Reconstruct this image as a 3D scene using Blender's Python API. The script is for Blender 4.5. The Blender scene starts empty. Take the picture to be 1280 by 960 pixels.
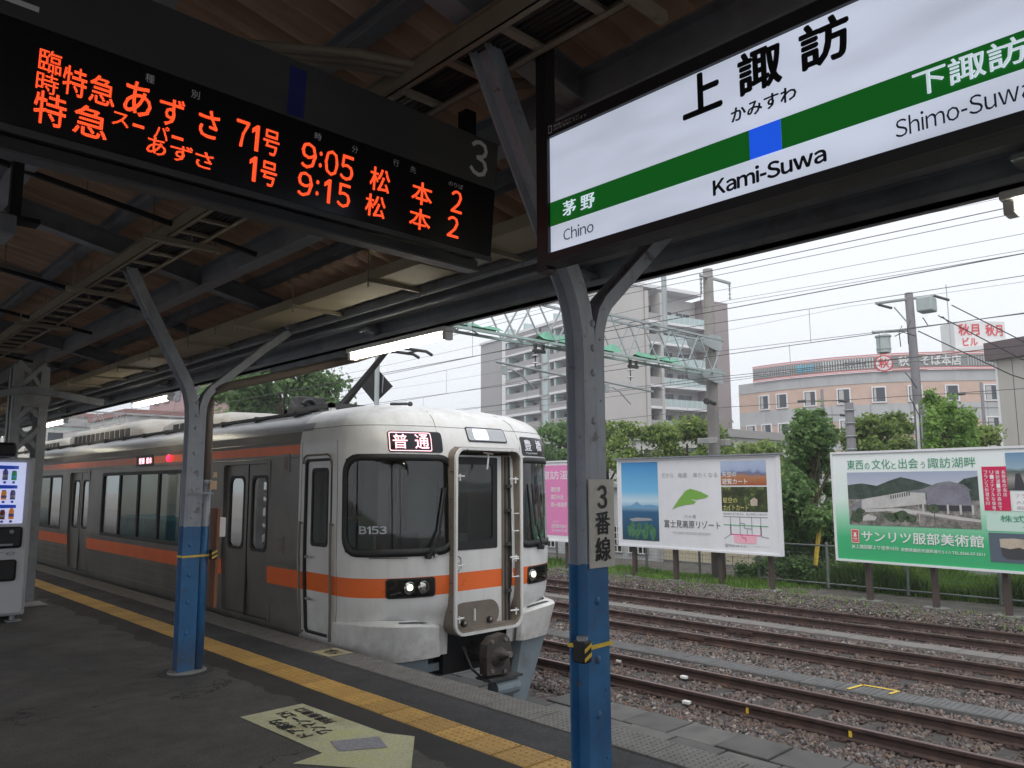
import bpy, bmesh, math, random
import numpy as np
from bisect import bisect
from mathutils import Vector, Matrix
random.seed(7)
R = math.radians
C = bpy.context.scene.collection
scene = bpy.context.scene

# ---------------------------------------------------------------- camera
cam_data = bpy.data.cameras.new("camera")
cam = bpy.data.objects.new("camera", cam_data); C.objects.link(cam)
cam_data.sensor_width = 36.0
cam_data.lens = 36.0 * 970.0 / 1280.0
cam_data.clip_start = 0.05; cam_data.clip_end = 1500
YAW, PITCH, ROLL = 0.75897, 0.12952, -0.0038
fwd = Vector((math.sin(YAW)*math.cos(PITCH), math.cos(YAW)*math.cos(PITCH), math.sin(PITCH)))
rgt = Vector((math.cos(YAW), -math.sin(YAW), 0)); up_ = rgt.cross(fwd)
r2 = math.cos(ROLL)*rgt + math.sin(ROLL)*up_; u2 = -math.sin(ROLL)*rgt + math.cos(ROLL)*up_
cam.matrix_world = Matrix(((r2.x, u2.x, -fwd.x, 0), (r2.y, u2.y, -fwd.y, 0), (r2.z, u2.z, -fwd.z, 1.65), (0, 0, 0, 1)))
scene.camera = cam

# ---------------------------------------------------------------- world and sun (overcast)
SUN_EL, SUN_AZ = R(56), R(232)
world = bpy.data.worlds.new("World"); scene.world = world; world.use_nodes = True
wn = world.node_tree; wn.nodes.clear()
sky = wn.nodes.new("ShaderNodeTexSky"); sky.sky_type = 'NISHITA'; sky.sun_disc = False
sky.sun_elevation = SUN_EL; sky.sun_rotation = SUN_AZ; sky.dust_density = 4.0; sky.air_density = 1.0
mixw = wn.nodes.new("ShaderNodeMix"); mixw.data_type = 'RGBA'; mixw.inputs[0].default_value = 0.94
mixw.inputs[7].default_value = (9.0, 9.3, 9.8, 1)          # closed cloud cover
bg = wn.nodes.new("ShaderNodeBackground"); bg.inputs[1].default_value = 0.10
wo = wn.nodes.new("ShaderNodeOutputWorld")
wn.links.new(sky.outputs[0], mixw.inputs[6]); wn.links.new(mixw.outputs[2], bg.inputs[0]); wn.links.new(bg.outputs[0], wo.inputs[0])
sun_d = bpy.data.lights.new("sun", 'SUN'); sun_d.energy = 1.5; sun_d.angle = R(40); sun_d.color = (1, .97, .93)
sun = bpy.data.objects.new("sun", sun_d); C.objects.link(sun)
sd = Vector((math.cos(SUN_EL)*math.sin(SUN_AZ), math.cos(SUN_EL)*math.cos(SUN_AZ), math.sin(SUN_EL)))
sun.rotation_euler = sd.to_track_quat('Z', 'Y').to_euler(); sun.location = (30, -5, 40)
vs = scene.view_settings
vs.view_transform = 'Standard'; vs.look = 'None'; vs.exposure = 0.30; vs.gamma = 1.0; vs.use_curve_mapping = False
scene.cycles.max_bounces = 8; scene.cycles.diffuse_bounces = 4; scene.cycles.transparent_max_bounces = 16

# ---------------------------------------------------------------- materials
def srgb(r, g, b):
    f = lambda c: (c/255/12.92) if c/255 <= .04045 else ((c/255+.055)/1.055)**2.4
    return (f(r), f(g), f(b))
class NT:
    def __init__(s, name):
        s.m = bpy.data.materials.new(name); s.m.use_nodes = True; s.t = s.m.node_tree; s.n = s.t.nodes
        s.b = s.n["Principled BSDF"]; s.out = s.n["Material Output"]
    def node(s, ty, **k):
        n = s.n.new(ty)
        for a, v in k.items(): setattr(n, a, v)
        return n
    def link(s, a, b): s.t.links.new(a, b)
    def coord(s, kind='Object', scale=1.0):
        if kind == 'World':
            g = s.node("ShaderNodeNewGeometry"); o = g.outputs['Position']
        else:
            o = s.node("ShaderNodeTexCoord").outputs[kind]
        if scale != 1.0:
            mp = s.node("ShaderNodeMapping"); mp.inputs['Scale'].default_value = scale if isinstance(scale, tuple) else (scale,)*3
            s.link(o, mp.inputs[0]); o = mp.outputs[0]
        return o
    def noise(s, vec, scale, detail=5, rough=.6):
        n = s.node("ShaderNodeTexNoise"); n.inputs['Scale'].default_value = scale; n.inputs['Detail'].default_value = detail
        n.inputs['Roughness'].default_value = rough; s.link(vec, n.inputs['Vector']); return n.outputs['Fac']
    def ramp(s, fac, stops):
        r = s.node("ShaderNodeValToRGB"); e = r.color_ramp.elements
        while len(e) < len(stops): e.new(.5)
        for i, (p, c) in enumerate(stops):
            e[i].position = p; e[i].color = (*c, 1) if len(c) == 3 else c
        s.link(fac, r.inputs[0]); return r.outputs[0]
    def mix(s, f, a, b, mode='MIX'):
        m = s.node("ShaderNodeMix", data_type='RGBA', blend_type=mode)
        for i, v in ((0, f), (6, a), (7, b)):
            if hasattr(v, 'links'): s.link(v, m.inputs[i])
            elif isinstance(v, tuple): m.inputs[i].default_value = (*v, 1)
            else: m.inputs[i].default_value = v
        return m.outputs[2]
    def math(s, op, a, b=0.0):
        m = s.node("ShaderNodeMath", operation=op)
        for i, v in ((0, a), (1, b)):
            if hasattr(v, 'links'): s.link(v, m.inputs[i])
            else: m.inputs[i].default_value = v
        return m.outputs[0]
    def bump(s, h, st=.3, d=.01):
        b = s.node("ShaderNodeBump"); b.inputs['Strength'].default_value = st; b.inputs['Distance'].default_value = d
        s.link(h, b.inputs['Height']); s.link(b.outputs[0], s.b.inputs['Normal'])
def mat(name, col, rough=.6, metal=0.0, var=.15, vs_=3.0, bump=0.0, bs=40.0, bd=.004, dirt=None, dirt_amt=.4, dirt_s=1.5, coords='World', spec=.5, streak=False):
    t = NT(name); v = t.coord(coords)
    f = t.noise(v, vs_, 6)
    c0 = tuple(max(0, c*(1-var)) for c in col); c1 = tuple(min(1, c*(1+var)) for c in col)
    c = t.ramp(f, [(.3, c0), (.7, c1)])
    if dirt:
        vv = v
        if streak:
            mp = t.node("ShaderNodeMapping"); mp.inputs['Scale'].default_value = (1, 1, .12); t.link(v, mp.inputs[0]); vv = mp.outputs[0]
        d = t.ramp(t.noise(vv, dirt_s, 8, .7), [(.5, (0, 0, 0)), (.78, (1, 1, 1))])
        d2 = t.math('MULTIPLY', d, dirt_amt); c = t.mix(d2, c, dirt)
    t.link(c, t.b.inputs['Base Color'])
    rr = t.node("ShaderNodeMapRange"); rr.inputs[3].default_value = max(0, rough-.1); rr.inputs[4].default_value = min(1, rough+.12)
    t.link(t.noise(v, vs_*4, 3), rr.inputs[0]); t.link(rr.outputs[0], t.b.inputs['Roughness'])
    t.b.inputs['Metallic'].default_value = metal; t.b.inputs['Specular IOR Level'].default_value = spec
    if bump: t.bump(t.noise(v, bs, 4), bump, bd)
    return t.m
def flat(name, col, rough=.5, emit=None, es=1.0, spec=.4):
    t = NT(name); t.b.inputs['Base Color'].default_value = (*col, 1); t.b.inputs['Roughness'].default_value = rough
    t.b.inputs['Specular IOR Level'].default_value = spec
    if emit: t.b.inputs['Emission Color'].default_value = (*emit, 1); t.b.inputs['Emission Strength'].default_value = es
    return t.m
def glass(name, tint, refl=1.0, trans=(1, 1, 1)):
    t = NT(name); t.n.remove(t.b)
    tr = t.node("ShaderNodeBsdfTransparent"); tr.inputs[0].default_value = (*tint, 1)
    gl = t.node("ShaderNodeBsdfGlossy"); gl.inputs['Roughness'].default_value = .03
    fr = t.node("ShaderNodeFresnel"); fr.inputs[0].default_value = 1.5
    f = t.math('MULTIPLY', fr.outputs[0], 1.3*refl)
    mx = t.node("ShaderNodeMixShader"); t.link(f, mx.inputs[0]); t.link(tr.outputs[0], mx.inputs[1]); t.link(gl.outputs[0], mx.inputs[2])
    t.link(mx.outputs[0], t.out.inputs[0]); return t.m

M = {}
M['steel'] = mat('painted_grey_steel', (.24, .265, .30), .5, var=.2, bump=.25, bs=30, dirt=(.10, .055, .03), dirt_amt=.5, dirt_s=5)
M['steel_light'] = mat('pale_grey_steel', (.30, .32, .34), .5, var=.15, dirt=(.12, .09, .06), dirt_amt=.5, dirt_s=4)
M['cream'] = mat('cream_cable_cover', (.31, .27, .185), .6, var=.15, dirt=(.10, .08, .05), dirt_amt=.5)
M['tray'] = mat('grey_beige_tray', (.27, .24, .19), .55, var=.15, dirt=(.08, .06, .04), dirt_amt=.6)
M['black'] = mat('black_paint', (.012, .012, .014), .45, var=.2)
M['blackmatte'] = mat('matte_black', (.015, .015, .017), .8, var=.2)
M['rubber'] = mat('rubber', (.018, .018, .019), .55, var=.2)
M['cable'] = mat('black_cable', (.02, .02, .022), .5); M['wire'] = mat('overhead_wire', (.07, .07, .07), .5)
M['white'] = mat('white_paint', (.75, .76, .76), .35, var=.04, dirt=(.35, .32, .27), dirt_amt=.5, dirt_s=2)
M['lampglass'] = flat('lit_tube', (.9, .9, .85), .4, (1, .93, .74), 13)
M['rustbrown'] = mat('rusty_brown_steel', (.075, .045, .035), .6, var=.25, bump=.2)
M['rail'] = mat('rail_side', (.050, .030, .026), .65, var=.35, vs_=6, bump=.4, bs=60, dirt=(.14, .07, .04), dirt_amt=.6, dirt_s=3)
M['railtop'] = mat('rail_head', (.19, .12, .11), .34, .6, var=.2, vs_=8)
M['concrete'] = mat('concrete', (.30, .30, .29), .85, var=.18, vs_=4, bump=.4, bs=60, dirt=(.16, .15, .13), dirt_amt=.6)
M['concrete_d'] = mat('dark_concrete', (.17, .17, .165), .85, var=.25, vs_=5, bump=.4, bs=60, dirt=(.09, .085, .08), dirt_amt=.6)
M['pole_concrete'] = mat('pole_concrete', (.22, .21, .20), .85, var=.12, vs_=4, bump=.2, dirt=(.10, .10, .09), dirt_amt=.5, streak=True)
M['galv'] = mat('galvanised', (.40, .44, .45), .5, .2, var=.12, dirt=(.2, .2, .18), dirt_amt=.4)
M['greensteel'] = mat('pale_green_steel', (.36, .47, .43), .55, var=.15, dirt=(.15, .17, .15), dirt_amt=.5)
M['greenmesh'] = mat('green_net', (.16, .40, .28), .8)
M['yellow'] = mat('yellow_paint', (.75, .52, .06), .5, var=.15)
M['trunk'] = mat('bark', (.09, .07, .05), .9, var=.3, vs_=6, bump=.6, bs=20)
M['glass_dark'] = glass('window_glass', (.78, .84, .83))
M['glass_cab'] = glass('cab_glass', (.44, .52, .50), 1.5)
M['skyblack'] = mat('dark_void', (.01, .01, .01), .9)

# ---------------------------------------------------------------- mesh builder
class MB:
    def __init__(s): s.v = []; s.f = []; s.mi = []; s.m = []; s.seg = []
    def mid(s, m):
        m = M[m] if isinstance(m, str) else m
        if m not in s.m: s.m.append(m)
        return s.m.index(m)
    def add(s, vs, fs, m):
        k = len(s.v); i = s.mid(m); s.v += [tuple(p) for p in vs]; s.f += [tuple(k+j for j in f) for f in fs]; s.mi += [i]*len(fs); return s
    def box(s, x0, y0, z0, x1, y1, z1, m):
        v = [(x0,y0,z0),(x1,y0,z0),(x1,y1,z0),(x0,y1,z0),(x0,y0,z1),(x1,y0,z1),(x1,y1,z1),(x0,y1,z1)]
        return s.add(v, [(0,3,2,1),(4,5,6,7),(0,1,5,4),(1,2,6,5),(2,3,7,6),(3,0,4,7)], m)
    def bevbox(s, x0, y0, z0, x1, y1, z1, m, b=.01):
        # box with chamfered edges (24 verts)
        cx = [(x0, x0+b), (x1, x1-b)]; cy = [(y0, y0+b), (y1, y1-b)]; cz = [(z0, z0+b), (z1, z1-b)]
        bm = bmesh.new(); bmesh.ops.create_cube(bm, size=1)
        for v in bm.verts: v.co = ((x0+x1)/2+v.co.x*(x1-x0), (y0+y1)/2+v.co.y*(y1-y0), (z0+z1)/2+v.co.z*(z1-z0))
        bmesh.ops.bevel(bm, geom=bm.edges[:], offset=b, segments=2, affect='EDGES', profile=.5)
        bm.verts.index_update(); s.add([v.co[:] for v in bm.verts], [[v.index for v in f.verts] for f in bm.faces], m); bm.free(); return s
    def beam(s, p0, p1, w, h, m, up=(0, 0, 1)):
        p0 = Vector(p0); p1 = Vector(p1); d = (p1-p0).normalized(); a = Vector(up)
        if abs(d.dot(a)) > .99: a = Vector((1, 0, 0))
        sx = d.cross(a).normalized(); sz = sx.cross(d)
        v = [p + sx*(w/2*i) + sz*(h/2*j) for p in (p0, p1) for i, j in ((-1,-1),(1,-1),(1,1),(-1,1))]
        return s.add(v, [(3,2,1,0),(4,5,6,7),(0,1,5,4),(1,2,6,5),(2,3,7,6),(3,0,4,7)], m)
    def sweep(s, path, sec, m, xax=None, closed=True, cap=True):
        # sec: 2D polygon (a,b) ; a along side axis, b along 'up' reference
        P = [Vector(p) for p in path]; n = len(sec); vs = []; ref = Vector(xax) if xax else None
        for i, p in enumerate(P):
            d = (P[min(i+1, len(P)-1)]-P[max(i-1, 0)]).normalized()
            if ref is not None: b = ref; a = b.cross(d).normalized()
            else:
                z = Vector((0, 0, 1)) if abs(d.z) < .95 else Vector((1, 0, 0)); a = d.cross(z).normalized(); b = a.cross(d)
            k = 1.0
            if 0 < i < len(P)-1:
                d0 = (P[i]-P[i-1]).normalized(); k = 1/max(.5, d.dot(d0))
            vs += [p + a*(q[0]*k) + b*q[1] for q in sec]
        fs = [(i*n+j, i*n+(j+1) % n, (i+1)*n+(j+1) % n, (i+1)*n+j) for i in range(len(P)-1) for j in range(n)]
        if cap: fs += [tuple(range(n-1, -1, -1)), tuple((len(P)-1)*n+j for j in range(n))]
        return s.add(vs, fs, m)
    def tube(s, path, r, m, n=8, r1=None):
        P = [Vector(p) for p in path]; vs = []; L = len(P)
        for i, p in enumerate(P):
            d = (P[min(i+1, L-1)]-P[max(i-1, 0)]).normalized(); z = Vector((0, 0, 1)) if abs(d.z) < .95 else Vector((1, 0, 0))
            a = d.cross(z).normalized(); b = a.cross(d); rr = r if r1 is None else r+(r1-r)*i/(L-1)
            vs += [p+(a*math.cos(2*math.pi*j/n)+b*math.sin(2*math.pi*j/n))*rr for j in range(n)]
        fs = [(i*n+j, i*n+(j+1) % n, (i+1)*n+(j+1) % n, (i+1)*n+j) for i in range(L-1) for j in range(n)]
        fs += [tuple(range(n-1, -1, -1)), tuple((L-1)*n+j for j in range(n))]
        return s.add(vs, fs, m)
    def prism(s, poly, axis, lo, hi, m):
        ax = {'x': lambda a, b, c: (c, a, b), 'y': lambda a, b, c: (a, c, b), 'z': lambda a, b, c: (a, b, c)}[axis]
        n = len(poly); v = [ax(a, b, lo) for a, b in poly]+[ax(a, b, hi) for a, b in poly]
        return s.add(v, [tuple(range(n-1, -1, -1)), tuple(range(n, 2*n))]+[(i, (i+1) % n, n+(i+1) % n, n+i) for i in range(n)], m)
    def grid(s, pts, m, skip=None, flip=False):
        # pts: rows x cols of points
        nr = len(pts); nc = len(pts[0]); vs = [p for r in pts for p in r]; fs = []
        for i in range(nr-1):
            for j in range(nc-1):
                if skip and skip(i, j): continue
                q = (i*nc+j, i*nc+j+1, (i+1)*nc+j+1, (i+1)*nc+j); fs.append(q[::-1] if flip else q)
        return s.add(vs, fs, m)
    def sphere(s, c, r, m, nu=10, nv=6):
        vs = []; rx, ry, rz = r if isinstance(r, tuple) else (r, r, r)
        for i in range(nv+1):
            th = math.pi*i/nv
            for j in range(nu): vs.append((c[0]+rx*math.sin(th)*math.cos(2*math.pi*j/nu), c[1]+ry*math.sin(th)*math.sin(2*math.pi*j/nu), c[2]+rz*math.cos(th)))
        return s.add(vs, [(i*nu+j, (i+1)*nu+j, (i+1)*nu+(j+1) % nu, i*nu+(j+1) % nu) for i in range(nv) for j in range(nu)], m)
    def xform(s, mtx):
        s.v = [tuple(mtx @ Vector(p)) for p in s.v]; return s
    def build(s, name, parent=None, smooth=False, fix=True, local=False, auto=None):
        if name in ('lettering', 'led_characters') and len(s.seg) > 1:      # one piece of lettering per string
            for (v0, v1, f0, f1) in s.seg:
                q = MB(); q.v = s.v[v0:v1]; q.f = [tuple(i-v0 for i in f) for f in s.f[f0:f1]]; q.mi = s.mi[f0:f1]; q.m = s.m
                o = q.build('led_character' if name[0:3] == 'led' else 'lettering', parent, fix=False)
            keep = [k for k in range(len(s.f)) if not any(a <= k < b for _, _, a, b in s.seg)]
            if keep:
                q = MB(); used = sorted({i for k in keep for i in s.f[k]}); ix = {u: n for n, u in enumerate(used)}
                q.v = [s.v[u] for u in used]; q.f = [tuple(ix[i] for i in s.f[k]) for k in keep]; q.mi = [s.mi[k] for k in keep]; q.m = s.m; q.build('printed_mark', parent, fix=False)
            return o
        me = bpy.data.meshes.new(name)
        o0 = Vector((0, 0, 0))
        if parent is not None and not local:
            q = parent
            while q is not None: o0 += q.location; q = q.parent
        vs_ = [(p[0]-o0.x, p[1]-o0.y, p[2]-o0.z) for p in s.v] if parent is not None and not local else s.v
        me.from_pydata(vs_, [], s.f)
        for m in s.m: me.materials.append(m)
        me.polygons.foreach_set('material_index', s.mi)
        if fix:
            bm = bmesh.new(); bm.from_mesh(me); bmesh.ops.recalc_face_normals(bm, faces=bm.faces[:]); bm.to_mesh(me); bm.free()
        if smooth: me.polygons.foreach_set('use_smooth', [True]*len(me.polygons))
        me.update()
        if auto:
            try: me.set_sharp_from_angle(angle=R(auto))
            except Exception: pass
        o = bpy.data.objects.new(name, me); C.objects.link(o)
        if parent is not None: o.parent = parent
        return o
def tag(o, label=None, cat=None, group=None, kind=None):
    if label: o['label'] = label
    if cat: o['category'] = cat
    if group: o['group'] = group
    if kind: o['kind'] = kind
    return o
def thing(name, label, cat, loc=(0, 0, 0), group=None, rot=None):
    o = bpy.data.objects.new(name, None); C.objects.link(o); o.location = loc; o.empty_display_size = .2
    if rot: o.rotation_euler = rot
    return tag(o, label, cat, group)
def copy_tree(o, parent=None, loc=None, label=None):
    c = o.copy(); C.objects.link(c); c.parent = parent
    for ch in list(o.children): copy_tree(ch, c)
    if loc is not None: c.location = loc
    if label: c['label'] = label
    return c
def copies(o, parent, offs):
    # copies of a mesh piece inside the same parent, shifted by offsets
    for d in offs:
        c = o.copy(); C.objects.link(c); c.parent = parent; c.location = Vector(o.location)+Vector(d)
        for ch in o.children:
            k = ch.copy(); C.objects.link(k); k.parent = c

_tc = {}
def text_geo(s, bold=0.0, res=2, vertical=False):
    key = (s, bold, res)
    if key in _tc: return _tc[key]
    if s == '1':
        vs_ = [(.16, 0), (.29, 0), (.29, .73), (.20, .73), (.02, .60), (.02, .48), (.16, .57)]; r = (vs_, [(0, 1, 2, 3, 6), (6, 3, 4, 5)], (.02, 0, .29, .73)); _tc[key] = r; return r
    if all(33 <= ord(ch) <= 126 or ch == ' ' for ch in s) and any(ch.isalnum() for ch in s):      # plain sans lettering, spaced by glyph width
        X = 0; V = []; Fc = []
        for ch in s:
            if ch == ' ': X += .28; continue
            if ch == '-': k = len(V); V += [(X, .24), (X+.26, .24), (X+.26, .33), (X, .33)]; Fc += [(k, k+1, k+2, k+3)]; X += .26+.075; continue
            g, f_, (a, b, c_, d) = text_geo('1') if ch == '1' else _glyph(chr(ord(ch)+0xFEE0), res); k = len(V); V += [(x-a+X, y) for x, y in g]; Fc += [tuple(k+i for i in q) for q in f_]; X += c_-a+.075
        xs = [v[0] for v in V]; ys = [v[1] for v in V]; r = (V, Fc, (min(xs), min(ys), max(xs), max(ys))); _tc[key] = r; return r
    r = _glyph(s, res); _tc[key] = r; return r
def _glyph(s, res=2):
    key = ('g', s, res)
    if key in _tc: return _tc[key]
    c = bpy.data.curves.new('lettering', 'FONT'); c.body = s; c.resolution_u = res; c.space_line = .9 if '\n' in s else 1
    o = bpy.data.objects.new('lettering', c); C.objects.link(o); bpy.context.view_layer.update()
    me = bpy.data.meshes.new_from_object(o.evaluated_get(bpy.context.evaluated_depsgraph_get()))
    vs_ = [(v.co.x, v.co.y) for v in me.vertices]; fs = [tuple(p.vertices) for p in me.polygons]
    bpy.data.objects.remove(o); bpy.data.curves.remove(c); bpy.data.meshes.remove(me)
    if not vs_: vs_ = [(0, 0)]
    x0 = min(v[0] for v in vs_); x1 = max(v[0] for v in vs_); y0 = min(v[1] for v in vs_); y1 = max(v[1] for v in vs_)
    r = (vs_, fs, (x0, y0, x1, y1)); _tc[key] = r; return r
def txt(mb, s, box, mapf, m, bold=0.0, res=2, keep=False):
    """fit lettering s into box (u0,v0,u1,v1) of the surface given by mapf(u,v)->point"""
    vs_, fs, (x0, y0, x1, y1) = text_geo(s, 0.0, res)
    u0, v0, u1, v1 = box; su = (u1-u0)/max(1e-6, x1-x0); sv = (v1-v0)/max(1e-6, y1-y0)
    a0 = len(mb.v); f0 = len(mb.f); uc, vc = (u0+u1)/2, (v0+v1)/2; e = 1e-3
    P0 = Vector(mapf(uc, vc)); N = (Vector(mapf(uc+e, vc))-P0).cross(Vector(mapf(uc, vc+e))-P0)
    N = N.normalized() if N.length > 0 else Vector((0, 0, 1))
    b = bold*.55; offs = [(0, 0)] if bold <= 0 else [(0, 0), (b, 0), (-b, 0), (0, b), (0, -b), (b*.7, b*.7), (-b*.7, b*.7), (b*.7, -b*.7), (-b*.7, -b*.7)]
    for k, (dx, dy) in enumerate(offs):
        D = N*(.00035*k); mb.add([tuple(Vector(mapf(u0+(x-x0+dx)*su, v0+(y-y0+dy)*sv))+D) for x, y in vs_], fs, m)
    mb.seg.append((a0, len(mb.v), f0, len(mb.f)))
def plane_map(O, U, V, off=0.0):
    O = Vector(O); U = Vector(U).normalized(); V = Vector(V).normalized(); N = U.cross(V).normalized()
    return lambda u, v, d=0.0: tuple(O+U*u+V*v+N*(off+d))
def rect(mb, mapf, u0, v0, u1, v1, m, d=0.0):
    mb.add([mapf(u0, v0, d), mapf(u1, v0, d), mapf(u1, v1, d), mapf(u0, v1, d)], [(0, 1, 2, 3)], m)
def poly(mb, mapf, pts, m, d=0.0):
    mb.add([mapf(u, v, d) for u, v in pts], [tuple(range(len(pts)))], m)
def rrect(u0, v0, u1, v1, r, n=4, k=1):
    """rounded rectangle outline, n segments per corner and k per side"""
    r = min(r, (u1-u0)/2-1e-4, (v1-v0)/2-1e-4); out = []
    cs = [((u1-r, v1-r), 0), ((u0+r, v1-r), 90), ((u0+r, v0+r), 180), ((u1-r, v0+r), 270)]
    for i, ((cx, cy), a0) in enumerate(cs):
        arc = [(cx+r*math.cos(R(a0+90*j/n)), cy+r*math.sin(R(a0+90*j/n))) for j in range(n+1)]
        out += arc
        nx = cs[(i+1) % 4]; q = (nx[0][0]+r*math.cos(R(nx[1])), nx[0][1]+r*math.sin(R(nx[1]))); p = arc[-1]
        for j in range(1, k): out.append((p[0]+(q[0]-p[0])*j/k, p[1]+(q[1]-p[1])*j/k))
    return out
def ring(mb, mapf, outer, inner, m, d_out=(0.0,), d_in=(0.0,)):
    """frame: outer outline (depth list) to inner outline (depth list)"""
    loops = [[mapf(u, v, d) for u, v in outer] for d in d_out]+[[mapf(u, v, d) for u, v in inner] for d in d_in]
    n = len(outer); vs_ = [p for l in loops for p in l]
    mb.add(vs_, [(i*n+j, i*n+(j+1) % n, (i+1)*n+(j+1) % n, (i+1)*n+j) for i in range(len(loops)-1) for j in range(n)], m)
def rpatch(mb, mapf, u0, v0, u1, v1, r, m, d=0.0, nu=6, nv=8):
    rows = []; r = min(r, (v1-v0)/2-1e-4, (u1-u0)/2-1e-4)
    vl = sorted(set([v0+r*(1-math.cos(R(a))) for a in (0, 30, 60, 90)]+[v1-r*(1-math.cos(R(a))) for a in (0, 30, 60, 90)]+[v0+(v1-v0)*i/nv for i in range(1, nv) if r < (v1-v0)*i/nv < (v1-v0)-r]))
    for v in vl:
        e = 0
        if v < v0+r: e = r-math.sqrt(max(0, r*r-(v0+r-v)**2))
        if v > v1-r: e = r-math.sqrt(max(0, r*r-(v-(v1-r))**2))
        rows.append([mapf(u0+e+(u1-u0-2*e)*i/nu, v, d) for i in range(nu+1)])
    mb.grid(rows, m)
# ================================================================ ground, platform, tracks
GZ = -1.185     # ballast bed
def asphalt(name, col, wear, patch=False):
    t = NT(name); v = t.coord('World')
    big = t.ramp(t.noise(v, .7, 6, .65), [(.32, tuple(c*.72 for c in col)), (.55, col), (.75, wear)])
    fine = t.ramp(t.noise(v, 90, 2), [(.35, (.55, .55, .55)), (.65, (1.3, 1.3, 1.3))])
    c = t.mix(.8, big, fine, 'MULTIPLY')
    vo_ = t.node("ShaderNodeTexVoronoi", feature='DISTANCE_TO_EDGE'); vo_.inputs['Scale'].default_value = .55; wv = t.node("ShaderNodeVectorMath", operation='ADD'); t.link(v, wv.inputs[0]); nz = t.node("ShaderNodeTexNoise"); nz.inputs['Scale'].default_value = 2.2; nz.inputs['Detail'].default_value = 6; t.link(v, nz.inputs['Vector']); t.link(nz.outputs['Color'], wv.inputs[1]); t.link(wv.outputs[0], vo_.inputs['Vector'])
    ck = t.math('MULTIPLY', t.math('LESS_THAN', vo_.outputs['Distance'], .0045), t.math('GREATER_THAN', t.noise(v, .8, 3), .50)); c = t.mix(t.math('MULTIPLY', ck, .75), c, (.018, .017, .016))
    gum = t.node("ShaderNodeTexVoronoi"); gum.inputs['Scale'].default_value = 2.6; t.link(v, gum.inputs['Vector']); c = t.mix(t.math('MULTIPLY', t.math('LESS_THAN', gum.outputs['Distance'], .045), .45), c, (.028, .027, .026))
    mid = t.ramp(t.noise(v, 6, 6, .7), [(.4, (.75, .75, .75)), (.7, (1.15, 1.15, 1.12))]); c = t.mix(.7, c, mid, 'MULTIPLY')
    if patch:   # a strip of newer, darker asphalt with a ragged edge beside the yellow tiles
        sx = t.node("ShaderNodeSeparateXYZ"); t.link(v, sx.inputs[0])
        e = t.math('ADD', sx.outputs[0], t.math('MULTIPLY', t.math('SUBTRACT', t.noise(v, 1.6, 5, .6), .5), .45))
        k = t.ramp(t.math('GREATER_THAN', e, 3.08), [(0, (0, 0, 0)), (1, (1, 1, 1))])
        c = t.mix(k, c, tuple(x*.40 for x in col))
        sc = t.math('MULTIPLY', t.ramp(t.noise(v, 2.3, 8, .75), [(.70, (0, 0, 0)), (.74, (1, 1, 1))]), .25)
        c = t.mix(sc, c, (.17, .165, .155))
    t.link(c, t.b.inputs['Base Color'])
    t.link(t.ramp(t.noise(v, 1.3, 5), [(.3, (.62,)*3), (.7, (.9,)*3)]), t.b.inputs['Roughness']); t.b.inputs['Specular IOR Level'].default_value = .22
    t.bump(t.noise(v, 160, 3), .6, .004); return t.m
M['asphalt'] = asphalt('platform_asphalt', (.125, .118, .112), (.155, .146, .137), True)
M['asphalt2'] = asphalt('edge_asphalt', (.085, .085, .09), (.11, .11, .116))
M['tile'] = mat('tactile_tile_yellow', (.62, .36, .085), .55, var=.22, vs_=7, bump=.2, bs=80, dirt=(.22, .15, .07), dirt_amt=.75, dirt_s=3.5)
for k_ in ('tile',):
    m_ = M[k_]; nt_ = m_.node_tree; bs_ = nt_.nodes['Principled BSDF']; src = bs_.inputs['Base Color'].links[0].from_socket
    oi = nt_.nodes.new('ShaderNodeObjectInfo'); rp_ = nt_.nodes.new('ShaderNodeValToRGB'); rp_.color_ramp.elements[0].color = (.68, .66, .62, 1); rp_.color_ramp.elements[1].color = (1.12, 1.12, 1.1, 1); nt_.links.new(oi.outputs['Random'], rp_.inputs[0])
    mm = nt_.nodes.new('ShaderNodeMix'); mm.data_type = 'RGBA'; mm.blend_type = 'MULTIPLY'; mm.inputs[0].default_value = 1; nt_.links.new(src, mm.inputs[6]); nt_.links.new(rp_.outputs[0], mm.inputs[7]); nt_.links.new(mm.outputs[2], bs_.inputs['Base Color'])
M['tiledot'] = mat('tactile_dot', (.60, .38, .11), .55, var=.3, vs_=30, dirt=(.14, .09, .05), dirt_amt=.9, dirt_s=30)
M['edgeplate'] = mat('edge_plate_grey', (.19, .18, .165), .6, var=.2, vs_=8, bump=.2, bs=80, dirt=(.10, .09, .08), dirt_amt=.7, dirt_s=5)
M['grime'] = mat('grimy_wall', (.13, .12, .11), .9, var=.25)

mb = MB(); mb.box(-9, -14, -1.3, 3.36, 70, 0, 'asphalt'); tag(mb.build('platform'), kind='structure')
mb = MB(); mb.box(3.64, -14, -1.28, 4.03, 70, -.003, 'asphalt2'); tag(mb.build('platform_edge_strip'), kind='structure')
mb = MB(); mb.box(3.362, -14, -1.28, 3.638, 70, -.012, 'asphalt2'); tiles = tag(mb.build('tactile_path'), kind='structure')
mb = MB(); mb.box(4.032, -14, -1.30, 4.33, 70, -.02, 'grime'); edge = tag(mb.build('platform_edge_wall'), kind='structure')
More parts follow.
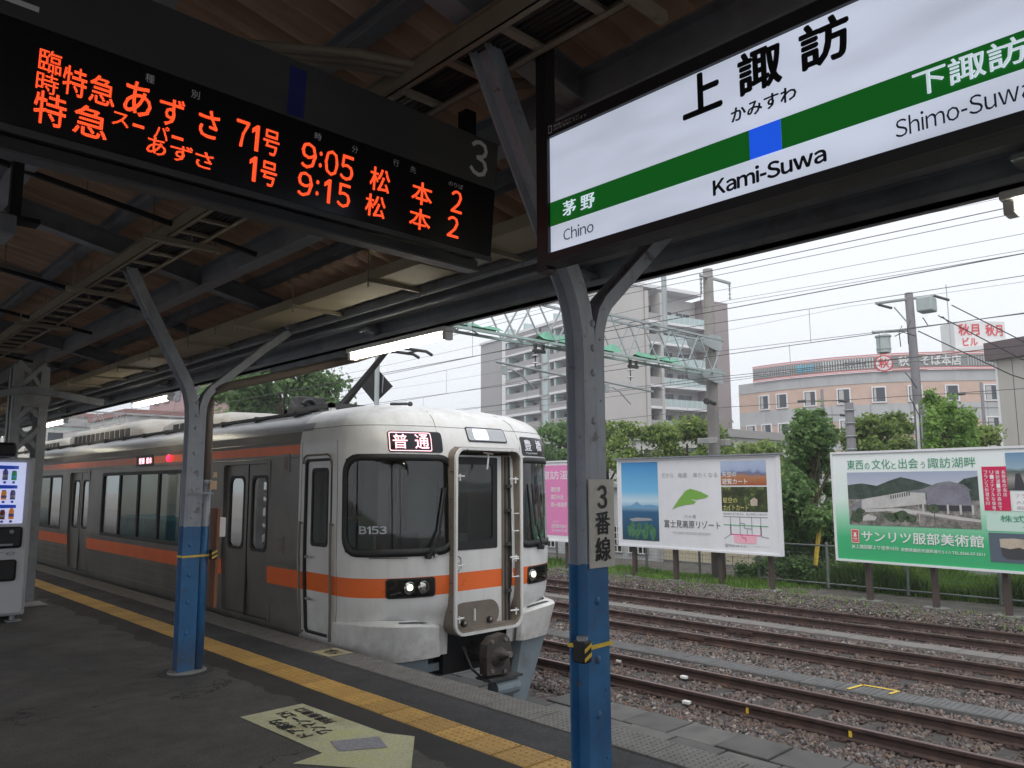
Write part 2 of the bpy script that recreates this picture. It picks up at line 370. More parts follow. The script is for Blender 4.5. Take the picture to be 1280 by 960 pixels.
# yellow tactile tiles, one by one (joint at Y = 2.25 like the photograph)
def dome(mb, x, y, z, r0, r1, h, m, n=8):
    v = [(x+r0*math.cos(2*math.pi*i/n), y+r0*math.sin(2*math.pi*i/n), z) for i in range(n)]+[(x+r1*math.cos(2*math.pi*i/n), y+r1*math.sin(2*math.pi*i/n), z+h) for i in range(n)]
    mb.add(v, [tuple(range(n, 2*n))]+[(i, (i+1) % n, n+(i+1) % n, n+i) for i in range(n)], m)
tv = []
for k in range(3):
    mb = MB(); mb.bevbox(-.136, .008, -.012, .136, .292, .003, 'tile', .004)
    for i in range(5):
        for j in range(6): dome(mb, -.110+.055*i, .026+.0496*j, .003, .0125, .008, .006, 'tiledot')
    tv.append(mb)
first = [None]*3
for i in range(100):
    k = random.randrange(3); y = -2.25+.30*i+random.uniform(-.0015, .0015)
    if first[k] is None: o = tv[k].build('tactile_tile', tiles); first[k] = o
    else: o = first[k].copy(); C.objects.link(o); o.parent = tiles
    o.location = (3.50+random.uniform(-.002, .002), y, random.uniform(-.0015, .001)); o.rotation_euler = (0, 0, random.uniform(-.004, .004))
# grey studded edge plates
mb = MB(); mb.bevbox(-.16, .004, -.03, .16, .506, .006, 'edgeplate', .004)
for i in range(7):
    for j in range(11):
        x = -.135+.045*i; y = .032+.0445*j; a = .016
        mb.add([(x-a, y, .006), (x, y-a*.55, .006), (x+a, y, .006), (x, y+a*.55, .006), (x-a*.6, y, .0105), (x, y-a*.3, .0105), (x+a*.6, y, .0105), (x, y+a*.3, .0105)],
               [(4, 5, 6, 7), (0, 1, 5, 4), (1, 2, 6, 5), (2, 3, 7, 6), (3, 0, 4, 7)], 'edgeplate')
e0 = mb.build('edge_plate', edge)
for i in range(60):
    o = e0 if i == 0 else e0.copy()
    if i: C.objects.link(o); o.parent = edge
    o.location = (4.20, -2.54+.51*i, random.uniform(-.002, .002))
# ---------------- ballast bed and land
t = NT('ballast_bed'); v = t.coord('World')
vo = t.node("ShaderNodeTexVoronoi"); vo.inputs['Scale'].default_value = 22; t.link(v, vo.inputs['Vector'])
c = t.ramp(vo.outputs['Color'], [(.1, (.03, .026, .026)), (.4, (.075, .066, .062)), (.65, (.12, .092, .078)), (.9, (.17, .15, .14))])
c = t.mix(.6, c, t.ramp(t.noise(v, 1.2, 6), [(.3, (.6,)*3), (.7, (1.2, 1.15, 1.1))]), 'MULTIPLY')
t.link(c, t.b.inputs['Base Color']); t.b.inputs['Roughness'].default_value = .9
t.bump(vo.outputs['Distance'], 1.0, .03); M['ballast'] = t.m
mb = MB(); mb.box(4.4, -40, -1.5, 17.6, 140, GZ, 'ballast'); tag(mb.build('ballast_bed'), kind='structure')
t = NT('yard_soil'); v = t.coord('World')
c = t.ramp(t.noise(v, 3, 8, .75), [(.35, (.06, .055, .045)), (.5, (.11, .10, .085)), (.62, (.15, .135, .12)), (.75, (.08, .095, .045))])
t.link(c, t.b.inputs['Base Color']); t.b.inputs['Roughness'].default_value = .95; t.bump(t.noise(v, 25, 5), .8, .04); M['soil'] = t.m
mb = MB(); mb.add([(-400, -300, -1.52), (700, -300, -1.52), (700, 800, -1.52), (-400, 800, -1.52)], [(0, 1, 2, 3)], 'soil'); tag(mb.build('ground'), kind='structure')
mb = MB(); mb.box(17.6, -40, -1.5, 23.5, 140, -1.10, 'soil'); tag(mb.build('yard_verge'), kind='structure')
t = NT('road_asphalt'); M['road'] = mat('road_asphalt', (.10, .10, .10), .8, var=.15)
mb = MB(); mb.box(23.5, -60, -1.5, 60, 160, -1.2, 'road'); tag(mb.build('station_road'), kind='structure')

# ---------------- loose ballast stones (stuff)
t = NT('ballast_stone'); g = t.node("ShaderNodeNewGeometry")
c = t.ramp(g.outputs['Random Per Island'], [(0, (.035, .030, .032)), (.25, (.085, .076, .076)), (.45, (.14, .12, .115)), (.58, (.17, .10, .075)), (.68, (.11, .088, .082)), (.80, (.22, .17, .13)), (.93, (.17, .165, .18)), (1, (.38, .35, .32))])
v = t.coord('World'); c = t.mix(.6, c, t.ramp(t.noise(v, .9, 5), [(.3, (.62, .62, .62)), (.7, (1.15, 1.1, 1.05))]), 'MULTIPLY')
sp_ = t.node("ShaderNodeSeparateXYZ"); t.link(v, sp_.inputs[0]); dmin = None      # brake dust and rust lying on the stones near each rail
for xr in (8.875, 9.942, 12.24, 13.307, 15.24, 16.307):
    d_ = t.math('ABSOLUTE', t.math('SUBTRACT', sp_.outputs[0], xr)); dmin = d_ if dmin is None else t.math('MINIMUM', dmin, d_)
rs_ = t.node("ShaderNodeMapRange"); rs_.inputs[1].default_value = .42; rs_.inputs[2].default_value = .08; t.link(dmin, rs_.inputs[0])
c = t.mix(t.math('MULTIPLY', rs_.outputs[0], t.ramp(t.noise(v, 2.2, 5), [(.3, (.25,)*3), (.65, (.8,)*3)])), c, (.095, .058, .044))
t.link(c, t.b.inputs['Base Color']); t.b.inputs['Roughness'].default_value = .75; M['stone'] = t.m
T1, T2, T3, T0 = (8.875, 9.942), (12.24, 13.307), (15.24, 16.307), (5.41, 6.48)
def stones(name, n, region, size, zbase, mat_, seed, dens=None, excl=()):
    rg = np.random.default_rng(seed)
    base = np.array([(-1,-1,-1),(1,-1,-1),(1,1,-1),(-1,1,-1),(-1,-1,1),(1,-1,1),(1,1,1),(-1,1,1)])*.75
    tri = np.array([(0,2,1),(0,3,2),(4,5,6),(4,6,7),(0,1,5),(0,5,4),(1,2,6),(1,6,5),(2,3,7),(2,7,6),(3,0,4),(3,4,7)])
    x0, x1, y0, y1 = region
    p = np.column_stack([rg.uniform(x0, x1, n*3), rg.uniform(y0, y1, n*3)])
    keep = np.ones(len(p), bool)
    for a, b in excl: keep &= ~((p[:, 0] > a) & (p[:, 0] < b))
    d = np.hypot(p[:, 0], p[:, 1]); keep &= rg.uniform(0, 1, len(p)) < np.minimum(1, (9.0/np.maximum(d, 1))**1.6)
    for tr_, y0_ in ((T1, -2.1), (T2, -2.3), (T3, -2.0)):
        xc_ = sum(tr_)/2; on_ = (np.abs(p[:, 0]-xc_) < .92) & (np.abs(((p[:, 1]-y0_+.34) % .68)-.34) < .115); keep &= ~(on_ & (rg.uniform(0, 1, len(p)) < .93))
    keep &= p[:, 1] < 1.15*p[:, 0]+2; p = p[keep][:n]; n = len(p)
    s = size*rg.uniform(.55, 1.25, n)*(1+np.hypot(p[:, 0], p[:, 1])/40)
    V = (base[None]+rg.uniform(-.5, .5, (n, 8, 3)))*np.stack([rg.uniform(.7, 1.3, n), rg.uniform(.7, 1.2, n), rg.uniform(.45, .8, n)], 1)[:, None, :]
    q = rg.normal(size=(n, 4)); q /= np.linalg.norm(q, axis=1)[:, None]; w, x, y, z = q.T
    Rm = np.stack([np.stack([1-2*(y*y+z*z), 2*(x*y-z*w), 2*(x*z+y*w)], 1), np.stack([2*(x*y+z*w), 1-2*(x*x+z*z), 2*(y*z-x*w)], 1), np.stack([2*(x*z-y*w), 2*(y*z+x*w), 1-2*(x*x+y*y)], 1)], 1)
    V = np.einsum('nij,nkj->nki', Rm, V)*s[:, None, None]/2
    zz = zbase+rg.uniform(-.012, .03, n)
    V += np.stack([p[:, 0], p[:, 1], zz], 1)[:, None, :]
    T = (tri[None]+(np.arange(n)*8)[:, None, None]).reshape(-1)
    me = bpy.data.meshes.new(name); me.vertices.add(n*8); me.vertices.foreach_set('co', V.reshape(-1))
    me.loops.add(len(T)); me.loops.foreach_set('vertex_index', T); me.polygons.add(n*12)
    me.polygons.foreach_set('loop_start', np.arange(0, n*36, 3)); me.update(calc_edges=True); me.materials.append(M[mat_])
    o = bpy.data.objects.new(name, me); C.objects.link(o); return tag(o, kind='stuff')
ex = [(a-.07, a+.07) for tr in (T1, T2, T3) for a in tr]+[(10.76, 11.24), (14.38, 14.85), (16.6, 16.8)]
stones('ballast_stones', 125000, (8.02, 17.0, -1.2, 20), .040, GZ+.004, 'stone', 3, excl=ex)
tag(bpy.data.objects['ballast_stones'], 'grey and brown crushed stones spread between the rails', 'ballast')
stones('gravel', 13000, (16.8, 18.9, 0, 21), .030, -1.105, 'stone', 5)
tag(bpy.data.objects['gravel'], 'small dirty gravel on the verge before the billboards', 'gravel')

# ---------------- railway tracks
RS = [(-.062, 0), (.062, 0), (.062, .012), (.012, .03), (.009, .095), (.031, .108), (.032, .138), (.026, .145), (-.026, .145), (-.032, .138), (-.031, .108), (-.009, .095), (-.012, .03), (-.062, .012)]
def rail(track, x, y0, y1):
    mb = MB(); z0 = -1.145; s = [(x+a, z0+b) for a, b in RS]; n = len(s)
    v = [(a, y0, b) for a, b in s]+[(a, y1, b) for a, b in s]
    fs = [(i, (i+1) % n, n+(i+1) % n, n+i) for i in range(n)]
    mb.add(v, [f for i, f in enumerate(fs) if i not in (7,)]+[tuple(range(n-1, -1, -1)), tuple(range(n, 2*n))], 'rail')
    mb.add([v[7], v[8], v[n+8], v[n+7]], [(0, 1, 2, 3)], 'railtop')
    return mb.build('rail', track)
M['sleeper'] = mat('sleeper', (.055, .05, .047), .9, var=.35, vs_=9, bump=.5, bs=25, dirt=(.10, .085, .07), dirt_amt=.5, dirt_s=6)
def track(xs, label, y0, y1, n, sy0, pitch=.68, seed=0):
    rg = random.Random(seed); xc = sum(xs)/2; tk = thing('railway_track', label, 'railway track', (xc, 0, GZ), 'railway tracks beyond the platform')
    for x in xs: rail(tk, x, y0, y1)
    mb = MB(); mb.bevbox(-.95, -.105, -.12, .95, .105, 0, 'sleeper', .015)
    for x in xs:
        for s in (-1, 1): mb.box(x-xc+s*.085-.03, -.06, 0, x-xc+s*.085+.03, .06, .025, 'rail'); mb.box(x-xc+s*.085-.012, -.012, .02, x-xc+s*.085+.012, .012, .05, 'rail')
    s0 = mb.build('sleeper', tk, local=True); s0.location = (0, sy0, .030)
    for i in range(1, n):
        o = s0.copy(); C.objects.link(o); o.parent = tk; o.location = (rg.uniform(-.02, .02), sy0+pitch*i+rg.uniform(-.02, .02), .030+rg.uniform(-.008, .005)); o.rotation_euler = (0, 0, rg.uniform(-.015, .015))
    return tk
tk1 = track(T1, 'nearest railway track of rusty rails, just beyond the train’s own track'.replace('’', "'"), -30, 140, 70, -2.1, seed=1)
track(T2, 'middle railway track with a rail joint, between the two concrete trough lines', -30, 140, 60, -2.3, seed=2)
track(T3, 'farthest railway track, in front of the billboards', -30, 140, 50, -2.0, seed=3)
track(T0, "railway track beside the platform edge under the train", -30, 140, 20, -2.2, seed=4)
# fishplated joint and switch bits on the middle track
jt = [c for c in tk1.children][0]
for tkx, yy in ((T2[0], 8.25), (T2[1], 7.9)):
    mb = MB()
    for s in (-1, 1):
        mb.box(tkx+s*.030-.012, yy-.28, -1.105, tkx+s*.030+.012, yy+.28, -1.04, 'rustbrown')
        for k in range(4): mb.tube([(tkx+s*.03, yy-.21+.14*k, -1.07), (tkx+s*.065, yy-.21+.14*k, -1.07)], .014, 'rail', 6)
    p = [o for o in C.objects if o.name.startswith('railway_track') and abs(o.location.x-sum(T2)/2) < .1][0]
    mb.build('fishplate', p)
# yellow paint marks on nearest track
mb = MB()
for (x, y, w) in ((8.905, 5.2, .03), (8.905, 3.95, .035)):
    mb.box(x-.062, y-w*.45, -1.11, x-.0405, y+w*.45, -1.045, 'yellow')
mb.build('paint_mark', tk1)
for (x, y) in ((9.95, 8.05), (9.80, 6.75), (8.72, 5.98)):
    mb = MB(); mb.bevbox(x-.035, y-.05, -1.125, x+.035, y+.05, -1.085, 'white', .008); mb.build('white_marker', tk1)
# ---------------- concrete trough covers between the tracks
def trough(x0, x1, z, y0, n, L, mt, label, grooves):
    th = thing('cable_trough', label, 'cable trough', ((x0+x1)/2, 0, z)); w = (x1-x0)/2
    mb = MB(); mb.bevbox(-w, .004, -.06, w, L-.004, 0, mt, .006)
    if grooves:
        for k in range(int(L/.065)): mb.box(-w+.02, .02+.065*k, 0, w-.02, .062+.065*k, .005, mt)
    o0 = mb.build('trough_cover', th, local=True)
    for i in range(n):
        o = o0 if i == 0 else o0.copy()
        if i: C.objects.link(o); o.parent = th
        o.location = (random.uniform(-.008, .008), y0+L*i, random.uniform(-.006, .006)); o.rotation_euler = (0, 0, random.uniform(-.006, .006))
    return th
M['trough_a'] = mat('trough_concrete_dark', (.115, .115, .115), .85, var=.2, vs_=5, bump=.3)
M['trough_b'] = mat('trough_concrete_pale', (.165, .155, .145), .85, var=.15, vs_=5, bump=.3)
ta = trough(10.79, 11.22, -1.115, -2, 60, .5, 'trough_a', 'ribbed dark grey trough line between the nearest two tracks', True)
trough(14.42, 14.82, -1.115, -2, 60, .6, 'trough_b', 'pale smooth concrete trough line before the farthest track', False)
mb = MB(); zt = -1.104
for (a, b) in (((10.83, 4.83), (11.20, 4.78)), ((10.98, 4.34), (11.22, 4.31)), ((11.19, 4.80), (11.21, 4.31))):
    a = Vector((*a, zt)); b = Vector((*b, zt)); mb.beam(a, b, .035, .006, 'yellow')
mb.build('yellow_marking', ta)
# low concrete slabs below the platform edge
M['slab_a'] = mat('slab_grey', (.085, .084, .08), .8, var=.3, vs_=3, bump=.6, bs=45, bd=.006, dirt=(.07, .07, .065), dirt_amt=.7, dirt_s=3); M['slab_b'] = mat('slab_grey_light', (.115, .113, .107), .8, var=.3, vs_=3, bump=.6, bs=45, bd=.006, dirt=(.10, .095, .09), dirt_amt=.7, dirt_s=3)
sl = thing('slab_walkway', 'row of flat grey concrete slabs laid at the foot of the platform', 'slabs', (7.4, 5, -1.15))
rg = random.Random(5)
for i in range(26):
    for j in range(2):
        y = -.9+.62*i+.17*j; x0 = 6.95+.58*j; mb = MB()
        if j == 1 and rg.random() < .35 and y > 5.5: continue
        mb.bevbox(x0+rg.uniform(0, .015), y, -1.2, x0+.565, y+.60, -1.105+rg.uniform(-.012, .008), 'slab_a' if rg.random() < .6 else 'slab_b', .012); mb.build('concrete_slab', sl)
# ================================================================ canopy
def zr(x):           # underside of the rafters
    return 4.10-.205*x if x >= .9 else 4.10-.205*(1.8-x)
t = NT('roof_sheet'); v = t.coord('World')
c = t.ramp(t.noise(v, .9, 6), [(.3, (.46, .34, .27)), (.7, (.58, .45, .37))])
mp = t.node("ShaderNodeMapping"); mp.inputs['Scale'].default_value = (.5, 4, 1); t.link(v, mp.inputs[0])
c = t.mix(.5, c, t.ramp(t.noise(mp.outputs[0], 2, 6), [(.4, (.6, .55, .5)), (.65, (1.15, 1.1, 1.05))]), 'MULTIPLY')
t.link(c, t.b.inputs['Base Color']); t.b.inputs['Roughness'].default_value = .6
tl = t.node("ShaderNodeBsdfTranslucent"); t.link(c, tl.inputs[0]); mx = t.node("ShaderNodeMixShader"); mx.inputs[0].default_value = .13; t.link(t.b.outputs[0], mx.inputs[1]); t.link(tl.outputs[0], mx.inputs[2]); t.link(mx.outputs[0], t.out.inputs[0])
M['roofsheet'] = t.m
can = thing('platform_canopy', 'dark platform canopy of grey steel with brown corrugated roof sheets over the platform', 'canopy', (2.8, 7.25, 3.5))
PER = 4.8; Y0 = 2.45
for k in range(-2, 10):
    for (xa, xb) in ((.9, 4.36), (-2.6, .9)):
        mb = MB(); y0 = Y0+PER*k; n = 24*6; rows = []
        for i in range(n+1):
            y = y0+PER*i/n; ph = (i % 6)/6.0
            h = .03-.075*abs(math.sin(math.pi*ph))
            rows.append([(xa+(xb-xa)*j/6, y, zr(xa+(xb-xa)*j/6)+.32+h) for j in range(7)])
        rows2 = [[(p[0], p[1], p[2]+.012) for p in r] for r in rows]
        mb.grid(rows, 'roofsheet'); mb.grid(rows2, 'roofsheet', flip=True)
        mb.build('roof_sheet', can, fix=False)
def ibeam(mb, p0, p1, w, h, m, up=(0, 0, 1), t=.012):
    p0 = Vector(p0); p1 = Vector(p1); d = (p1-p0).normalized(); sx = d.cross(Vector(up)).normalized(); sz = sx.cross(d)
    for o, a, b in ((sz*(h/2-t/2), w, t), (-sz*(h/2-t/2), w, t), (Vector((0, 0, 0)), t, h-2*t)):
        mb.beam(p0+o, p1+o, a, b, m, up)
ry = [Y0+PER*k for k in range(-2, 10)]
for y in ry:
    mb = MB(); ibeam(mb, (.9, y, zr(.9)+.09), (4.30, y, zr(4.30)+.09), .12, .17, 'steel'); ibeam(mb, (-2.5, y, zr(-2.5)+.09), (.9, y, zr(.9)+.09), .12, .17, 'steel')
    mb.box(.72, y-.07, zr(.9)-.05, 1.08, y+.07, zr(.9)+.03, 'steel')
    mb.build('rafter', can)
    mb = MB(); mb.beam((1.15, y+PER/2, zr(1.15)+.22), (4.2, y+PER/2, zr(4.2)+.22), .06, .09, 'steel'); mb.beam((-2.4, y+PER/2, zr(-2.4)+.22), (.7, y+PER/2, zr(.7)+.22), .06, .09, 'steel'); mb.build('light_rafter', can)
def ylines(name, x, zb, w, h, m, I=True, y0=-12, y1=48):
    mb = MB()
    if I: ibeam(mb, (x, y0, zb+h/2), (x, y1, zb+h/2), w, h, m)
    else: mb.box(x-w/2, y0, zb, x+w/2, y1, zb+h, m)
    return mb.build(name, can)
ylines('girder', 2.80, zr(2.8)-.035, .13, .20, 'steel')
for x in (1.98, .55, -.4, -1.6): ylines('purlin', x, zr(x)+.175, .09, .11, 'steel')
ylines('purlin', 3.35, zr(3.35)+.175, .09, .11, 'steel')
ylines('ridge_beam', 1.05, zr(1.05)-.12, .14, .16, 'steel')
ylines('edge_girder', 3.98, 3.17, .10, .17, 'steel')
mb = MB(); mb.box(4.13, -12, 3.075, 4.35, 48, 3.09, 'steel'); mb.box(4.13, -12, 3.075, 4.142, 48, 3.20, 'steel'); mb.box(4.338, -12, 3.075, 4.352, 48, 3.25, 'steel'); mb.tube([(4.13, -12, 3.2), (4.13, 48, 3.2)], .012, 'steel', 6); mb.box(4.28, -12, 3.18, 4.30, 48, 3.62, 'steel'); mb.build('gutter', can)
for x, zz, r_ in ((3.74, 3.205, .022), (3.86, 3.16, .016), (3.70, 3.30, .03)):
    mb = MB(); mb.tube([(x, -12, zz), (x, 48, zz)], r_, 'steel', 8); mb.build('conduit_pipe', can)
mb = MB(); mb.box(3.78, -12, 3.235, 3.84, 48, 3.245, 'steel_light'); mb.box(3.78, -12, 3.235, 3.786, 48, 3.29, 'steel_light'); mb.build('edge_angle', can)
mb = MB(); mb.box(4.07, -12, 3.0, 4.125, 48, 3.03, 'steel_light'); mb.box(4.07, -12, 3.0, 4.08, 48, 3.07, 'steel_light'); mb.build('lamp_rail', can)
for i in range(18):
    y = -4.6+2.7*i; mb = MB(); mb.box(4.08, y, 3.03, 4.11, y+.03, 3.35, 'steel'); mb.box(3.95, y-.05, 3.10, 4.13, y+.08, 3.125, 'steel'); mb.build('rail_hanger', can)

# cream cable cover under the canopy edge
cc = thing('cable_duct', 'flat cream coloured cable duct hung along the canopy edge', 'duct', (3.45, 7, 3.25))
for k in range(16):
    mb = MB(); y = -10+3.6*k; mb.bevbox(3.27, y+.01, 3.24, 3.62, y+3.59, 3.33, 'cream', .006); mb.build('duct_cover', cc)
for k in range(46):
    y = -9.4+1.2*k; mb = MB(); mb.beam((3.20, y, 3.225), (3.72, y, 3.225), .03, .03, 'tray')
    for x in (3.215, 3.705): mb.tube([(x, y, 3.17), (x, y, zr(x)+.15)], .006, 'tray', 5)
    mb.build('hanger', cc)
# ladder cable tray with cables
TX0, TX1, TZ = 2.04, 2.33, 3.55
lt = thing('cable_tray', 'beige ladder cable tray with black cables hung under the roof', 'cable tray', ((TX0+TX1)/2, 7, TZ))
for x, s_ in ((TX0, 1), (TX1, -1)):
    mb = MB(); mb.box(min(x, x+s_*.006), -12, TZ, max(x, x+s_*.006), 48, TZ+.10, 'tray'); mb.box(min(x, x+s_*.035), -12, TZ, max(x, x+s_*.035), 48, TZ+.006, 'tray'); mb.box(min(x-s_*.0, x-s_*.02), -12, TZ+.10, max(x, x-s_*.02), 48, TZ+.106, 'tray'); mb.build('side_rail', lt)
mb = MB(); mb.box(-.134, -.022, .007, .134, .022, .028, 'tray'); r0 = mb.build('rung', lt, local=True)
for i in range(160):
    o = r0 if i == 0 else r0.copy()
    if i: C.objects.link(o); o.parent = lt
    o.location = (0, -17+.36*i, 0)
for i, (dx, r) in enumerate([(.03, .013), (.065, .020), (.105, .012), (.135, .018), (.175, .022), (.215, .015), (.25, .013), (.09, .013), (.19, .015)]):
    mb = MB(); zz = TZ+.03+r+(.035 if i > 6 else 0)
    mb.tube([(TX0+.01+dx+.006*math.sin(j*1.3+i), -12+1.0*j, zz+.003*math.sin(j*2.1+i)) for j in range(61)], r, 'cable' if i % 3 else 'rubber', 6); mb.build('cable', lt)
for k in range(26):
    y = -11.2+2.15*k; mb = MB(); mb.box(TX0-.16, y-.02, TZ-.045, TX1+.14, y+.02, TZ-.003, 'tray')
    for x in (TX0-.10, TX1+.09): mb.tube([(x, y, TZ-.06), (x, y, zr(x)+.25)], .007, 'tray', 5)
    mb.build('hanger', lt)
# thin conduits across the bays
for i, (ya, yb) in enumerate(((4.15, 4.15), (5.9, 5.9), (8.6, 8.6), (10.4, 10.4), (1.1, 1.1), (13.4, 13.4))):
    mb = MB(); mb.beam((-.6, ya, zr(.9)-.12), (.9, ya, zr(.9)-.12), .03, .035, 'blackmatte'); mb.beam((.9, ya, zr(.9)-.12), (2.72, yb, zr(2.7)-.02), .03, .035, 'blackmatte')
    for x in (-.2, .8, 1.45, 2.2): mb.tube([(x, ya, zr(max(x, .9))-.12), (x, ya, zr(x)+.3)], .005, 'tray', 5)
    tag(mb.build('conduit'), ['black conduit rail across the roof behind the departure board', 'black conduit rail crossing the first bay above the left post', 'black conduit rail just beyond the left post', 'black conduit rail in the third bay, toward the lattice column', 'black conduit rail above the station name sign', 'black conduit rail in the bay beyond the lattice column'][i], 'conduit')
tb = MB()
for i in range(3): tb.tube([(1.1+.06*i, 3.9, 3.86), (1.3+.06*i, 3.4, 3.70), (1.8+.03*i, 2.9+.05*i, 3.62), (2.5, 2.7+.05*i, 3.66), (2.75, 2.6, 3.72)], .022, 'tray', 8)
tag(tb.build('cable_loop', smooth=True), 'loose bundle of beige cables looped under the rafter near the signs', 'cables')

# ---------------- Y shaped posts of bent steel sections
t = NT('post_paint'); v = t.coord('World'); sx = t.node("ShaderNodeSeparateXYZ"); t.link(v, sx.inputs[0])
hgt = t.math('ADD', sx.outputs[2], t.math('MULTIPLY', t.math('SUBTRACT', t.noise(v, 16, 5), .5), .03))
k = t.math('LESS_THAN', hgt, 1.285)
grey = t.ramp(t.noise(v, 2.5, 6), [(.35, (.27, .30, .35)), (.65, (.35, .38, .43))])
blue = t.ramp(t.noise(v, 3.5, 6), [(.35, (.014, .10, .25)), (.65, (.03, .16, .36))])
c = t.mix(k, grey, blue)
rust = t.ramp(t.noise(v, 11, 6, .7), [(.60, (0, 0, 0)), (.68, (1, 1, 1))]); c = t.mix(t.math('MULTIPLY', rust, .75), c, (.09, .05, .035)); grb = t.node("ShaderNodeMapRange"); grb.inputs[1].default_value = .35; grb.inputs[2].default_value = .0; t.link(sx.outputs[2], grb.inputs[0]); c = t.mix(t.math('MULTIPLY', grb.outputs[0], t.ramp(t.noise(v, 9, 6, .7), [(.3, (.1,)*3), (.6, (.85,)*3)])), c, (.10, .075, .06)); stk = t.node("ShaderNodeMapping"); stk.inputs['Scale'].default_value = (1, 1, .08); t.link(v, stk.inputs[0]); c = t.mix(t.math('MULTIPLY', t.ramp(t.noise(stk.outputs[0], 18, 5, .7), [(.5, (0, 0, 0)), (.75, (1, 1, 1))]), .35), c, (.09, .085, .085))
dust = t.ramp(t.noise(v, 22, 4, .7), [(.62, (0, 0, 0)), (.72, (1, 1, 1))]); c = t.mix(t.math('MULTIPLY', dust, .25), c, (.30, .33, .36))
t.link(c, t.b.inputs['Base Color']); t.b.inputs['Roughness'].default_value = .42; t.bump(t.noise(v, 35, 4), .25, .004); M['post'] = t.m
SEC = lambda w, d: [(-w/2, -d/2), (w/2, -d/2), (w/2, -d/2+.014), (.012, -d/2+.022), (.012, d/2-.022), (w/2, d/2-.014), (w/2, d/2), (-w/2, d/2), (-w/2, d/2-.014), (-.012, d/2-.022), (-.012, -d/2+.022), (-w/2, -d/2+.014)]
def canopy_post(y, label, lower=0.0):
    po = thing('canopy_post', label, 'post', (2.83, y, 0), 'Y shaped canopy posts')
    def arc(pts): return [(a, y, b) for a, b in pts]
    L = arc([(2.782, lower), (2.782, 1.2), (2.782, 2.25), (2.775, 2.38), (2.750, 2.50), (2.71, 2.60), (2.30, 3.33), (2.14, 3.63)])
    Rr = arc([(2.862, lower), (2.862, 1.2), (2.862, 2.30), (2.870, 2.40), (2.90, 2.49), (2.945, 2.55), (3.43, 2.98), (3.78, 3.26)])
    sec = [(b, a) for a, b in [(-.045, -.065), (.045, -.065), (.045, -.052), (.010, -.042), (.010, .042), (.045, .052), (.045, .065), (-.045, .065), (-.045, .052), (-.010, .042), (-.010, -.042), (-.045, -.052)]]
    # section: side axis a is across (X), b along Y
    s1 = [(-.044, -.058), (.044, -.058), (.044, -.048), (.010, -.034), (.010, .034), (.044, .048), (.044, .058), (-.044, .058), (-.044, .048), (-.010, .034), (-.010, -.034), (-.044, -.048)]
    mb = MB(); mb.sweep(L, s1, 'post', xax=(0, 1, 0)); mb.build('left_arm', po)
    mb = MB(); mb.sweep(Rr, [(a*.78, b*.85) for a, b in s1], 'post', xax=(0, 1, 0)); mb.build('right_arm', po)
    for k, z in enumerate((.35, .62, .86, 1.12, 1.62, 1.95, 2.18, 2.30, 2.42)):
        if k == 0: mb = MB(); mb.sphere((2.803, y-.058, z), (.017, .010, .019), 'post', 10, 6); rv = mb.build('rivet', po)
        else: o = rv.copy(); C.objects.link(o); o.parent = po; o.location = (0, 0, z-.35)
    for k, z in enumerate((.42, .72, 1.5, 2.05, 2.35)):
        if k == 0: mb = MB(); mb.sphere((2.868, y-.049, z), (.008, .006, .008), 'post', 8, 4); rv = mb.build('rivet', po)
        else: o = rv.copy(); C.objects.link(o); o.parent = po; o.location = (0, 0, z-.42)
    mb = MB(); mb.prism([(2.85+.17*math.cos(2*math.pi*i/20), y+.13*math.sin(2*math.pi*i/20)) for i in range(20)], 'z', .001, .02, 'concrete'); mb.build('base_collar', po)
    mb = MB(); mb.prism([(2.84+.24*math.cos(2*math.pi*i/20), y+.19*math.sin(2*math.pi*i/20)) for i in range(20)], 'z', .0005, .005, 'asphalt2'); mb.build('base_patch', po)
    for (x, z) in ((3.74, 3.24),):
        for dy in (-.084, .084): mb = MB(); mb.box(x-.10, y+dy-.006, z-.012, x+.10, y+dy+.006, z+.14, 'post'); mb.build('gusset', po)
    return po
p1 = canopy_post(2.45, 'nearest grey and blue Y shaped post, with the track number plate on it')
p2 = canopy_post(7.25, 'second grey and blue Y shaped post, beside the middle of the train')
canopy_post(16.85, 'distant Y shaped canopy post beyond the vending machine'); canopy_post(21.65, 'farthest Y shaped canopy post down the platform'); canopy_post(-2.35, 'Y shaped canopy post behind the photographer')
# drain pipe on the second post
dp = MB(); dp.tube([(4.22, 5.45, 3.03), (4.22, 5.9, 2.99), (4.20, 6.7, 2.93), (4.1, 6.9, 2.90), (3.6, 7.05, 2.74), (3.10, 7.20, 2.60), (2.99, 7.235, 2.55), (2.945, 7.25, 2.45), (2.940, 7.25, 2.3), (2.940, 7.25, 1.7)], .043, 'pipe' if 'pipe' in M else 'steel_light', 14)
M['pipe'] = mat('brownish_drain_pipe', (.20, .165, .14), .45, var=.12, dirt=(.09, .06, .05), dirt_amt=.5)
dp.m = [M['pipe']]
tag(dp.build('drain_pipe', smooth=True), 'brownish drain pipe running from the gutter down the second post', 'pipe')
lp = MB(); lp.tube([(2.942, 7.25, 1.69), (2.942, 7.25, .02)], .049, 'post', 14); lp.tube([(2.942, 7.25, 1.71), (2.942, 7.25, 1.66)], .053, 'post', 14)
tag(lp.build('pipe_sleeve', smooth=True), 'blue and grey lower drain pipe section beside the second post', 'pipe')
